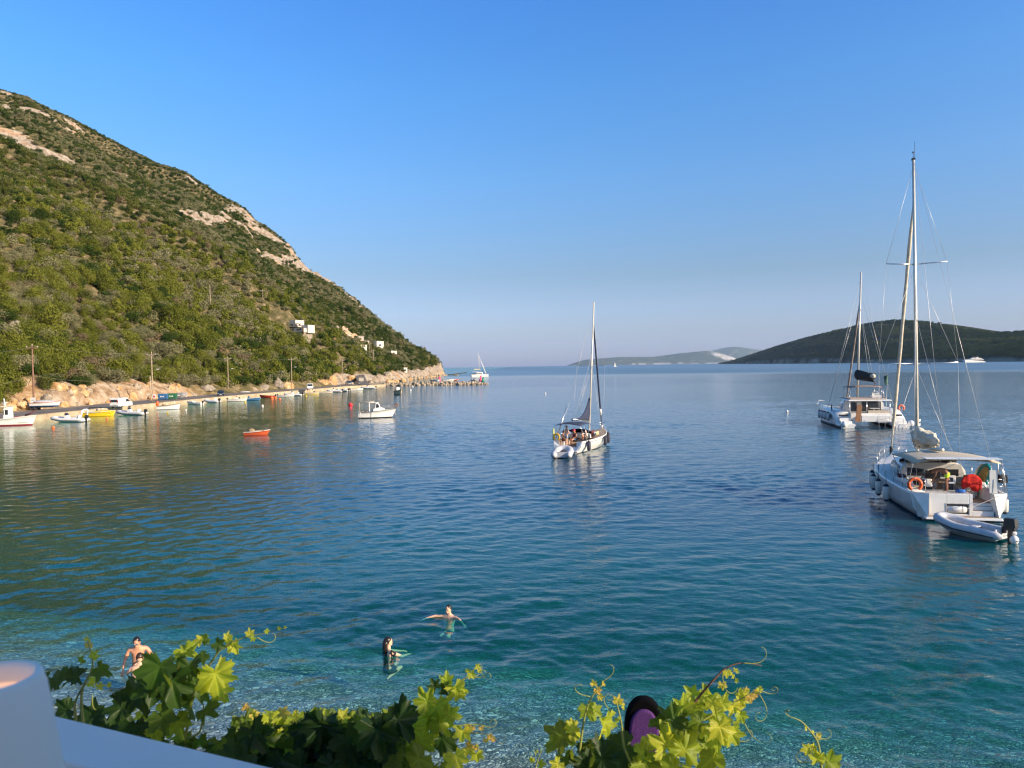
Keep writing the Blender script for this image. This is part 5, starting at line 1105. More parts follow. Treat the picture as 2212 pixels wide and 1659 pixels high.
def human(label, loc, rz=0.0, pose=None, skin=SKIN, hair=HAIR, hairstyle='short', shorts=None, top=None, face=(1, 0, 0), scale=1.0, drop=(), extra=None, group=None):
    J = dict(DJ); J.update(pose or {}); J = {k: Vector(v) for k, v in J.items()}
    V = []; E = []; Rr = []; ix = {}
    def av(k, p, r): ix[k] = len(V); V.append(Vector(p)); Rr.append(r if isinstance(r, tuple) else (r, r))
    for k, p in J.items():
        b = k[:-1] if k[-1] in 'LR' and k not in RAD else k; av(k, p, RAD[b])
    def ed(a, b): E.append((ix[a], ix[b]))
    for a, b in (('pelvis', 'spine'), ('spine', 'chest'), ('chest', 'neck'), ('neck', 'head'), ('head', 'top')): ed(a, b)
    for q in 'LR':
        ed('chest', 'sh' + q); ed('sh' + q, 'el' + q); ed('el' + q, 'wr' + q); ed('pelvis', 'hip' + q); ed('hip' + q, 'kn' + q); ed('kn' + q, 'an' + q); ed('an' + q, 'toe' + q)
        d = (J['wr' + q] - J['el' + q]).normalized(); s_ = 1 if q == 'L' else -1
        side = d.cross(Vector((0, 0, 1)) if abs(d.z) < 0.85 else Vector((0, 1, 0))).normalized(); nrm = side.cross(d)
        av('pa' + q, J['wr' + q] + d * 0.065, RAD['pa']); ed('wr' + q, 'pa' + q)
        for i, off in enumerate((-0.027, -0.009, 0.009, 0.027)):
            ln = (0.060, 0.072, 0.068, 0.052)[i]; b0 = J['wr' + q] + d * 0.10 + side * off
            av('f%d%s' % (i, q), b0, .011); ed('pa' + q, 'f%d%s' % (i, q)); av('g%d%s' % (i, q), b0 + d * ln * 0.55 + side * off * 0.15 - nrm * 0.006, .0095); ed('f%d%s' % (i, q), 'g%d%s' % (i, q)); av('h%d%s' % (i, q), b0 + d * ln - nrm * 0.022, .008); ed('g%d%s' % (i, q), 'h%d%s' % (i, q))
        b0 = J['wr' + q] + d * 0.045 - side * 0.038; av('t' + q, b0, .012); ed('pa' + q, 't' + q); av('u' + q, b0 + d * 0.045 - side * 0.022, .010); ed('t' + q, 'u' + q)
    me = skin_mesh('body', V, E, Rr, ix['pelvis'], [skin])
    t = thing('person', label, 'person', loc, rz, group, scale=scale)
    body = link('body', me, t)
    f = Vector(face).normalized(); hc = (J['head'] + J['top']) / 2; up = (J['top'] - J['neck']).normalized(); f = (f - up * f.dot(up)).normalized(); sd_ = up.cross(f)
    Mh = Matrix((f, sd_, up)).transposed().to_4x4(); Mh.translation = hc
    mb = MB(); mb.ball((0.005, 0, 0.0), (0.098, 0.078, 0.122), n=16, k=12, T=Mh); mb.ball((0.075, 0, -0.075), (0.035, 0.045, 0.035), n=10, k=8, T=Mh)
    mb.add([(0.09, -0.016, -0.045), (0.09, 0.016, -0.045), (0.092, 0.0, 0.02), (0.128, 0, -0.04)], [(0, 1, 3), (1, 2, 3), (2, 0, 3), (0, 2, 1)], 0, True, Mh)
    for s_ in (-1, 1): mb.ball((0.0, s_ * 0.08, -0.02), (0.018, 0.010, 0.032), n=8, k=6, T=Mh)
    # merge the head shape into the body mesh so the figure stays one mesh
    bm = bmesh.new(); bm.from_mesh(me); off = len(bm.verts); vs = [bm.verts.new(v) for v in mb.v]; bm.verts.ensure_lookup_table()
    for fc in mb.f: 
        try: nf = bm.faces.new([vs[i] for i in fc]); nf.smooth = True
        except ValueError: pass
    bm.to_mesh(me); bm.free()
    mb = MB()
    for s_ in (-1, 1): mb.ball((0.088, s_ * 0.03, 0.005), (0.012, 0.014, 0.008), n=8, k=6, T=Mh)
    mb.ball((0.098, 0, -0.072), (0.008, 0.022, 0.005), n=8, k=4, T=Mh); mb.build('face', mat('face_dark', (0.09, 0.03, 0.025), 0.5), t)
    if hair:
        mb = MB()
        if hairstyle == 'short': mb.ball((-0.014, 0, 0.028), (0.105, 0.086, 0.108), n=16, k=12, T=Mh, fn=lambda v: (v[0] * (0.95 if v[2] > -0.1 else 0.7) + (0.0 if v[2] > 0.25 else -0.28 * min(1, (0.25 - v[2]) * 1.6)) * (1 if v[0] > 0 else 0), v[1], max(v[2], -0.55)))
        elif hairstyle == 'long':
            mb.ball((-0.018, 0, 0.026), (0.108, 0.090, 0.108), n=16, k=12, T=Mh, fn=lambda v: (v[0] - (0.35 * min(1, max(0, 0.3 - v[2]) * 1.6)) * (1 if v[0] > 0 else 0), v[1], max(v[2], -0.6)))
            mb.tube([(-0.05, 0, 0.05), (-0.085, 0, -0.06), (-0.085, 0, -0.16), (-0.07, 0, -0.27), (-0.06, 0, -0.33)], [0.075, 0.078, 0.066, 0.045, 0.015], 12, T=Mh, sq=1.0)
        elif hairstyle == 'cap': mb.ball((-0.012, 0, 0.03), (0.110, 0.092, 0.105), n=16, k=12, T=Mh, fn=lambda v: (v[0], v[1], max(v[2], -0.25))); mb.box(0.06, 0.19, -0.055, 0.055, 0.02, 0.035, 0, Mh)
        mb.build('cap' if hairstyle == 'cap' else 'hair', hair, t)
    if shorts:
        V2 = [J['pelvis'] + Vector((0, 0, 0.04)), J['pelvis']]; R2 = [(.155, .12), (.165, .135)]; E2 = [(0, 1)]
        for q in 'LR': n_ = len(V2); V2 += [J['hip' + q], J['hip' + q].lerp(J['kn' + q], 0.62)]; R2 += [(.108, .108), (.094, .094)]; E2 += [(1, n_), (n_, n_ + 1)]
        link('shorts', skin_mesh('shorts', V2, E2, R2, 1, [shorts]), t)
    if top:
        V2 = [J['pelvis'].lerp(J['spine'], 0.5), J['spine'], J['chest']]; R2 = [(.15, .12), (.148, .115), (.178, .135)]; E2 = [(0, 1), (1, 2)]
        for q in 'LR': n_ = len(V2); V2 += [J['sh' + q], J['sh' + q].lerp(J['el' + q], 0.45)]; R2 += [(.076, .074), (.062, .062)]; E2 += [(2, n_), (n_, n_ + 1)]
        link('shirt', skin_mesh('shirt', V2, E2, R2, 1, [top]), t)
    return t, J, Mh
def lines(par, name, segs, r, m_):
    mb = MB()
    for a, b in segs: mb.tube([a, b], r, 5)
    return mb.build(name, m_, par)
def fender(P, rz, label, m_=None, m2=None, L=0.75, r=0.14, rope=0.7, group=None):
    t = thing('fender', label, 'fender', P, rz, group); mb = MB(); a = r * 0.45
    mb.tube([(0, 0, -L), (0, 0, -L + 0.06), (0, 0, -L + 0.14), (0, 0, -L / 2), (0, 0, -0.14), (0, 0, -0.06), (0, 0, 0)], [a * 0.6, a * 1.5, r, r, r, a * 1.5, a * 0.6], 14, 0); mb.build('body', m_, t)
    mb = MB(); mb.tube([(0, 0, -L - 0.02), (0, 0, -L + 0.10)], [a, r * 0.95], 12); mb.tube([(0, 0, -0.10), (0, 0, 0.03)], [r * 0.95, a * 0.8], 12); mb.build('end_caps', m2 or DARK, t)
    mb = MB(); mb.tube([(0, 0, 0), (0.02, 0, rope)], 0.012, 5); mb.build('rope', DARK, t); return t
def ring_buoy(P, rz, label, m_, R0=0.28, r=0.075, horseshoe=True):
    t = thing('lifebuoy', label, 'lifebuoy', P, rz); mb = MB()
    if horseshoe: mb.torus((0, 0, 0), R0, r, 'x', R(-55), R(235), n=26)
    else: mb.torus((0, 0, 0), R0, r, 'x', n=26)
    mb.build('ring', m_, t); mb = MB()
    for a in (20, 90, 160): 
        c, s_ = math.cos(R(a)), math.sin(R(a)); mb.tube([(0, c * (R0 - r * 1.02), s_ * (R0 - r * 1.02)), (-r * 1.1, c * R0, s_ * R0), (0, c * (R0 + r * 1.05), s_ * (R0 + r * 1.05))], 0.014, 5)
    mb.build('straps', WHITE, t); return t
class Boat:
    def __init__(s, P, hd, name, label, L, kx=1.0):
        s.t = thing(name, label, 'sailboat' if 'sail' in name else 'yacht', (P.x, P.y, 0), hd); s.P = P; s.hd = hd; s.M = Matrix.Translation((P.x, P.y, 0)) @ Matrix.Rotation(hd, 4, 'Z') @ Matrix.Diagonal((kx, 1, 1, 1)); s.L = L; s.t.scale = (kx, 1, 1)
    def w(s, *v): return s.M @ Vector(v)
def mast_top_fix(B, x, ztop, px, py):      # where the masthead stands, seen in the photo, as a lean of the mast
    base = B.w(x, 0, 0); P = ony(px, py, base.y); l = B.M.inverted() @ P; return Vector((l.x, l.y, P.z))

# ============ near sailing yacht
P0 = onz(2085, 1130); hd = math.atan2(.98, .215)
Y1 = Boat(P0 + Vector((0.19, 0.98, 0)) * 0.75, hd, 'sailing_yacht', 'large white sailing yacht nearest the beach with a beige bimini and stowed sail', 12.6, 0.90); t = Y1.t
L = 12.4; Bm = 4.35; mb = MB(); secs = []
for i in range(34):
    f = (i / 33); x = -0.0 + L * f; tt = f
    w = (0.94 + 0.06 * math.sin(math.pi / 2 * tt / .35)) if tt < .35 else max(0.02, 1 - ((tt - .35) / .65) ** 2.2) ** 0.9
    w *= Bm / 2; h = 1.27 + 0.40 * tt ** 1.6; k = 1 - tt ** 3 * 0.9
    def X(z): return x + 0.25 * (z / h) * tt ** 4
    lo = w * (0.80 - 0.2 * tt ** 2)
    row = [(X(-0.5), 0, -0.5 * k), (X(-.2), lo * 0.8, -0.22 * k), (X(0.08), lo, 0.08), (X(0.17), lo * 1.03, 0.17), (X(0.55), w * 0.955, 0.55), (X(h - .14), w * 0.995, h - 0.14), (X(h - .1), w, h - 0.10), (X(h), w - 0.02, h), (X(h), w - min(0.06, w * .5), h)]
    if x < 4.0: row += [(x, max(w - 0.62, 0), h + 0.01), (x, max(w - 0.64, 0), 0.80), (x, 0, 0.80)]
    else: row += [(X(h), w * 0.6, h + 0.03), (X(h), w * 0.58, h + 0.035), (X(h), 0, h + 0.07)]
    secs.append(row)
for s in (1, -1): mb.loft([[(a, b * s, c) for a, b, c in r] for r in secs], [0, 0, 1, 2, 2, 3, 2, 2, 4, 4, 4])
r0 = secs[0]; ring = [(a, b, c) for a, b, c in r0] + [(a, -b, c) for a, b, c in r0[::-1] if abs(b) > 1e-6]; mb.add(ring, [tuple(range(len(ring)))], 2)
mb.build('hull', [BLUEF, mat('grey_stripe', (0.3, 0.32, 0.34), 0.4), GEL, mat('rub_strake', (0.5, 0.5, 0.5), 0.4), mat('deck_nonskid', (0.70, 0.68, 0.66), 0.7, var=0.06, scale=3)], t)
mb = MB(); mb.box(-0.78, -0.02, -1.62, 1.62, 0.12, 0.24, 0, None, 0.03, 0.04); mb.build('swim_platform', GEL, t, bevel=0.02)
mb = MB(); mb.box(-0.74, -0.40, -1.55, 1.5, 0.243, 0.252); mb.build('platform_teak', TEAK, t)
mb = MB(); yl, yr = 1.36, -0.47
mb.box(-0.38, 0.25, 0.62, yl, 0.24, 1.26); mb.box(-0.38, 0.25, yr, -0.32, 0.24, 1.26); mb.box(-0.38, 0.25, -0.32, 0.62, 0.80, 1.26); mb.box(-0.38, 0.25, -0.32, 0.62, 0.24, 0.33)
mb.box(0.25, 0.95, yr, yl, 0.80, 1.26)
mb.build('transom', GEL, t, bevel=0.02)
mb = MB(); mb.box(-0.06, -0.02, -0.32, 0.62, 0.33, 0.80); mb.build('raft_locker', mat('locker_grey', (0.32, 0.30, 0.29), 0.6), t)
mb = MB(); mb.box(-0.40, -0.385, -0.36, 0.66, 0.80, 0.83); mb.box(-0.40, -0.385, 0.62, 0.655, 0.30, 0.80); mb.box(-0.40, -0.385, -0.355, -0.32, 0.30, 0.80); mb.build('locker_trim', mat('trim_grey', (0.5, 0.48, 0.45), 0.5), t)
for k, (xa, xb, za, zb) in enumerate(((-0.38, -0.04, 0.24, 0.48), (-0.12, 0.3, 0.48, 0.66))):
    mb = MB(); mb.box(xa, xb, -1.36, yr - 0.003, za, zb); st = mb.build('boarding_step', GEL, t, bevel=0.015); mb = MB(); mb.box(xa + 0.03, xb - 0.02, -1.32, yr - 0.05, zb + 0.003, zb + 0.012); mb.build('step_teak', TEAK, st)
for s in (1, -1):       # raked quarters either side
    mb = MB(); a, b = (1.362, 2.03) if s > 0 else (1.365, 2.03)
    mb.add([(0.0, s * b, 1.27), (-0.40, s * a, 1.27), (-0.66, s * (a + 0.12), 0.2), (0.0, s * (b - 0.28), 0.10), (0.05, s * a, 1.27), (0.05, s * (a + 0.02), 0.12)], [(0, 1, 2, 3), (0, 4, 1), (1, 4, 5, 2), (2, 5, 3), (0, 3, 5, 4)]); mb.build('quarter', GEL, t)
mb = MB(); mb.box(-0.0, 3.95, -1.40, 1.40, 0.805, 0.815); mb.build('cockpit_sole', TEAK, t)
for s in (1, -1):
    mb = MB(); mb.box(1.9, 3.95, s * 1.42 - (0.52 if s > 0 else 0), s * 1.42 + (0 if s > 0 else 0.52), 0.815, 1.2); b_ = mb.build('cockpit_seat', GEL, t, bevel=0.03)
    mb = MB(); mb.box(1.95, 3.9, s * 1.40 - (0.48 if s > 0 else 0), s * 1.40 + (0 if s > 0 else 0.48), 1.205, 1.28); mb.build('seat_cushion', TAN, t, bevel=0.03)
    mb = MB(); mb.box(1.6, 3.98, s * 1.60 - 0.13, s * 1.60 + 0.13, 1.29, 1.55, 0, None, 0.1, 0.03); mb.build('coaming', GEL, t, bevel=0.04)
    y_ = 0.92 * s
    mb = MB(); mb.torus((1.25, y_, 1.55), 0.42, 0.018, 'x', n=28)
    for a in range(5): mb.tube([(1.25, y_, 1.55), (1.25, y_ + 0.41 * math.cos(a * 1.257), 1.55 + 0.41 * math.sin(a * 1.257))], 0.009, 5)
    mb.build('steering_wheel', DARK, t)
    mb = MB(); mb.box(1.32, 1.62, y_ - 0.2, y_ + 0.2, 0.815, 1.62, 0, None, 0.04, 0.03); ped = mb.build('pedestal', DARK if s > 0 else GEL, t, bevel=0.02)
mb = MB(); mb.box(1.18, 1.32, -0.02 - 0.22, 0.20, 1.52, 1.92); mb.build('instrument_pod', GEL, t, bevel=0.03); mb = MB(); mb.box(1.165, 1.178, -0.12, 0.08, 1.62, 1.82); mb.build('chart_plotter', GLASS, t)
mb = MB(); mb.box(1.25, 1.5, -0.16, 0.16, 0.815, 1.5); mb.build('centre_pedestal', DARK, t, bevel=0.02)
mb = MB(); mb.box(2.2, 3.4, -0.28, 0.28, 1.42, 1.48); mb.box(2.7, 2.9, -0.12, 0.12, 0.815, 1.42); mb.build('cockpit_table', TEAK, t, bevel=0.01)
# coach roof
mb = MB(); secs = []
for i in range(16):
    f = i / 15; x = 4.0 + 5.6 * f; w = 1.58 * (1 - 0.55 * f ** 1.6); h = (0.92 if f < 0.5 else 0.92 * max(0.02, math.cos((f - 0.5) * math.pi)) ** 0.8); z0 = 1.30 + 0.05 * f
    secs.append([(x, w, z0), (x - 0.02, w * 0.97, z0 + h * 0.55), (x - 0.1, w * 0.82, z0 + h * 0.92), (x - 0.1, 0, z0 + h), (x - 0.1, -w * 0.82, z0 + h * 0.92), (x - 0.02, -w * 0.97, z0 + h * 0.55), (x, -w, z0)])
mb.loft(secs, cap0=0, cap1=0); mb.build('coach_roof', GEL, t)
for s in (1, -1):
    mb = MB(); n = 24; ring = []; ring2 = []
    for k in range(n):
        a = 2 * math.pi * k / n; x = 5.55 + 1.25 * math.cos(a); z = 1.68 + 0.36 * math.sin(a) - 0.03 * math.cos(a); f = (x - 4) / 5.6; w = 1.58 * (1 - 0.55 * max(f, 0) ** 1.6) * (0.985 if z < 1.8 else 0.95)
        ring.append((x, s * (w + 0.03), z)); ring2.append((5.55 + 1.4 * math.cos(a), s * (w + 0.012), 1.68 + 0.45 * math.sin(a) - 0.03 * math.cos(a)))
    mb.add(ring, [tuple(range(n))]); mb.build('cabin_window', BRONZE, t); mb = MB(); mb.add(ring2, [tuple(range(n))]); mb.build('window_surround', mat('bronze_rim', (0.35, 0.20, 0.13), 0.4), t)
mb = MB(); mb.box(3.94, 3.985, -0.35, 0.35, 1.3, 2.1); mb.build('companionway', DARK, t)
mb = MB(); mb.box(3.93, 3.975, 0.42, 1.2, 1.55, 1.95); mb.box(3.93, 3.975, -1.2, -0.42, 1.55, 1.95); mb.build('aft_window', GLASS, t)
for x in (7.2, 8.4): mb = MB(); mb.box(x, x + 0.5, -0.25, 0.25, 2.08 - (x - 7) * 0.25, 2.13 - (x - 7) * 0.25); mb.build('deck_hatch', GLASS, t, bevel=0.01)
mb = MB()
for s in (1, -1):
    for k in range(5): x = 4.6 + k * 0.35; mb.tube([(x, s * 0.5, 2.2), (x + 0.2, s * 0.62, 2.32)], 0.05, 6)
    mb.tube([(4.3, s * 0.9, 2.12), (4.3, s * 0.9, 2.3)], 0.08, 10)
mb.build('winches', STEEL, t)
# bimini with solar panels
def bim(x0, x1, w, z0, crown, n=9, m=8, sag=0.0):
    return [[(x0 + (x1 - x0) * i / m, w * (2 * j / n - 1), z0 + crown * math.cos((2 * j / n - 1) * math.pi / 2) ** 0.7 + 0.08 * math.sin(math.pi * i / m)) for j in range(n + 1)] for i in range(m + 1)]
mb = MB(); mb.loft(bim(0.15, 4.1, 1.92, 2.62, 0.20)); o = mb.build('bimini', TAN, t); o.modifiers.new('s', 'SOLIDIFY').thickness = 0.04
mb = MB(); mb.box(-0.15, 0.55, -1.80, -0.02, 2.84, 2.88); mb.box(-0.15, 0.55, 0.02, 1.45, 2.84, 2.88); mb.build('solar_panel', mat('panel_edge', (0.72, 0.72, 0.72), 0.3), t, bevel=0.01)
mb = MB()
for s in (1, -1):
    for xa, xb in ((1.3, 0.2), (1.35, 1.6), (1.4, 3.9)): mb.tube([(xa, s * 1.85, 1.3), (xb, s * 1.9, 2.62)], 0.018, 6)
for x in (0.2, 1.6, 3.9): mb.tube([(x, w_, 2.62 + 0.20 * math.cos(w_ / 1.92 * math.pi / 2) ** 0.7 - 0.02) for w_ in np.linspace(-1.9, 1.9, 9)], 0.016, 6)
mb.tube([(-0.1, -1.75, 2.84), (0.15, -1.98, 1.3)], 0.02, 6); mb.tube([(-0.1, -1.75, 2.84), (-0.15, -2.0, 1.3)], 0.02, 6); mb.tube([(0.5, -1.8, 2.84), (0.9, -2.02, 1.3)], 0.02, 6)
mb.build('bimini_frame', STEEL, t)
mb = MB(); mb.box(-0.05, 0.02, -1.62, -1.28, 1.28, 2.35); mb.build('side_screen', GELOLD, t, bevel=0.01)
mb = MB(); mb.loft([[(4.05, y, 2.15 + 0.55 * math.cos(y / 1.4 * 1.2)) for y in np.linspace(-1.4, 1.4, 9)], [(4.6, y, 2.2 + 0.35 * math.cos(y / 1.4 * 1.2)) for y in np.linspace(-1.4, 1.4, 9)], [(5.0, y * 0.95, 2.12) for y in np.linspace(-1.4, 1.4, 9)]]); o = mb.build('spray_hood', BLACKC, t); o.modifiers.new('s', 'SOLIDIFY').thickness = 0.02
# mast and rigging
mt = mast_top_fix(Y1, 6.6, 18.8, 1973, 345); xm = 6.6
mb = MB(); mb.tube([(xm, 0, 1.3), ((xm + mt.x) / 2, mt.y / 2, (1.3 + mt.z) / 2), tuple(mt)], [0.125, 0.12, 0.10], 12, sq=0.7); mb.build('mast', ALU, t)
def onm(z): f = (z - 1.3) / (mt.z - 1.3); return Vector((xm, 0, 1.3)).lerp(mt, f)
z1, z2 = 7.3, 12.7; sp1 = [onm(z1) + Vector((-0.35, s * 1.95, 0.06)) for s in (1, -1)]; sp2 = [onm(z2) + Vector((-0.28, s * 1.5, 0.06)) for s in (1, -1)]
mb = MB()
for s in sp1 : mb.tube([onm(z1), s], [0.035, 0.025], 6)
for s in sp2: mb.tube([onm(z2), s], [0.035, 0.025], 6)
mb.build('spreaders', STEEL, t)
bow = Vector((L + 0.1, 0, 1.7)); segs = []
for i, s in enumerate((1, -1)):
    cp = Vector((6.3, s * 2.02, 1.45)); cp2 = Vector((6.0, s * 1.98, 1.45))
    segs += [(cp, sp1[i]), (sp1[i], sp2[i]), (sp2[i], onm(mt.z - 0.3)), (cp2, onm(z1 - 0.2)), (sp1[i], onm(z2 - 0.2)), (Vector((0.2, s * 1.75, 1.3)), mt + Vector((-0.1, 0, -0.1)))]
segs += [(Vector((2.0, 0.1, 3.3)), mt + Vector((-0.12, 0, -0.1))), (Vector((4.2, 0.8, 3.1)), onm(10)), (Vector((4.2, -0.8, 3.1)), onm(10))]
lines(t, 'rigging', segs, 0.008, WIRE)
fs = onm(mt.z - 2.0)
mb = MB(); a = bow + Vector((-0.3, 0, 0.35)); pts = [a.lerp(fs, k / 16) + Vector((0, 0, 0)) for k in range(17)]; mb.tube(pts, [0.03, 0.05, 0.085] + [0.095 + 0.012 * math.sin(k * 2.1) for k in range(12)] + [0.05, 0.03], 8); mb.build('furled_genoa', SAIL, t)
mb = MB(); mb.tube([bow, a, a + Vector((-0.03, 0, 0.18))], [0.03, 0.10, 0.10], 10); mb.build('furler_drum', DARK, t)
mb = MB(); mb.tube([mt + Vector((-0.05, -0.05, 0)), mt + Vector((-0.05, -0.05, 0.95))], 0.009, 5); mb.tube([mt, mt + Vector((-0.35, 0.1, 0.12)), mt + Vector((-0.42, 0.12, 0.3))], 0.014, 5); mb.ball(tuple(mt + Vector((-0.42, 0.12, 0.3))), 0.05, n=8, k=6); mb.box(mt.x - 0.1, mt.x + 0.1, mt.y - 0.08, mt.y + 0.08, mt.z - 0.02, mt.z + 0.08); mb.build('masthead_gear', DARK, t)
mb = MB(); mb.tube([(xm - 0.15, 0, 2.75), (2.2, 0.05, 3.05)], 0.09, 10); mb.build('boom', ALU, t)
mb = MB(); rs_ = random.Random(3); secs = []
for i in range(26):
    f = i / 25; x = xm - 0.1 - 3.6 * f; row = []; wv = 0.36 * math.sin(math.pi * min(1, 0.25 + f * 0.8)) + 0.05; hv = 0.72 * (1 - f) ** 0.8 + 0.26
    for k in range(18):
        a = 2 * math.pi * k / 18; fold = 1 + 0.20 * math.sin(5 * a + 7 * f) + 0.17 * math.sin(3 * a - 17 * f) + 0.12 * math.sin(9 * a + 23 * f) + 0.10 * rs_.random()
        row.append((x + 0.04 * math.sin(4 * a), wv * math.cos(a) * fold + 0.05 * math.sin(9 * f), 2.95 + 0.25 * f + hv * 0.5 * (math.sin(a) * fold + 0.75)))
    secs.append(row)
mb.loft(secs, closed=True, cap0=0, cap1=0)
mb.loft([[(xm - 1.2 - 0.9 * g, -0.30 - 0.12 * math.sin(g * 9), 3.2 - 0.75 * (g if g < 0.5 else 1 - g * 0.4) - hh) for hh in (0, 0.2)] for g in np.linspace(0, 1, 10)])
mb.build('stowed_mainsail', SAIL, t)
mb = MB(); mb.loft([[onm(2.9) + Vector((-0.12, 0, 0)), onm(2.9) + Vector((-0.5, 0.02, 0.0))], [onm(4.0) + Vector((-0.12, 0, 0)), onm(4.0) + Vector((-0.35, 0.05, 0))], [onm(5.3) + Vector((-0.1, 0, 0)), onm(5.3) + Vector((-0.14, 0, 0))]]); o = mb.build('sail_luff', SAIL, t); o.modifiers.new('s', 'SOLIDIFY').thickness = 0.02
# rails
def sheer(x): f = x / L; w = (0.94 + 0.06 * math.sin(math.pi / 2 * f / .35)) if f < .35 else max(0.02, 1 - ((f - .35) / .65) ** 2.2) ** 0.9; return w * Bm / 2 - 0.08, 1.27 + 0.40 * f ** 1.6
mb = MB(); segs = []
for s in (1, -1):
    xs_ = [0.15, 1.5, 3.0, 4.8, 6.6, 8.4, 10.0, 11.3]
    for x in xs_: w, h = sheer(x); mb.tube([(x, s * w, h), (x, s * w, h + 0.62)], 0.014, 5)
    for a_, b_ in zip(xs_[:-1], xs_[1:]):
        for hh in (0.32, 0.6): wa, ha = sheer(a_); wb, hb_ = sheer(b_); segs.append((Vector((a_, s * wa, ha + hh)), Vector((b_, s * wb, hb_ + hh))))
    w, h = sheer(11.3); mb.tube([(11.3, s * w, h + 0.62), (12.2, s * 0.42, 2.32), (12.55, 0, 2.36)], 0.016, 6); mb.tube([(12.2, s * 0.4, 1.66), (12.2, s * 0.42, 2.32)], 0.014, 5)
    mb.tube([(0.9, s * 2.0, 1.9), (0.1, s * 1.98, 1.92), (-0.05, s * 1.45, 1.92), (-0.05, s * 1.42, 1.3)], 0.016, 6); mb.tube([(0.1, s * 1.97, 1.3), (0.1, s * 1.98, 1.92)], 0.014, 5); mb.tube([(0.9, s * 2.0, 1.6), (0.1, s * 1.98, 1.6), (-0.05, s * 1.45, 1.6)], 0.012, 5)
mb.build('rails', STEEL, t); lines(t, 'lifelines', segs, 0.006, WIRE)
for k, (x, nm) in enumerate(((3.35, 'aft most white fender with dark ends on the port side of the large yacht'), (5.0, 'second white fender from the stern on the port side of the large yacht'), (6.6, 'third white fender from the stern on the port side of the large yacht'), (7.8, 'foremost white fender with dark ends on the port side of the large yacht'))):
    w, h = sheer(x); fender(Y1.w(x, w + 0.26, h - 0.18), hd, nm, GELOLD, NAVY, 0.86, 0.155, 0.75, 'fenders of the large yacht')
fender(Y1.w(1.1, -2.32, 0.95), hd, 'white fender with a dark end on the starboard side of the large yacht', GELOLD, NAVY, 0.8, 0.15, 0.5, 'fenders of the large yacht')
ring_buoy(Y1.w(0.02, 1.86, 1.62), hd, 'orange horseshoe lifebuoy on the stern rail of the large yacht', ORANGE, 0.27, 0.075)
# bending man
hm, J, Mh = human('tanned man in neon yellow shorts bending over at the stern of the large yacht', Y1.w(0.42, 0.36, 1.262), hd + R(60), dict(pelvis=(0, 0, .90), spine=(0.12, 0, 1.02), chest=(0.36, 0, 1.04), neck=(0.50, 0, 1.00), head=(0.61, 0, 0.92), top=(0.67, 0, 0.88),
    shL=(0.40, .18, 1.0), shR=(0.40, -.18, 1.02), elL=(0.44, .24, 0.72), elR=(0.22, -.34, 0.80), wrL=(0.56, .18, 0.52), wrR=(0.05, -.30, .62), hipL=(0, .1, .86), hipR=(0, -.1, .86)), SKIND, HAIR, 'short', NEON, face=(0.5, 0.0, -0.9))
# things carried on deck
ot = thing('red_towel', 'red towel hanging over the starboard wheel of the large yacht', 'towel', Y1.w(1.18, -0.92, 1.55), hd); mb = MB(); secs = []
for i in range(15):
    a = R(200) - R(250) * i / 14; row = []
    for j in range(7):
        g = j / 6; rr = 0.46; z = rr * math.sin(a) if g < 0.2 else rr * math.sin(a) - (g - 0.2) * (0.35 + 0.32 * (math.sin(a) + 0.3) + (0.25 if 3 < i < 7 else 0)); row.append((-0.02 - 0.05 * g + 0.025 * math.sin(i * 2.3), rr * math.cos(a) * (1 - 0.12 * g), z))
    secs.append(row)
mb.loft(secs); o = mb.build('cloth', REDC, ot); o.modifiers.new('s', 'SOLIDIFY').thickness = 0.015
for (lb, P, m1_, m2_, w_, hgt, lean) in (('teal and tan paddleboard leaning on the starboard rail of the large yacht', (3.2, -1.93, 1.32), TEALP, YTAN, 0.40, 2.2, 0.30), ('white and teal paddleboard standing behind the tan one on the large yacht', (3.7, -2.02, 1.32), GELOLD, TEALP, 0.40, 2.0, 0.28)):
    pt = thing('paddleboard', lb, 'paddleboard', Y1.w(*P), hd + R(8)); T = Matrix.Rotation(R(-14), 4, 'X') @ Matrix.Rotation(R(-52), 4, 'Y')
    out_ = [(w_ * math.copysign(abs(math.cos(a)) ** 0.7, math.cos(a)), hgt / 2 * math.sin(a) + hgt / 2 * 0.55) for a in np.linspace(0, 2 * math.pi, 28, endpoint=False)]
    mb = MB(); mb.prism(out_, -0.05, 0.05, 'y', 0, T); mb.build('board', m1_, pt, bevel=0.02); mb = MB(); mb.prism([(x * 0.6, 0.1 + z * 0.86) for x, z in out_], 0.052, 0.056, 'y', 0, T); mb.prism([(x * 0.6, 0.1 + z * 0.86) for x, z in out_], -0.056, -0.052, 'y', 0, T); mb.build('deck_pad', m2_, pt)
rt = thing('life_raft', 'white strapped life raft canister in the transom locker of the large yacht', 'life raft', Y1.w(-0.24, 0.16, 0.53), hd); mb = MB(); mb.tube([(0, -0.42, 0), (0, -0.38, 0), (0, 0.38, 0), (0, 0.42, 0)], [0.10, 0.165, 0.165, 0.10], 14); mb.build('canister', GEL, rt)
mb = MB()
for y in (-0.22, 0.22): mb.torus((0, y, 0), 0.168, 0.008, 'y', n=18)
mb.build('straps', GREYM, rt)
bt = thing('blue_rope_bag', 'crumpled blue bag on the transom top of the large yacht', 'bag', Y1.w(0.1, -0.12, 1.28), hd); mb = MB(); mb.ball((0, 0, 0.06), (0.15, 0.22, 0.09), n=14, k=8, fn=lambda v: (v[0] * (1 + 0.15 * math.sin(9 * v[1])), v[1] * (1 + 0.12 * math.sin(11 * v[0])), v[2])); mb.build('bag', mat('blue_bag', (0.02, 0.12, 0.42), 0.7, var=0.4, scale=15, bump=0.01), bt)
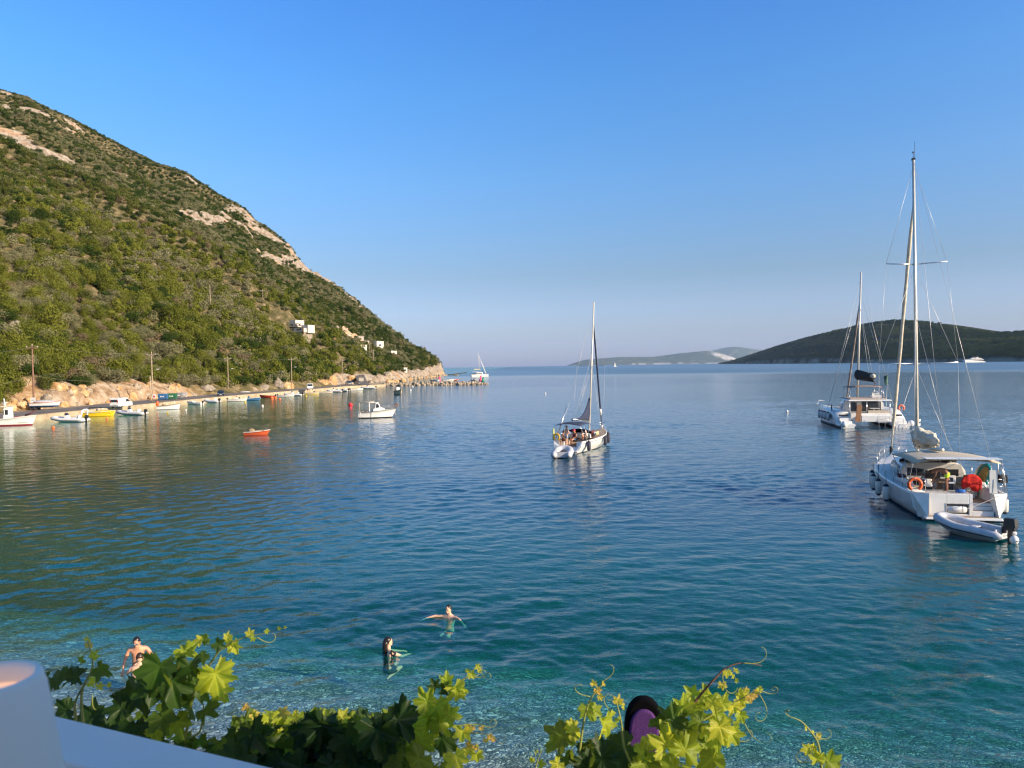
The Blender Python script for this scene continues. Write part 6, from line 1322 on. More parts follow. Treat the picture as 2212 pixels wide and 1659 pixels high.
gt = thing('gas_grill', 'black covered grill on the starboard stern rail of the large yacht', 'grill', Y1.w(0.5, -2.0, 1.72), hd); mb = MB(); mb.box(-0.16, 0.16, -0.2, 0.2, 0, 0.36, 0, None, 0.02, 0.03); mb.build('cover', BLACKC, gt, bevel=0.03); mb = MB(); mb.tube([(0, 0, 0), (0, 0.03, -0.42)], 0.02, 6); mb.build('bracket', STEEL, gt)
ct = thing('white_canvas_bag', 'white fabric bag hanging by the port wheel of the large yacht', 'bag', Y1.w(0.95, 1.02, 1.72), hd); mb = MB(); mb.box(-0.1, 0.1, -0.16, 0.16, -0.32, 0.06, 0, None, 0.03, 0.02); mb.build('bag', GELOLD, ct, bevel=0.05)
yt = thing('yellow_hose', 'coiled yellow hose on the starboard cockpit coaming of the large yacht', 'hose', Y1.w(3.0, -1.45, 1.6), hd); mb = MB(); mb.tube([(0.28 * math.cos(a), 0.3 * math.sin(a) * (1 + 0.1 * math.sin(a * 3)), 0.004 * a) for a in np.linspace(0, 22, 90)], 0.022, 6); mb.build('coil', YELLOWB, yt)
for (lb, P, m_, s3) in (('dark bundle of ropes and cushions in the port cockpit of the large yacht', (2.6, 1.1, 1.32), BLACKC, (0.55, 0.3, 0.22)), ('brown folded clothes on the port cockpit coaming of the large yacht', (3.3, 1.55, 1.56), MAROON, (0.35, 0.2, 0.12)), ('grey cushions heaped in the starboard cockpit of the large yacht', (2.4, -1.15, 1.32), GREYT, (0.5, 0.25, 0.16))):
    q = thing('bundle', lb, 'bundle', Y1.w(*P), hd); mb = MB()
    for k in range(5): mb.ball((kr.uniform(-.5, .5) * s3[0], kr.uniform(-.5, .5) * s3[1], s3[2] * 0.3 * k / 2), (s3[0] * kr.uniform(.4, .7), s3[1] * kr.uniform(.5, .9), s3[2] * 0.6), n=10, k=7)
    mb.build('heap', m_, q)
# flags
def flag(P, rz, w, h, m_, label, striped=False, drop=0.35):
    mb = MB(); secs = [[(x, 0.05 * math.sin(x * 18 + z * 4), z - drop * x * 1.2) for z in np.linspace(-h, 0, 7)] for x in np.linspace(0, w, 8)]
    n0 = len(mb.f); mb.loft(secs, [i % 2 for i in range(6)] if striped else None); o = mb.build('flag', [m_, WHITE] if striped else m_); o.location = P; o.rotation_euler = (0, 0, rz); o.modifiers.new('s', 'SOLIDIFY').thickness = 0.006; tag(o, label, 'flag'); return o
q = ony(1989, 905, 42.0); flag(q, R(180), 0.2, 0.75, mat('flag_blue', (0.05, 0.10, 0.25), 0.8), 'limp blue and white striped flag hanging beside the mast of the large yacht', True, 0.1)
q = Y1.w(*(sp1[0].lerp(onm(z1), 0.25))); lines(t, 'flag_halyard', [(sp1[0].lerp(onm(z1), 0.25), Vector((6.0, 1.9, 1.5)))], 0.006, WIRE); flag(q + Vector((0, 0, -0.6)), R(180), 0.22, 0.5, mat('flag_green', (0.01, 0.07, 0.05), 0.8), 'small dark green flag under the left spreader of the large yacht')
# dinghy
Dp = onz(2166, 1157, 0.25); Db = onz(2062, 1134, 0.35); Dp.z = Db.z = 0.0; hd2 = heading(Dp, Db); dt_ = rib((Dp.x, Dp.y, 0), hd2, 'pale grey dinghy with black outboard tied behind the large yacht', 2.75, 1.5, GREYT, GREYT, False, False, None, name='inflatable_dinghy', r=0.19, seat=False)
mb = MB(); mb.box(1.0, 1.25, -0.55, 0.55, 0.40, 0.44); mb.build('bench', GREYT, dt_, bevel=0.01); outboard(dt_, -0.12, 0.56, DARK, 0.95)
mb = MB(); mb.ball((-0.42, -0.02, 0.14), (0.17, 0.17, 0.2), n=12, k=8); mb.build('outboard_cowl', GEL, dt_)  # white lower cowl of the outboard, shaped as a ball
mb = MB(); mb.tube([(0.0, -0.1, 0.78), (0.65, 0.1, 0.72)], 0.03, 6); mb.build('tiller', DARK, dt_)
a_ = Y1.w(-0.3, -1.7, 1.25); b_ = (Matrix.Translation(Dp) @ Matrix.Rotation(hd2, 4, 'Z')) @ Vector((2.6, 0, 0.7)); mb = MB(); mb.tube([a_, (a_ + b_) / 2 + Vector((0, 0, -0.15)), b_], 0.012, 5); tag(mb.build('tow_line', GREYM), 'thin line tying the pale dinghy to the large yacht', 'rope')

# ============ middle sailboat
P0 = onz(1227, 979); hd = math.atan2(math.cos(R(26)), math.sin(R(26)))
Y2 = Boat(P0, hd, 'sailboat', 'white sailboat with navy sail cover anchored in the middle of the bay', 9.4, 0.93); t = Y2.t
L = 9.6; Bm = 3.25; mb = MB(); secs = []
for i in range(30):
    f = i / 29; x = L * f; w = (0.80 + 0.20 * math.sin(math.pi / 2 * f / .42)) if f < .42 else max(0.02, 1 - ((f - .42) / .58) ** 2.1) ** 0.9
    w *= Bm / 2; h = 1.02 + 0.30 * f ** 1.5; k = 1 - f ** 3 * 0.9; k *= 0.55 + 0.45 * min(1, f * 4)
    def X(z): return x + 0.5 * (z / h) * f ** 3 + (0.0 if i else -0.35 * (1 - z / h))
    lo = w * (0.74 - 0.15 * f * f)
    row = [(X(-.4), 0, -0.42 * k), (X(-.15), lo * 0.7, -0.2 * k), (X(.06), lo * 0.97, 0.05), (X(.12), lo, 0.12), (X(.5), w * 0.93, 0.5), (X(h - .2), w * 0.985, h - .2), (X(h - .16), w * 0.99, h - .16), (X(h), w, h), (X(h), w - min(.05, w * .5), h)]
    if x < 3.0: row += [(x, max(w - 0.5, 0), h), (x, max(w - 0.52, 0), 0.55), (x, 0, 0.55)]
    else: row += [(X(h), w * 0.6, h + 0.03), (X(h), w * 0.58, h + 0.03), (X(h), 0, h + 0.07)]
    secs.append(row)
for s in (1, -1): mb.loft([[(a, b * s, c) for a, b, c in r] for r in secs], [0, 0, 1, 2, 2, 3, 2, 2, 4, 4, 4])
r0 = secs[0]; ring = [(a, b, c) for a, b, c in r0] + [(a, -b, c) for a, b, c in r0[::-1] if abs(b) > 1e-6]; mb.add(ring, [tuple(range(len(ring)))], 2)
mb.build('hull', [BBLK, GEL, GEL, NAVY, TEAK], t)
mb = MB(); mb.box(-0.55, 0.0, -1.05, 1.05, 0.16, 0.26, 0, None, 0.02, 0.05); mb.build('swim_platform', GEL, t, bevel=0.03)
mb = MB(); secs = []
for i in range(12):
    f = i / 11; x = 3.0 + 4.0 * f; w = 1.05 * (1 - 0.5 * f ** 1.8); h = 0.42 * (1 if f < 0.5 else max(0.03, math.cos((f - .5) * math.pi)) ** .8); secs.append([(x, w, 1.08), (x, w * .92, 1.08 + h * .8), (x, 0, 1.1 + h), (x, -w * .92, 1.08 + h * .8), (x, -w, 1.08)])
mb.loft(secs, cap0=0, cap1=0); mb.build('coach_roof', GEL, t)
for s in (1, -1): mb = MB(); mb.add([(3.5, s * 1.05, 1.18), (5.4, s * 0.93, 1.2), (5.3, s * 0.90, 1.36), (3.5, s * 1.03, 1.4)], [(0, 1, 2, 3)]); mb.build('cabin_window', GLASS, t)
for s in (1, -1): mb = MB(); mb.box(0.7, 2.9, s * 0.85 - 0.22, s * 0.85 + 0.22, 0.555, 0.9); mb.build('cockpit_seat', GEL, t, bevel=0.02)
mb = MB(); mb.loft([[(2.7, y, 1.62 + 0.28 * math.cos(y / 1.1 * 1.3)) for y in np.linspace(-1.1, 1.1, 9)], [(3.2, y, 1.6 + 0.25 * math.cos(y / 1.1 * 1.3)) for y in np.linspace(-1.1, 1.1, 9)], [(3.9, y * .85, 1.42) for y in np.linspace(-1.1, 1.1, 9)]]); o = mb.build('spray_hood', NAVY, t); o.modifiers.new('s', 'SOLIDIFY').thickness = 0.02
mb = MB(); mb.loft([[(3.2 + 0.75 * g, -1.08 + 0.02 * math.sin(9 * g), z) for g in np.linspace(0, 1, 6)] for z in (1.1, 1.4, 1.72)]); o = mb.build('side_curtain', MAROON, t); o.modifiers.new('s', 'SOLIDIFY').thickness = 0.02
mb = MB(); mb.loft(bim(-0.1, 2.75, 1.15, 2.35, 0.16)); o = mb.build('bimini', NAVY, t); o.modifiers.new('s', 'SOLIDIFY').thickness = 0.03
mb = MB()
for s in (1, -1):
    for xb in (-0.1, 1.3, 2.7): mb.tube([(1.2, s * 1.25, 1.05), (xb, s * 1.15, 2.36)], 0.018, 5)
    mb.tube([(-0.05, s * 1.2, 1.0), (-0.05, s * 1.2, 1.65), (0.9, s * 1.42, 1.65), (0.9, s * 1.42, 1.05)], 0.018, 5)
    for x in (2.6, 4.2, 5.8, 7.4, 8.6): w = (Bm / 2) * max(0.02, 1 - (max(0, x / L - .42) / .58) ** 2.1) ** .9 - .06; mb.tube([(x, s * w, 1.1 + 0.02 * x), (x, s * w, 1.68 + 0.02 * x)], 0.014, 5)
    mb.tube([(8.6, s * 0.55, 1.85), (9.6, s * 0.2, 1.95), (9.75, 0, 1.95)], 0.018, 5); mb.tube([(9.5, s * 0.2, 1.3), (9.55, s * 0.2, 1.95)], 0.016, 5)
mb.build('rails', STEEL, t)
mt = mast_top_fix(Y2, 5.7, 13.5, 1283, 652); xm = 5.7
def onm(z): f = (z - 1.2) / (mt.z - 1.2); return Vector((xm, 0, 1.2)).lerp(mt, f)
mb = MB(); mb.tube([onm(1.2), onm(7), mt], [0.10, 0.095, 0.08], 10, sq=0.75); mb.build('mast', ALU, t)
z1 = 7.4; sp = [onm(z1) + Vector((-0.2, s * 1.35, 0.05)) for s in (1, -1)]; mb = MB()
for s in sp: mb.tube([onm(z1), s], [0.03, 0.022], 5)
mb.build('spreaders', STEEL, t); segs = []
for i, s in enumerate((1, -1)): segs += [(Vector((5.1, s * 1.5, 1.15)), sp[i]), (sp[i], onm(mt.z - 1.2)), (Vector((4.9, s * 1.48, 1.15)), onm(z1)), (Vector((5.5, s * 1.48, 1.15)), onm(z1)), (Vector((2.0, s * 0.15, 2.75)), onm(8.6))]
segs += [(Vector((0.6, 0.0, 4.3)), mt), (Vector((0, 1.1, 1.1)), Vector((0.6, 0, 4.3))), (Vector((9.6, 0, 1.4)), mt + Vector((0, 0, -1.2)))]; lines(t, 'rigging', segs, 0.008, WIRE)
mb = MB(); mb.tube([(-0.05, 1.1, 1.05), (0.9, 0.4, 3.9)], 0.045, 6); mb.build('backstay_tube', STEEL, t)
a = Vector((9.45, 0, 1.75)); b = onm(mt.z - 1.7); mb = MB(); mb.tube([a.lerp(b, k / 10) for k in range(11)], [0.04, 0.075] + [0.085] * 7 + [0.06, 0.03], 8); mb.build('furled_genoa', NAVY, t)
mb = MB(); mb.tube([a.lerp(b, 0.10), a.lerp(b, 0.16)], 0.095, 8); mb.tube([(9.5, 0, 1.4), (9.5, 0, 1.72)], 0.09, 8); mb.build('furler_fitting', WHITE, t)
mb = MB(); mb.tube([(xm - .1, 0, 2.35), (1.5, 0.05, 2.8)], 0.07, 8); mb.tube([(1.5, 0.05, 2.8), (1.35, 0.05, 2.78)], 0.12, 8); mb.build('boom', STEEL, t)
secs = []
for i in range(14):
    f = i / 13; x = xm + 0.12 - 3.6 * f; top = 2.55 + 1.75 * (1 - f) ** 2.6 + 0.25; zb = 2.36 + 0.11 * 3.6 * f
    secs.append([(x, 0.14 * math.sin(a) * (1 - 0.3 * f), zb + (top - zb) * (0.5 - 0.5 * math.cos(a))) for a in np.linspace(0, 2 * math.pi, 12, endpoint=False)])
mb = MB(); mb.loft(secs, closed=True, cap0=0, cap1=0); mb.build('sail_cover', NAVY, t)
for (x, s, lb) in ((0.85, -1, 'aft most dark fender on the starboard quarter of the middle sailboat'), (4.9, -1, 'dark fender amidships on the starboard side of the middle sailboat'), (6.9, -1, 'second dark fender from the bow of the middle sailboat'), (8.0, -1, 'dark fender nearest the bow of the middle sailboat')):
    w = (Bm / 2) * ((0.80 + 0.20 * math.sin(math.pi / 2 * (x / L) / .42)) if x / L < .42 else max(0.02, 1 - ((x / L - .42) / .58) ** 2.1) ** .9)
    fender(Y2.w(x, s * (w + 0.2), 1.02 + 0.02 * x), hd, lb, mat('navy_fender', (0.03, 0.035, 0.06), 0.7), M('navy_fender'), 0.85, 0.17, 0.4, 'dark fenders of the middle sailboat')
ring_buoy(Y2.w(-0.12, 0.98, 1.38), hd, 'yellow lifebuoy on the stern rail of the middle sailboat', YELLOWB, 0.25, 0.08)
mb = MB(); mb.tube([(-0.1, 1.28, 1.1), (-0.1, 1.28, 1.95)], [0.10, 0.08], 8); mb.ball((-0.1, 1.28, 2.0), 0.09); o = mb.build('man_overboard_pole', mat('mob_yellow', (0.6, 0.6, 0.2), 0.6), t)
human('man with bare back and pale blue shorts standing at the stern of the middle sailboat', Y2.w(0.35, 0.25, 0.56), hd + R(-35), dict(elL=(0.12, .26, 1.12), wrL=(0.30, .18, 1.05), elR=(0.10, -.27, 1.14), wrR=(0.28, -.15, 1.1)), SKINP, HAIR, 'short', LBLUE, face=(0.8, -0.5, 0))
SIT = dict(pelvis=(0, 0, .12), spine=(-.02, 0, .30), chest=(0, 0, .53), neck=(0.02, 0, .67), head=(0.06, 0, .79), top=(0.055, 0, .86), shL=(0, .185, .59), shR=(0, -.185, .59), elL=(0.05, .25, .32), elR=(0.05, -.25, .32), wrL=(0.27, .16, .24), wrR=(0.27, -.16, .24), hipL=(0.02, .1, .10), hipR=(0.02, -.1, .10), knL=(0.44, .13, .12), knR=(0.44, -.13, .12), anL=(0.46, .13, -.30), anR=(0.46, -.13, -.30), toeL=(0.6, .13, -.34), toeR=(0.6, -.13, -.34))
human('person in dark clothes sitting to the left of the standing man on the middle sailboat', Y2.w(1.1, 0.85, 0.90), hd - R(90), SIT, SKIND, HAIR, 'short', MAROON, BLACKC)
human('person in a pink red cap sitting right of the standing man on the middle sailboat', Y2.w(1.5, -0.1, 0.98), hd + R(150), SIT, SKIN, PINK, 'cap', LBLUE, MAROON)
human('person in a dark top sitting by the starboard seat of the middle sailboat', Y2.w(1.5, -0.85, 0.90), hd + R(90), SIT, SKIN, HAIR, 'long', BLACKC, BLACKC)
human('person sitting under the spray hood of the middle sailboat', Y2.w(2.4, -0.85, 0.90), hd + R(100), SIT, SKINP, HAIR, 'short', BLACKC, mat('olive_shirt', (0.16, 0.14, 0.07), 0.9))
for (lb, P, m_, s3) in (('yellow and cream towels drying on the starboard rail of the middle sailboat', (3.6, -1.5, 1.62), M('pale_yellow_paint'), (0.5, 0.06, 0.30)), ('dark swimwear hung on the starboard rail of the middle sailboat', (2.6, -1.53, 1.55), BLACKC, (0.4, 0.05, 0.28))):
    q = thing('towel', lb, 'towel', Y2.w(*P), hd); mb = MB(); mb.loft([[(x, 0.03 * math.sin(x * 20), z) for z in (-s3[2], -s3[2] * .5, 0)] for x in np.linspace(-s3[0] / 2, s3[0] / 2, 8)]); o = mb.build('cloth', m_, q); o.modifiers.new('s', 'SOLIDIFY').thickness = 0.03
Dp = onz(1213, 991); rib((Dp.x, Dp.y, 0), R(80), 'pale grey dinghy seen stern on behind the middle sailboat', 2.3, 1.75, GREYT, GREYT, False, False, None, name='inflatable_dinghy', r=0.27, seat=False)

# ============ catamaran
P0 = (onz(1842, 926) + onz(1938, 924)) / 2; hd = math.atan2(.985, .17)
Y3 = Boat(P0, hd, 'catamaran', 'white catamaran with dark boom bag anchored at the right behind the large yacht', 12.6); Y3.t['category'] = 'catamaran'; t = Y3.t
L = 12.4
for s in (1, -1):
    mb = MB(); secs = []; yc = 2.85 * s
    for i in range(26):
        f = i / 25; x = L * f; w = (0.92 if f < .3 else max(0.03, 1 - ((f - .3) / .7) ** 2.4) ** .9) * 0.98; h = 1.75 + 0.25 * f
        if x < 1.7: h = 0.45 + 0.0 * x
        elif x < 2.6: h = 1.0 + (x - 1.7) * 0.5
        elif x < 3.4: h = 1.5 + (x - 2.6) * 0.4
        secs.append([(x, yc - w * .75, -0.45), (x, yc + 0 * w, -0.6 + 0.5 * f ** 3), (x, yc + w * .75, -0.45 + 0.3 * f ** 3), (x, yc + w * .8, 0.16), (x, yc + w * .83, 0.22), (x, yc + w * (0.93 + 0.07 * (h > 1)), h * 0.5), (x, yc + w * 1.02, h - 0.25), (x, yc + w * .86, h), (x, yc - w * .86, h), (x, yc - w * 1.0, h - .2), (x, yc - w * .8, 0.22), (x, yc - w * .8, 0.16)])
    mb.loft(secs, [0, 0, 0, 1, 2, 2, 2, 2, 2, 2, 2, 0], closed=True, cap0=2, cap1=2); mb.build('port_hull' if s > 0 else 'starboard_hull', [BBLK, NAVY, GEL], t)
    for (xa, xb) in ((3.0, 4.6), (5.3, 6.5)):
        mb = MB(); yo = yc + s * 1.0; mb.add([(xa, yo, 0.95), (xb, yo - s * 0.01, 0.98), (xb, yo + s * .02, 1.35), (xa + .1, yo + s * .02, 1.32)], [(0, 1, 2, 3)]); mb.build('hull_window', GLASS, t)
    for k, (xa, za) in enumerate(((0.5, 0.75), (1.1, 1.05))): mb = MB(); mb.box(xa, 1.75, yc - 0.6, yc + 0.6, za - 0.35, za); mb.build('stern_step', GEL, t, bevel=0.03)
    mb = MB(); mb.box(1.72, 1.76, yc - 0.5, yc + 0.5, 1.22, 1.42) ; mb.build('step_vent', DARK, t)
mb = MB(); mb.box(1.6, 9.0, -2.1, 2.1, 0.75, 1.55); mb.box(0.9, 1.7, -2.0, 1.15, 0.62, 1.35, 0, None, 0.02, 0.02); mb.build('bridge_deck', GEL, t, bevel=0.05)
mb = MB(); mb.box(9.0, 11.8, -2.0, 2.0, 1.40, 1.43); mb.build('trampoline', GREYM, t)
mb = MB(); mb.tube([(11.8, -2.9, 1.7), (11.8, 2.9, 1.7)], 0.12, 8); mb.build('cross_beam', ALU, t)
mb = MB(); secs = []
for i in range(12):
    f = i / 11; x = 4.3 + 4.6 * f; w = 2.35 * (1 - .35 * f ** 2); h = 1.35 * (1 if f < .4 else max(.03, math.cos((f - .4) / .6 * math.pi / 2)) ** .8); secs.append([(x, w, 1.55), (x, w * .93, 1.55 + h * .75), (x, w * .8, 1.58 + h), (x, -w * .8, 1.58 + h), (x, -w * .93, 1.55 + h * .75), (x, -w, 1.55)])
mb.loft(secs, cap0=0, cap1=0); mb.build('saloon', GEL, t)
mb = MB(); mb.box(4.26, 4.295, -1.9, 0.2, 1.6, 2.75); mb.box(4.26, 4.295, 0.75, 1.35, 1.6, 2.7); mb.build('saloon_door', GLASS, t)
for s in (1, -1): mb = MB(); mb.add([(4.7, s * 2.36, 1.75), (6.8, s * 2.2, 1.75), (6.9, s * 2.12, 2.4), (4.7, s * 2.24, 2.55)], [(0, 1, 2, 3)]); mb.build('side_window', GLASS, t)
mb = MB(); mb.box(1.75, 4.9, -2.35, 2.35, 2.95, 3.08, 0, None, 0.08, 0.08); mb.build('hard_top', GEL, t, bevel=0.05)
mb = MB(); mb.box(2.3, 6.5, -2.0, 2.0, 3.09, 3.20, 0, None, 0.1, 0.1); mb.build('lounge_deck', mat('beige_cushion', (0.42, 0.34, 0.28), 0.9), t, bevel=0.03)
mb = MB()
for y in (-2.15, 0.3, 2.15): mb.tube([(1.95, y, 1.4), (1.95, y, 2.95)], 0.05, 8)
mb.build('hard_top_posts', STEEL, t)
mb = MB(); mb.box(1.75, 2.3, -2.0, 0.25, 1.5, 1.85); mb.build('aft_bench', TAN, t, bevel=0.05)
mb = MB(); mb.box(2.6, 3.6, -1.3, -0.3, 2.0, 2.06); mb.tube([(3.1, -0.8, 1.5), (3.1, -0.8, 2.0)], 0.06, 8); mb.build('cockpit_table', GEL, t)
mb = MB(); mb.loft(bim(3.2, 6.2, 1.75, 4.45, 0.12)); o = mb.build('bimini', MAROON if False else mat('brown_bimini', (0.30, 0.22, 0.19), 0.85), t); o.modifiers.new('s', 'SOLIDIFY').thickness = 0.06
mb = MB()
for s in (1, -1):
    for x in (3.3, 6.0): mb.tube([(x, s * 1.7, 3.1), (x, s * 1.7, 4.46)], 0.035, 6)
    mb.tube([(3.3, s * 1.7, 3.1), (4.6, s * 1.7, 4.4)], 0.025, 6)
mb.tube([(3.3, -1.9, 3.1), (3.3, -1.9, 4.3)], 0.03, 6); mb.tube([(3.3, -2.1, 3.1), (3.3, -1.75, 4.3)], 0.03, 6)
mb.build('bimini_frame', STEEL, t)
mb = MB(); mb.torus((3.9, -1.2, 3.62), 0.36, 0.025, 'x', n=24); mb.box(4.0, 4.5, -1.5, -0.9, 3.2, 3.75); mb.build('helm', GEL, t, bevel=0.01)
mb = MB(); mb.box(3.7, 3.95, -1.7, -0.6, 3.2, 3.5); mb.build('helm_seat', GEL, t, bevel=0.03)
mt = mast_top_fix(Y3, 6.8, 19, 1860, 587); xm = 6.8
def onm(z): f = (z - 2.8) / (mt.z - 2.8); return Vector((xm, 0, 2.8)).lerp(mt, f)
mb = MB(); mb.tube([onm(2.8), onm(10), mt], [0.17, 0.16, 0.12], 10, sq=0.7); mb.build('mast', ALU, t)
mb = MB(); mb.tube([(xm - .2, 0, 5.35), (2.3, -0.55, 5.2)], 0.13, 8); mb.build('boom', DARK, t)
secs = []
for i in range(12):
    f = i / 11; x = xm - 0.3 - 4.2 * f; y = -0.5 * f; hh = 1.25 * (1 - 0.45 * f); zb = 5.25 + 0.1 * f
    secs.append([(x, y + 0.42 * (1 - .4 * f) * math.sin(a) * (1.0), zb + hh * (0.5 - 0.5 * math.cos(a))) for a in np.linspace(0, 2 * math.pi, 12, endpoint=False)])
mb = MB(); mb.loft(secs, closed=True, cap0=0, cap1=0); mb.build('boom_bag', BLACKC, t); mb = MB(); mb.ball((2.5, -0.5, 5.75), (0.45, 0.3, 0.28)); mb.build('sail_end', SAIL, t)
segs = [(Vector((11.8, 0, 1.8)), onm(mt.z - 2.5))]
for s in (1, -1): segs += [(Vector((5.4, s * 3.7, 1.9)), onm(mt.z - 0.8)), (Vector((5.4, s * 3.7, 1.9)), onm(mt.z - 2.6)), (Vector((2.8, s * 0.2 - 0.4, 5.8)), onm(14))]
lines(t, 'rigging', segs, 0.014, WIRE)
a = Vector((11.6, 0, 2.1)); b = onm(mt.z - 3.2); mb = MB(); mb.tube([a.lerp(b, k / 12) for k in range(13)], [0.05, 0.10] + [0.12 + 0.015 * math.sin(k * 2) for k in range(9)] + [0.07, 0.04], 8); mb.build('furled_genoa', mat('mixed_genoa', (0.25, 0.2, 0.17), 0.8, var=0.5, scale=1.5), t)
mb = MB()
for s in (1, -1):
    for x in (3.4, 5.5, 8.0, 10.5): mb.tube([(x, s * 3.65, 1.8), (x, s * 3.65, 2.4)], 0.018, 5)
    mb.tube([(10.5, s * 3.6, 2.4), (12.2, s * 3.2, 2.55), (12.2, s * 2.4, 2.5)], 0.022, 5); mb.tube([(3.4, s * 3.65, 2.4), (10.5, s * 3.65, 2.4)], 0.010, 5)
mb.tube([(0.5, -1.7, 1.25), (0.4, -1.7, 0.6), (0.4, -0.4, 0.6), (0.5, -0.4, 1.25)], 0.025, 5); mb.tube([(0.4, -1.7, 0.9), (0.4, -0.4, 0.9)], 0.02, 5); mb.tube([(-0.1, -3.2, 0.5), (-0.15, -3.2, -0.2)], 0.02, 5); mb.tube([(-0.1, -2.8, 0.5), (-0.15, -2.8, -0.2)], 0.02, 5); mb.tube([(-0.1, -2.9, 0.5), (-0.1, -2.9, 1.6)], 0.02, 5)
mb.build('rails', STEEL, t)
for x, lb in ((3.9, 'aft most white fender on the port hull of the catamaran'), (5.6, 'second white fender from the stern of the catamaran'), (7.2, 'third white fender from the stern of the catamaran'), (8.6, 'foremost white fender on the port hull of the catamaran')):
    fender(Y3.w(x, 3.98 - 0.02 * (x - 5), 1.55), hd, lb, LGREYT, NAVY, 0.95, 0.19, 0.35, 'fenders of the catamaran')
for y, lb in ((3.25, 'white round fender at the port stern of the catamaran'), (-4.0, 'white round fender at the starboard stern of the catamaran')):
    q = thing('round_fender', lb, 'fender', Y3.w(-0.15 if y > 0 else 0.8, y, 0.45), hd); mb = MB(); mb.ball((0, 0, 0), (0.33, 0.33, 0.38)); mb.build('ball', GEL, q)
ring_buoy(Y3.w(1.9, -3.35, 2.15), hd, 'orange red horseshoe lifebuoy on the starboard stern of the catamaran', mat('faded_red', (0.85, 0.20, 0.10), 0.5), 0.28, 0.11)
q = thing('wooden_board', 'upright striped wooden board on the port steps of the catamaran', 'board', Y3.w(0.9, 1.55, 0.62), hd); mb = MB(); mb.box(-0.04, 0.04, -0.28, 0.28, 0, 1.95, 0, Matrix.Rotation(R(6), 4, 'X')); mb.build('board', mat('board_wood', (0.30, 0.15, 0.07), 0.6, var=0.3, scale=4), q, bevel=0.02)
flag(Y3.w(3.6, 3.7, 2.55), hd + R(170), 0.8, 0.55, BLACKC, 'small black flag over the port side of the catamaran'); flag(Y3.w(2.3, -0.7, 5.2), R(90), 0.3, 0.5, mat('flag_red', (0.6, 0.08, 0.12), 0.8), 'tiny red and white flag at the boom end of the catamaran', True)

# ============ far catamaran, little sail, motor yacht
P0 = onz(1036, 813.5); Yf = Boat(P0, R(8), 'distant_catamaran', 'distant catamaran with a rising white foresail beyond the breakwater tip', 11); Yf.t['category'] = 'catamaran'; t = Yf.t
for y in (-2.6, 2.6):
    mb = MB(); mb.box(-6.3, 6.3, y - 0.7, y + 0.7, -0.4, 1.7, 0, None, -0.2, 0); mb.build('float_hull', GEL, t, bevel=0.15)
mb = MB(); mb.box(-3.0, 2.6, -2.2, 2.2, 1.2, 3.2, 0, None, 0.5, 0.3); mb.build('saloon', GEL, t, bevel=0.2); mb = MB(); mb.box(-5.6, -3.05, -2.0, 2.0, 1.2, 2.4); mb.box(-2.5, 2.0, -2.28, -2.2, 1.9, 2.5); mb.build('cockpit', DARK, t); mb = MB(); mb.box(-5.6, -0.4, -2.0, 2.0, 3.5, 3.75); mb.build('hard_top', GEL, t, bevel=0.05)
mb = MB(); mb.box(-4.2, 0.2, -0.3, 0.3, 5.1, 5.9, 0, None, 0.0, 0.15); mb.build('boom_bag', TAN, t)
mt = ony(1032, 759, P0.y); ml = Yf.M.inverted() @ mt
mb = MB(); mb.tube([(0.6, 0, 3), (ml.x, 0, mt.z)], [0.16, 0.10], 8); mb.build('mast', ALU, t)
mb = MB(); mb.tube([(4.9, 0, 2.0), (ml.x + 0.1, 0, mt.z - 2.0)], [0.34, 0.10], 8); mb.build('rolled_foresail', WHITE, t)
P0 = onz(1329.5, 789.2 - 0.0 if False else 789.4)
P0 = Vector(((1329.5 - 1106) / 1597.0 * 2600, 2600, 0)); t = thing('distant_sailboat', 'tiny white sail far away before the hazy island', 'sailboat', P0, 0); mb = MB(); mb.add([(-4, 0, 0.8), (3.5, 0, 0.8), (-1.6, 0, 18), (-4, 0.3, 0.8), (3.5, 0.3, 0.8), (-1.6, 0.3, 18)], [(0, 1, 2), (3, 5, 4), (0, 3, 4, 1), (1, 4, 5, 2), (2, 5, 3, 0)]); mb.build('sail', WHITE, t); mb = MB(); mb.box(-5, 5.5, -1.3, 1.3, -0.2, 1.0, 0, None, -0.6, -0.1); mb.build('hull', GEL, t)
P0 = onz(2105, 783.3); P0.z = 0; yy = 1780.0; P0 = Vector((ray(2105, 780).x / ray(2105, 780).y * yy, yy, 0)); t = thing('motor_yacht', 'large white motor yacht anchored below the dark island', 'yacht', P0, R(183))
mb = MB(); mb.prism([(-24, 0.3), (-26, 1.2), (-20, 2.4), (-18, 3.2), (18, 5.8), (27, 6.0), (25.5, -0.4), (-22, -0.4)], -4.6, 4.6, 'y'); mb.build('hull', GEL, t, bevel=0.3)
mb = MB(); mb.box(-18, 20, -3.9, 3.9, 3.2, 5.4); mb.build('lower_windows', GLASS, t); mb = MB(); mb.box(-21, 26, -4.4, 4.4, 5.6, 6.9, 0, None, 0.8, 0.2); mb.build('main_deck', GEL, t, bevel=0.2)
mb = MB(); mb.box(-14, 8, -3.4, 3.4, 6.9, 8.6); mb.build('upper_windows', GLASS, t); mb = MB(); mb.box(-17, 11.5, -4.0, 4.0, 8.6, 10.0, 0, None, 1.0, 0.3); mb.build('upper_deck', GEL, t, bevel=0.2)
mb = MB(); mb.box(-11, 7, -3.0, 3.0, 12.0, 12.6, 0, None, 0.5, 0.2); mb.box(-9, -5, -1, 1, 10.0, 12.0); mb.tube([(-7, 0, 12.6), (-7, 0, 16)], 0.25, 6); mb.build('sun_deck', GEL, t)

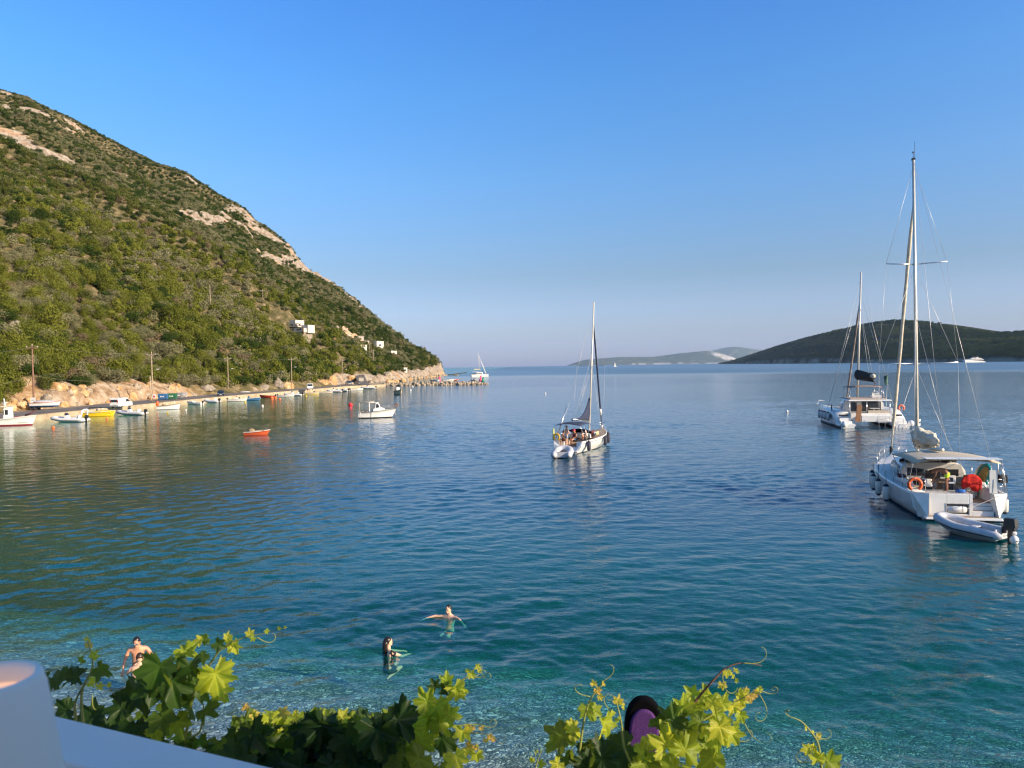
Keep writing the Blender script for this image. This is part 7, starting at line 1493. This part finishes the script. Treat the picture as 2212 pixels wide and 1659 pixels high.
# ============ swimmers
Pm = onz(970, 1334); Pm.z = 0
human('dark haired man swimming with both arms spread wide', (Pm.x, Pm.y, -1.39), R(-115), dict(elL=(.12, .42, 1.42), wrL=(.26, .62, 1.36), elR=(.12, -.44, 1.42), wrR=(.28, -.66, 1.36), knL=(.38, .12, .98), knR=(.36, -.12, .94), anL=(.02, .10, .80), anR=(.0, -.10, .76), toeL=(-.08, .10, .74), toeR=(-.1, -.10, .70)), SKINP, HAIR, 'short', NAVY, face=(1, -0.15, 0))
Pm = onz(838, 1412)
human('woman with wet dark hair swimming and looking away to the right', (Pm.x, Pm.y, -1.34), R(40), dict(elL=(.25, .25, 1.29), wrL=(.50, .16, 1.24), elR=(.27, -.24, 1.27), wrR=(.52, -.12, 1.22), knL=(.38, .12, .98), knR=(.36, -.12, .95), anL=(.02, .10, .82), anR=(-.02, -.10, .78), toeL=(-.08, .10, .76), toeR=(-.12, -.10, .72)), SKINP, HAIR, 'long', BLACKC, mat('dark_bikini', (0.02, 0.02, 0.03), 0.8), face=(1, -0.2, 0))
Pm = onz(300, 1446)
hm, J, Mh = human('bare chested man with sunglasses standing chest deep and looking down', (Pm.x, Pm.y, -0.86), R(-72), dict(spine=(0.02, 0, 1.14), chest=(0.07, 0, 1.36), neck=(0.13, 0, 1.50), head=(0.20, 0, 1.60), top=(0.215, 0, 1.67), shL=(0.06, .20, 1.42), shR=(0.06, -.20, 1.42), elL=(.14, .36, 1.16), wrL=(.34, .16, 1.08), elR=(.10, -.30, 1.15), wrR=(.22, -.32, .98)), SKIN, HAIR, 'short', NAVY, face=(0.9, -0.12, -0.55))
mb = MB()
for s in (-1, 1): mb.ball((0.098, s * 0.033, 0.006), (0.012, 0.026, 0.018), n=10, k=6, T=Mh)
mb.tube([(0.1, -0.02, 0.01), (0.1, 0.02, 0.01)], 0.004, 4, T=Mh)
for s in (-1, 1): mb.tube([(0.095, s * 0.055, 0.01), (0.0, s * 0.084, 0.01)], 0.004, 4, T=Mh)
mb.build('sunglasses', mat('mirror_glasses', (0.15, 0.25, 0.5), 0.1, 0.7), hm)
Pm = onz(303, 1463)
human('woman with dark hair in the water raising her arms to the standing man', (Pm.x, Pm.y, -1.18), R(108), dict(elL=(.16, .34, 1.24), wrL=(.32, .14, 1.40), elR=(.22, -.33, 1.30), wrR=(.34, -.10, 1.52)), SKINP, mat('brown_hair', (0.05, 0.025, 0.015), 0.4, var=0.4, scale=30), 'short', BLACKC, None, face=(1, 0, 0.2))
# ------------------------------------------------------------------ terrace in the foreground
RAILM = mat('rail_paint', (0.80, 0.70, 0.64), 0.55, var=0.03, scale=10)
zr = CAMZ - 0.60
a0 = onz(60, 1531, zr); a1 = onz(600, 1660, zr); dv = (a1 - a0).normalized(); nv = Vector((dv.y, -dv.x, 0))
if nv.y > 0: nv = -nv
A_ = a0 - dv * 1.2; B_ = a1 + dv * 1.6; wdt = (onz(128, 1641, zr) - a0).dot(nv)
mb = MB()
def railbox(o0, o1, z0, z1, ext=0.0):
    p = [A_ + nv * o0, B_ + nv * o0, B_ + nv * o1, A_ + nv * o1]; vs = [(q.x, q.y, z0) for q in p] + [(q.x, q.y, z1) for q in p]; mb.add(vs, [(0, 3, 2, 1), (4, 5, 6, 7), (0, 1, 5, 4), (1, 2, 6, 5), (2, 3, 7, 6), (3, 0, 4, 7)])
t = thing('terrace_railing', 'white painted terrace railing cap crossing the lower left corner', 'railing', (0, 0, 0))
railbox(0, wdt, zr - 0.035, zr); mb.build('top_board', RAILM, t, bevel=0.004)
mb = MB(); railbox(0.03, wdt - 0.03, zr - 0.13, zr - 0.037); mb.build('under_beam', BROWNW, t, bevel=0.004)
for k in range(5):
    q = A_.lerp(B_, (k + 0.5) / 5) + nv * wdt * 0.5; mb = MB(); mb.box(q.x - 0.04, q.x + 0.04, q.y - 0.04, q.y + 0.04, zr - 1.0, zr - 0.13); mb.build('post', BROWNW, t)
# terrace floor and wall below it
mb = MB(); mb.box(-3.2, 5.0, -4.0, 0.7, 5.7, 5.9); mb.box(-3.2, -0.3, 0.7, 1.2, 5.7, 5.9); mb.box(-3.0, 5.0, -4.0, 0.5, -0.5, 5.7); o = mb.build('terrace', CREAM); o['kind'] = 'structure'
# left part of the terrace is shaded by a slab added further down
# table lamp on a small table
tb = thing('cafe_table', 'small round table just below the picture under the white lamp', 'table', (-0.62, 0.60, 5.9)); mb = MB(); mb.tube([(0, 0, 0.86), (0, 0, 0.90)], 0.28, 28); mb.build('table_top', BROWNW, tb); mb = MB(); mb.tube([(0, 0, 0), (0, 0, 0.86)], 0.03, 10); mb.tube([(0, 0, 0), (0, 0, 0.02)], 0.2, 16); mb.build('leg', DARK, tb)
LC = ony(-24, 1482, 0.62)
lt = thing('table_lamp', 'blurred white conical table lamp with a warm opening at the lower left', 'lamp', (LC.x, LC.y, 6.80)); hT = LC.z + 0.008 - 6.80
mb = MB(); r_top = 0.040
prof = [(0.040 + 0.0105 * ((hT - z) / 0.075) ** 0.9 if z < hT else 0.04, z) for z in np.linspace(0.0, hT - 0.012, 10)]
prof += [(0.0405, hT - 0.008), (0.0395, hT - 0.003), (0.0375, hT - 0.0005), (0.0350, hT), (0.0335, hT - 0.001), (0.0325, hT - 0.006), (0.0322, hT - 0.02)]
secs = [[(r * math.cos(a), r * math.sin(a), z) for a in np.linspace(0, 2 * math.pi, 40, endpoint=False)] for r, z in prof]
mb.loft(secs, closed=True, cap0=0); mb.build('shade', mat('lamp_ceramic', (0.82, 0.80, 0.74), 0.55, var=0.02), lt)
mw_, tt_ = newmat('lamp_diffuser'); e_ = tt_.add('ShaderNodeEmission', {'Color': (1.0, 0.55, 0.32, 1), 'Strength': 0.55}); d_ = tt_.add('ShaderNodeBsdfDiffuse', {'Color': (0.8, 0.6, 0.5, 1)}); ad_ = tt_.add('ShaderNodeAddShader', {0: e_.outputs[0], 1: d_.outputs[0]}); out(tt_, ad_.outputs[0])
mb = MB(); mb.tube([(0, 0, hT - 0.03), (0, 0, hT - 0.018)], 0.0318, 32); mb.build('diffuser', mw_, lt)
# unseen stepped slab added behind the viewer, shaped to shade the near corner
QA, QC, QB_, ZB, ZC = 1.1, 1.38, 1.64, 7.72, 7.52
def qpos(s_along, q):      # s_along towards the sun (horizontal), q across it
    u = Vector((math.sin(SUN_AZ), math.cos(SUN_AZ), 0)); n = Vector((-math.cos(SUN_AZ), math.sin(SUN_AZ), 0)); return u * s_along + n * q
def slab(q0, q1, s0, z0, z1, th=0.15):
    p = [qpos(s0, q0), qpos(s0, q1), qpos(s0 + th, q1), qpos(s0 + th, q0)]
    mb.add([(v.x, v.y, z0) for v in p] + [(v.x, v.y, z1) for v in p], [(0, 3, 2, 1), (4, 5, 6, 7), (0, 1, 5, 4), (1, 2, 6, 5), (2, 3, 7, 6), (3, 0, 4, 7)])
mb = MB(); slab(-1.6, QA, 1.5, 5.9, 9.6); slab(QA, QC, 1.5, 5.9, ZB); slab(QC, QB_, 1.5, 5.9, ZC)
o = mb.build('added_shade_slab', CREAM); tag(o, 'unseen cream slab added behind the viewpoint to shade the near corner', 'wall')

# ------------------------------------------------------------------ grape vines
def leaf_arr(seed):
    r = np.random.default_rng(seed); nt = 66; th = np.linspace(-math.pi, math.pi, nt, endpoint=False)   # 0 = tip direction
    lob = [(0.0, 1.0, 0.50), (0.98, 0.92, 0.46), (-0.98, 0.92, 0.46), (1.95, 0.76, 0.50), (-1.95, 0.76, 0.50)]
    rad = np.full(nt, 0.60)
    for c, h, w in lob: rad = np.maximum(rad, h * np.exp(-((th - c) / w) ** 2 * 0.75))
    rad = np.where(np.abs(th) > 2.75, 0.16 + (math.pi - np.abs(th)) * 0.55, rad)
    saw = np.where(np.arange(nt) % 3 == 1, 1.0, 0.0) + 0.35 * (np.arange(nt) % 2); rad = rad * (0.90 + 0.12 * saw) * (1 + 0.03 * r.normal(0, 1, nt))
    V = [(0, 0, 0)]; vein = [1.0]; rings = (0.35, 0.7, 1.0)
    for q in rings:
        for k in range(nt):
            x = math.cos(th[k]) * rad[k] * q; y = math.sin(th[k]) * rad[k] * q
            dmin = min(abs(th[k] - c) for c, h, w in lob) * rad[k] * q
            z = -0.22 * (rad[k] * q) ** 2 + 0.10 * math.sin(3 * th[k] + seed) * q + 0.05 * math.sin(7 * th[k] + 2 * seed) * q * q + 0.14 * abs(y) - 0.05 * (dmin > 0.12) * q * -1
            V.append((x, y, z)); vein.append(max(0.0, 1 - dmin / 0.05))
    T = []
    for k in range(nt): T.append((0, 1 + k, 1 + (k + 1) % nt))
    for ri_ in range(2):
        o = 1 + ri_ * nt
        for k in range(nt): a, b = o + k, o + (k + 1) % nt; T.append((a, a + nt, b + nt)); T.append((a, b + nt, b))
    return np.array(V), np.array(T), np.array(vein)
LV = [leaf_arr(k) for k in range(5)]
m_v, t = newmat('vine_leaf')
ay = t.add('ShaderNodeAttribute', attribute_name='young_lit'); av_ = t.add('ShaderNodeAttribute', attribute_name='vein'); g = t.add('ShaderNodeNewGeometry')
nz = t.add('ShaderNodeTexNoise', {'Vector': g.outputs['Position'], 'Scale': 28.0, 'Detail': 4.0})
c = t.ramp(ay.outputs['Fac'], [(0.0, (0.012, 0.036, 0.008)), (0.3, (0.035, 0.080, 0.010)), (0.7, (0.22, 0.28, 0.018)), (0.92, (0.40, 0.38, 0.04)), (1.0, (0.42, 0.24, 0.08))])  # youth and painted light together: dark end colours the shaded leaves
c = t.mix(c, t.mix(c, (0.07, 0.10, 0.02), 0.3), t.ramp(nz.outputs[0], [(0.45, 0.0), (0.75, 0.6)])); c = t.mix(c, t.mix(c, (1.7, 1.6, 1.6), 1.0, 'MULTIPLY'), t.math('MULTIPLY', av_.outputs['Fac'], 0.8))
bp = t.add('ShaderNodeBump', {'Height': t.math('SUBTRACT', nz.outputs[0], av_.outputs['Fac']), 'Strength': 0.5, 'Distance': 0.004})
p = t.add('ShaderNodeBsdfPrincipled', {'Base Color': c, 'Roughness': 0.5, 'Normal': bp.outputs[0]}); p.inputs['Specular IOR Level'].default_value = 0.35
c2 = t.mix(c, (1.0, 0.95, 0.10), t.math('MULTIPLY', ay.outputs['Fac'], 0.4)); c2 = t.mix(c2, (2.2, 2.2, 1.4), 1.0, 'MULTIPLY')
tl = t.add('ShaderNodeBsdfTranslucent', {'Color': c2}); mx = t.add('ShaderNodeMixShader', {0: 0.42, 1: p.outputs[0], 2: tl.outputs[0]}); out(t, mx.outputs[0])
STEMG = mat('green_shoot', (0.26, 0.28, 0.07), 0.5, var=0.15, scale=30); STEMB = mat('woody_cane', (0.16, 0.07, 0.04), 0.7, var=0.3, scale=30)
vr = np.random.default_rng(21)
class Vine:
    def __init__(s): s.V = []; s.F = []; s.y = []; s.ve = []; s.n = 0; s.stem = MB(); s.ten = MB()
    def leaf(s, P, size, young_lit, normal=None, tip=None):
        V, F, ve = LV[int(vr.integers(0, 5))]
        n = Vector(normal) if normal is not None else Vector((vr.normal(0.1, 0.55), -0.75 + vr.normal(0, 0.35), 0.45 + vr.normal(0, 0.4)))
        n.normalize(); tp = Vector(tip) if tip is not None else Vector((vr.normal(0, 0.7), vr.normal(0, 0.3) - 0.2, -0.8)); tp = (tp - n * tp.dot(n)).normalized(); b = n.cross(tp)
        k = V.copy(); k[:, 2] *= vr.uniform(0.5, 2.2)
        cup = vr.uniform(-0.1, 0.5); k[:, 2] += cup * np.abs(k[:, 1]) ** 1.5
        W = np.outer(k[:, 0], tp) + np.outer(k[:, 1], b) + np.outer(k[:, 2], n)
        s.V.append(W * size + np.array(P)); s.F.append(F + s.n); s.n += len(V); s.y.append(np.full(len(V), young_lit)); s.ve.append(ve)
    def shoot(s, pts, r0=0.0045, r1=0.0015, mb=None):
        pts = [Vector(p) for p in pts]; s.stem.tube(smooth(pts, 5), list(np.linspace(r0, r1, (len(pts) - 1) * 5 + 1)), 6, 0 if r0 < 0.0055 else 1)
    def tendril(s, P, L_=0.12, d=(0.7, 0, 0.3), curl=2.0):
        P = Vector(P); d = Vector(d).normalized(); pts = [P.copy()]; up = Vector((vr.normal(0, .4), vr.normal(0, .4), 1)).normalized(); ax = d.cross(up).normalized()
        n = 16
        for k in range(n): d = Matrix.Rotation(curl * (k / n) ** 1.5 * 0.45, 3, ax) @ d; P = P + d * (L_ / n); pts.append(P.copy())
        s.ten.tube(pts, list(np.linspace(0.0014, 0.0006, n + 1)), 5)
    def build(s, label):
        t = thing('grape_vine', label, 'vine', (0, 0, 0))
        me = arr_mesh('leaves', np.concatenate(s.V), np.concatenate(s.F), [m_v]); fattr(me, 'young_lit', np.concatenate(s.y)); fattr(me, 'vein', np.concatenate(s.ve)); link('leaves', me, t)
        if s.stem.v: s.stem.build('stems', [STEMG, STEMB], t)
        if s.ten.v: s.ten.build('tendrils', STEMG, t)
        return t
def smooth(pts, k):
    out_ = []
    for i in range(len(pts) - 1):
        p0 = pts[max(i - 1, 0)]; p1 = pts[i]; p2 = pts[i + 1]; p3 = pts[min(i + 2, len(pts) - 1)]
        for j in range(k):
            f = j / k; out_.append(0.5 * ((2 * p1) + (p2 - p0) * f + (2 * p0 - 5 * p1 + 4 * p2 - p3) * f * f + (3 * p1 - p0 - 3 * p2 + p3) * f ** 3))
    out_.append(pts[-1]); return out_
def O(px, py, Y): return ony(px, py, Y)
PXM = 1 / 1597.0
def placed(v, lst, Y):        # explicit leaves: (px, py, size px, young[, normal, tip angle in the picture deg])
    for a in lst:
        px, py, sz, yg = a[:4]; yy = Y + (a[6] if len(a) > 6 else vr.uniform(-0.06, 0.06))
        n = a[4] if len(a) > 4 and a[4] is not None else None; tp = None
        if len(a) > 5 and a[5] is not None: an = R(a[5]); tp = (math.cos(an), -0.1, math.sin(an))
        v.leaf(O(px, py, yy), sz * PXM * yy * 0.60, yg, n, tp)
fac = (0.0, -1, 0.15)
# left vine
v = Vine(); Y = 1.75
v.shoot([O(185, 1600, Y), O(176, 1500, Y), O(200, 1440, Y), O(190, 1385, Y)]); v.shoot([O(165, 1560, Y), O(162, 1520, Y), O(180, 1480, Y)])
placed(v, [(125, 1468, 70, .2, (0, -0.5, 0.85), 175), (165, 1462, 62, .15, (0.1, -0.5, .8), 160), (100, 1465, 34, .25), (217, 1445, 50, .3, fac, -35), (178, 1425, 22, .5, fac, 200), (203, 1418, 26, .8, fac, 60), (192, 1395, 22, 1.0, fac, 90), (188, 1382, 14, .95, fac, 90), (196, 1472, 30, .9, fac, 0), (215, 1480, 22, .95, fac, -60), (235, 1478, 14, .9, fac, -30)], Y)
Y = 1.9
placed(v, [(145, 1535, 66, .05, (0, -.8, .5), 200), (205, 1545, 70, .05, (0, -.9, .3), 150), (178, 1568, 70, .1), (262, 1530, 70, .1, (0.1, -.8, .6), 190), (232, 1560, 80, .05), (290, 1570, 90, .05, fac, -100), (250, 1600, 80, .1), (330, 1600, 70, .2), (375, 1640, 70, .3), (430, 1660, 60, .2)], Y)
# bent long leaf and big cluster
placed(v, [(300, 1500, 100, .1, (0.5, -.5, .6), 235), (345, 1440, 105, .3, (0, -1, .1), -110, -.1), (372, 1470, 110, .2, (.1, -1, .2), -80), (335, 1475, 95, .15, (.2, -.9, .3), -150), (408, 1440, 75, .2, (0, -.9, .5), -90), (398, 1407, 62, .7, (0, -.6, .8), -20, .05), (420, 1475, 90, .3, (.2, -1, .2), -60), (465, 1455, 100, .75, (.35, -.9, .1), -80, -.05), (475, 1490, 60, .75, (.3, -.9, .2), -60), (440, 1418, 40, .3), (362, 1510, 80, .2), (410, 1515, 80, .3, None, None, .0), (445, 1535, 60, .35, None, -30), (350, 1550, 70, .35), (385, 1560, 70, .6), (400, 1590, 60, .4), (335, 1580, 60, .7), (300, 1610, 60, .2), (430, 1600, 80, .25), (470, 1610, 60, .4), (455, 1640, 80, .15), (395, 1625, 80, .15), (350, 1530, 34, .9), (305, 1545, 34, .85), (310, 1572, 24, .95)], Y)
placed(v, [(432, 1385, 30, .9), (445, 1380, 30, .4, fac, 200), (470, 1390, 36, .2, fac, -30), (492, 1376, 22, .9, fac, 80), (505, 1393, 40, .85, fac, -70), (497, 1385, 28, .8), (540, 1370, 24, .9, fac, 100), (575, 1363, 14, .7), (547, 1378, 16, .6), (602, 1357, 10, .5, fac, 10), (615, 1355, 8, .5, fac, 0)], 1.85)
v.shoot([O(395, 1600, Y), O(408, 1560, Y), O(420, 1490, Y), O(450, 1440, Y), O(480, 1400, 1.86), O(520, 1380, 1.85), O(570, 1368, 1.84), O(620, 1355, 1.82)], 0.004, 0.0008)
v.shoot([O(370, 1650, Y), O(400, 1600, Y), O(432, 1580, Y), O(440, 1520, Y)], 0.004, .002); v.shoot([O(300, 1500, Y), O(318, 1545, Y), O(322, 1580, Y)], 0.003, .002)
for (px, py, d_, cu) in ((555, 1376, (.7, 0, -.5), 1.5), (235, 1480, (.3, 0, -.8), 2.5), (490, 1545, (.8, 0, .3), 3.0), (200, 1500, (-.1, 0, -1), 1.0)): v.tendril(O(px, py, 1.86), 0.075, d_, cu)
v.build('leafy grape vine on the left with a long shoot reaching right over the water')
# middle vine: dense hedge-like mass with a bright right end
v = Vine(); Y = 2.05
for k in range(150):
    px = vr.uniform(470, 880); top = np.interp(px, [470, 510, 560, 620, 680, 800, 860, 880], [1625, 1585, 1555, 1548, 1548, 1550, 1535, 1530]); py = top + 16 + vr.random() ** 1.2 * (1690 - top)
    yy = Y + vr.uniform(-0.22, 0.3); v.leaf(O(px, py, yy), vr.uniform(70, 110) * PXM * yy * 0.60, float(np.clip(vr.normal(0.08, 0.14), 0, 1)), (vr.normal(0, .35), -0.9, vr.normal(0.35, .35)))  # low colour value paints this mass as shaded
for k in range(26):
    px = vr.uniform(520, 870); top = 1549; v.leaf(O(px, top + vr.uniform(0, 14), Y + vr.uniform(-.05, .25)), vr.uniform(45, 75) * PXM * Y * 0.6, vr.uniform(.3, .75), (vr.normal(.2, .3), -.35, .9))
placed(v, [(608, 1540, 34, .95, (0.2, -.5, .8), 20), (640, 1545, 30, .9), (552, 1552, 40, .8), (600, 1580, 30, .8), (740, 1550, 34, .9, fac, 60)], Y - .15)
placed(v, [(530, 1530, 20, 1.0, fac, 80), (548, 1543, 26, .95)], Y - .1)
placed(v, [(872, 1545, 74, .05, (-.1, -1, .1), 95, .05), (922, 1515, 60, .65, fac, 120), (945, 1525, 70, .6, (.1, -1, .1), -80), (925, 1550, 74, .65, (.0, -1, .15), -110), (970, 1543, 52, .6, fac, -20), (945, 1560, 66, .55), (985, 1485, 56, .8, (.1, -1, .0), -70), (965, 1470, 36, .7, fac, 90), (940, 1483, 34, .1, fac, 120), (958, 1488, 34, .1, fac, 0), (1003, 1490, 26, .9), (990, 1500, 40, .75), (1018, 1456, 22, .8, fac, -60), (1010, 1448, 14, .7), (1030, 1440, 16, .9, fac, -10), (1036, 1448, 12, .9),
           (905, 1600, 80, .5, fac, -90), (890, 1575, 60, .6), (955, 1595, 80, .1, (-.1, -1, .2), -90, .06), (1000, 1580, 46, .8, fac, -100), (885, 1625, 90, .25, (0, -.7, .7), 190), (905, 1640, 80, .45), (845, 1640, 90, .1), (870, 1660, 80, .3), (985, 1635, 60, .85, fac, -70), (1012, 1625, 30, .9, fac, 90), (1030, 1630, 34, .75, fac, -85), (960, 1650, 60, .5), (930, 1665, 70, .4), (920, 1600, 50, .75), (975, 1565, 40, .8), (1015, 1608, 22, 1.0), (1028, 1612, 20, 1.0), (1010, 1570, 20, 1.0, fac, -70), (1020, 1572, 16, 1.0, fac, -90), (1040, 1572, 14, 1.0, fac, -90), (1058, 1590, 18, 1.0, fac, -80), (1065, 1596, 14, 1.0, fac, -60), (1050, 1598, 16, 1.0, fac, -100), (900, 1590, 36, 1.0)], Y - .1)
v.shoot([O(900, 1680, Y), O(915, 1600, Y), O(940, 1540, Y), O(970, 1500, Y), O(1000, 1470, Y), O(1030, 1440, Y)], .005, .001); v.shoot([O(960, 1640, Y), O(985, 1600, Y), O(1000, 1585, Y), O(1045, 1585, Y), O(1065, 1592, Y)], .003, .001); v.shoot([O(985, 1570, Y), O(1010, 1565, Y), O(1040, 1566, Y)], .003, .001); v.shoot([O(575, 1580, Y), O(555, 1555, Y), O(530, 1528, Y)], .003, .001)
for (px, py, d_, cu) in ((1005, 1465, (.9, 0, .1), 1.0), (1020, 1462, (.8, 0, -.1), 2), (1040, 1566, (.8, 0, -.3), 2), (1065, 1590, (.5, 0, -.8), 2), (1035, 1440, (.3, 0, -.9), 2), (510, 1590, (.2, 0, 1), 3.5), (1015, 1620, (.3, 0, -.9), 1.5)): v.tendril(O(px, py, Y - .05), 0.075, d_, cu)
v.build('dense dark grape vine along the bottom with bright leaves at its right end')
# right vine
v = Vine(); Y = 1.9
v.shoot([O(1245, 1690, Y), O(1255, 1600, Y), O(1265, 1540, Y), O(1282, 1500, Y), O(1305, 1470, Y)], .004, .001)
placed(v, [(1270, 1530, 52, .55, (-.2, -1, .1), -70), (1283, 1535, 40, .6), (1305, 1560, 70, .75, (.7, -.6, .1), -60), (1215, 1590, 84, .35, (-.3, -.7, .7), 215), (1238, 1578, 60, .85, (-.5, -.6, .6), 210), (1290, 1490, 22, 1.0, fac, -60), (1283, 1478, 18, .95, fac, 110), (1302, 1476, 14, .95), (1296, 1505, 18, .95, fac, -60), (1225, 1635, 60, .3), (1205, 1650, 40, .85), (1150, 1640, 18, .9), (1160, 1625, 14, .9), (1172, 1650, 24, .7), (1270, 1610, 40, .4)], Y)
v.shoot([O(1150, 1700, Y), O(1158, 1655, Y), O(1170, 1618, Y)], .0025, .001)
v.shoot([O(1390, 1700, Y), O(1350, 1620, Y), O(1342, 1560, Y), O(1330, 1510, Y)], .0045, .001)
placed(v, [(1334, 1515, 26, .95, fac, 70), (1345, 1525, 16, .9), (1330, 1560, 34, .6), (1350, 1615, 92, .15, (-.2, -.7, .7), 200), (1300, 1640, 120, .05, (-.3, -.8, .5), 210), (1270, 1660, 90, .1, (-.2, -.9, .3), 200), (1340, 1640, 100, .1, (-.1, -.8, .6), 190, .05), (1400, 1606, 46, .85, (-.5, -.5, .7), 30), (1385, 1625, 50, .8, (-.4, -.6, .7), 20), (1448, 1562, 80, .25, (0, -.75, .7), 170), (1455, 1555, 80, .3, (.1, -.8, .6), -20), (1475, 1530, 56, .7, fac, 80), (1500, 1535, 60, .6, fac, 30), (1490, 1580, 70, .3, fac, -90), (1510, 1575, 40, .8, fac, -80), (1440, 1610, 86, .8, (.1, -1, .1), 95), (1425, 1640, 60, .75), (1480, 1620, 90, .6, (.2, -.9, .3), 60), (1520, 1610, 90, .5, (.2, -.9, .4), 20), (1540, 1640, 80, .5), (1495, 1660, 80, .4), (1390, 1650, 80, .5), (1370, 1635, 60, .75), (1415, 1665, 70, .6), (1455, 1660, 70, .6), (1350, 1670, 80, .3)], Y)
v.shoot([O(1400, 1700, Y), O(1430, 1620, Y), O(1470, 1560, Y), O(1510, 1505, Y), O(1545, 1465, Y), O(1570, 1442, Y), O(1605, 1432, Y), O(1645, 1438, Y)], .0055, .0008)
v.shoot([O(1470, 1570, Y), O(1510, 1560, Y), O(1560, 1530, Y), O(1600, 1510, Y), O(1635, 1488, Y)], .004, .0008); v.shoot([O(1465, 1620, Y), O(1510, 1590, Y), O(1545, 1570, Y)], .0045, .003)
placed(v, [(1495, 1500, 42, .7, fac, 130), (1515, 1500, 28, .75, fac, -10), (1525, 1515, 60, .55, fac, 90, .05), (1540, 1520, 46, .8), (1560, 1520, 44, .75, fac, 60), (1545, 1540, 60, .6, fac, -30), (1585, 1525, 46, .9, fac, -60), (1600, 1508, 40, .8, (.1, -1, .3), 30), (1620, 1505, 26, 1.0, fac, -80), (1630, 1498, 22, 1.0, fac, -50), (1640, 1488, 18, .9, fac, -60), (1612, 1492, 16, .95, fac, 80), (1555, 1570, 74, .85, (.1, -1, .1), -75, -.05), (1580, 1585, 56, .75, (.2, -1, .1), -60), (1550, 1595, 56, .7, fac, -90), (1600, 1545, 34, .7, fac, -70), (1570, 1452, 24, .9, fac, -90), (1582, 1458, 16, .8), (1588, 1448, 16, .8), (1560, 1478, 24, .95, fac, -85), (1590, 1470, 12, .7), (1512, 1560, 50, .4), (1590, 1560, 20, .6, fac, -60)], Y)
for (px, py, d_, cu, l_) in ((1605, 1432, (.9, 0, -.1), 1.2, .10), (1640, 1500, (.5, 0, -.8), -2, .12), (1640, 1490, (.8, 0, -.4), 2.5, .09), (1605, 1555, (.4, 0, -.9), 1.5, .13), (1580, 1595, (.8, 0, -.3), 2.0, .1), (1330, 1540, (-.8, 0, .5), 2.5, .1), (1275, 1505, (-.9, 0, .2), 1.5, .08), (1305, 1470, (.8, 0, .5), 1, .06), (1560, 1455, (.1, 0, -1), 1, .09)): v.tendril(O(px, py, Y - .03), l_, d_, cu)
v.build('bright yellow green grape vine on the right growing in front of the purple seat back')
v = Vine(); Y = 1.85
v.shoot([O(1790, 1720, Y), O(1775, 1660, Y), O(1768, 1610, Y), O(1755, 1585, Y), O(1730, 1558, Y), O(1705, 1548, Y)], .004, .0009)
placed(v, [(1790, 1645, 56, .6, fac, 20), (1765, 1640, 40, .75, fac, 100), (1745, 1618, 30, .9, fac, 190), (1758, 1612, 20, .9), (1768, 1590, 18, .95, fac, 10), (1755, 1582, 14, .9), (1740, 1572, 12, .9), (1800, 1660, 50, .5)], Y)
for (px, py, d_, cu, l_) in ((1705, 1548, (-.6, 0, .5), 3.0, .05), (1760, 1590, (.9, 0, -.4), 1.5, .07), (1765, 1645, (-.9, 0, -.1), 2.5, .12), (1755, 1615, (-.3, 0, -.9), 1.0, .08)): v.tendril(O(px, py, Y), l_, d_, cu)
v.build('short grape vine shoot standing alone at the far right of the row')

# purple seat back
c_ = O(1391, 1580, 2.25); k_ = 2.25 / 1597
t = thing('padded_seat_back', 'purple padded seat back with a rounded black rim behind the right vine', 'seat', (c_.x, c_.y, c_.z), R(-8))
def ov(rx, ry, cut=-0.16):
    n = 26; pts = []
    for k in range(n + 1):
        a = math.pi * k / n; pts.append((rx * math.copysign(abs(math.cos(a)) ** 0.85, math.cos(a)), 30 * k_ * 0 + ry * max(0.0, math.sin(a)) ** 0.95))
    return pts + [(-rx * 1.28, -0.35), (rx * 1.28, -0.35)]
mb = MB(); o1 = ov(43 * k_, 76 * k_); mb.prism(o1, -0.02, 0.02, 'y'); BPI = mat('black_piping', (0.004, 0.004, 0.005), 1.0, var=0.3, scale=20); mb.build('rim', BPI, t, bevel=0.008)
for n_ in BPI.node_tree.nodes:
    if n_.type == 'BSDF_PRINCIPLED': n_.inputs['Specular IOR Level'].default_value = 0.05
PUR = mat('purple_fabric', (0.075, 0.020, 0.14), 0.9, var=0.12, scale=120, bump=0.003)
mb = MB(); o2 = ov(32 * k_, 56 * k_); mb.prism(o2, -0.028, 0.028, 'y'); mb.build('padding', PUR, t, bevel=0.006)
mb = MB(); 
for s in (-1, 1): mb.tube([(s * 0.05, 0, -0.34), (s * 0.05, 0, c_.z * 0 - (c_.z - 5.0))], 0.018, 8)
mb.build('legs', DARK, t)
# ledge the vines and the seat stand on
mb = MB(); mb.box(-3.0, 5.0, 0.75, 2.9, 4.75, 5.0); mb.box(-3.0, 5.0, 0.5, 2.75, -0.6, 4.75); o = mb.build('lower_ledge', CREAM); o['kind'] = 'structure'
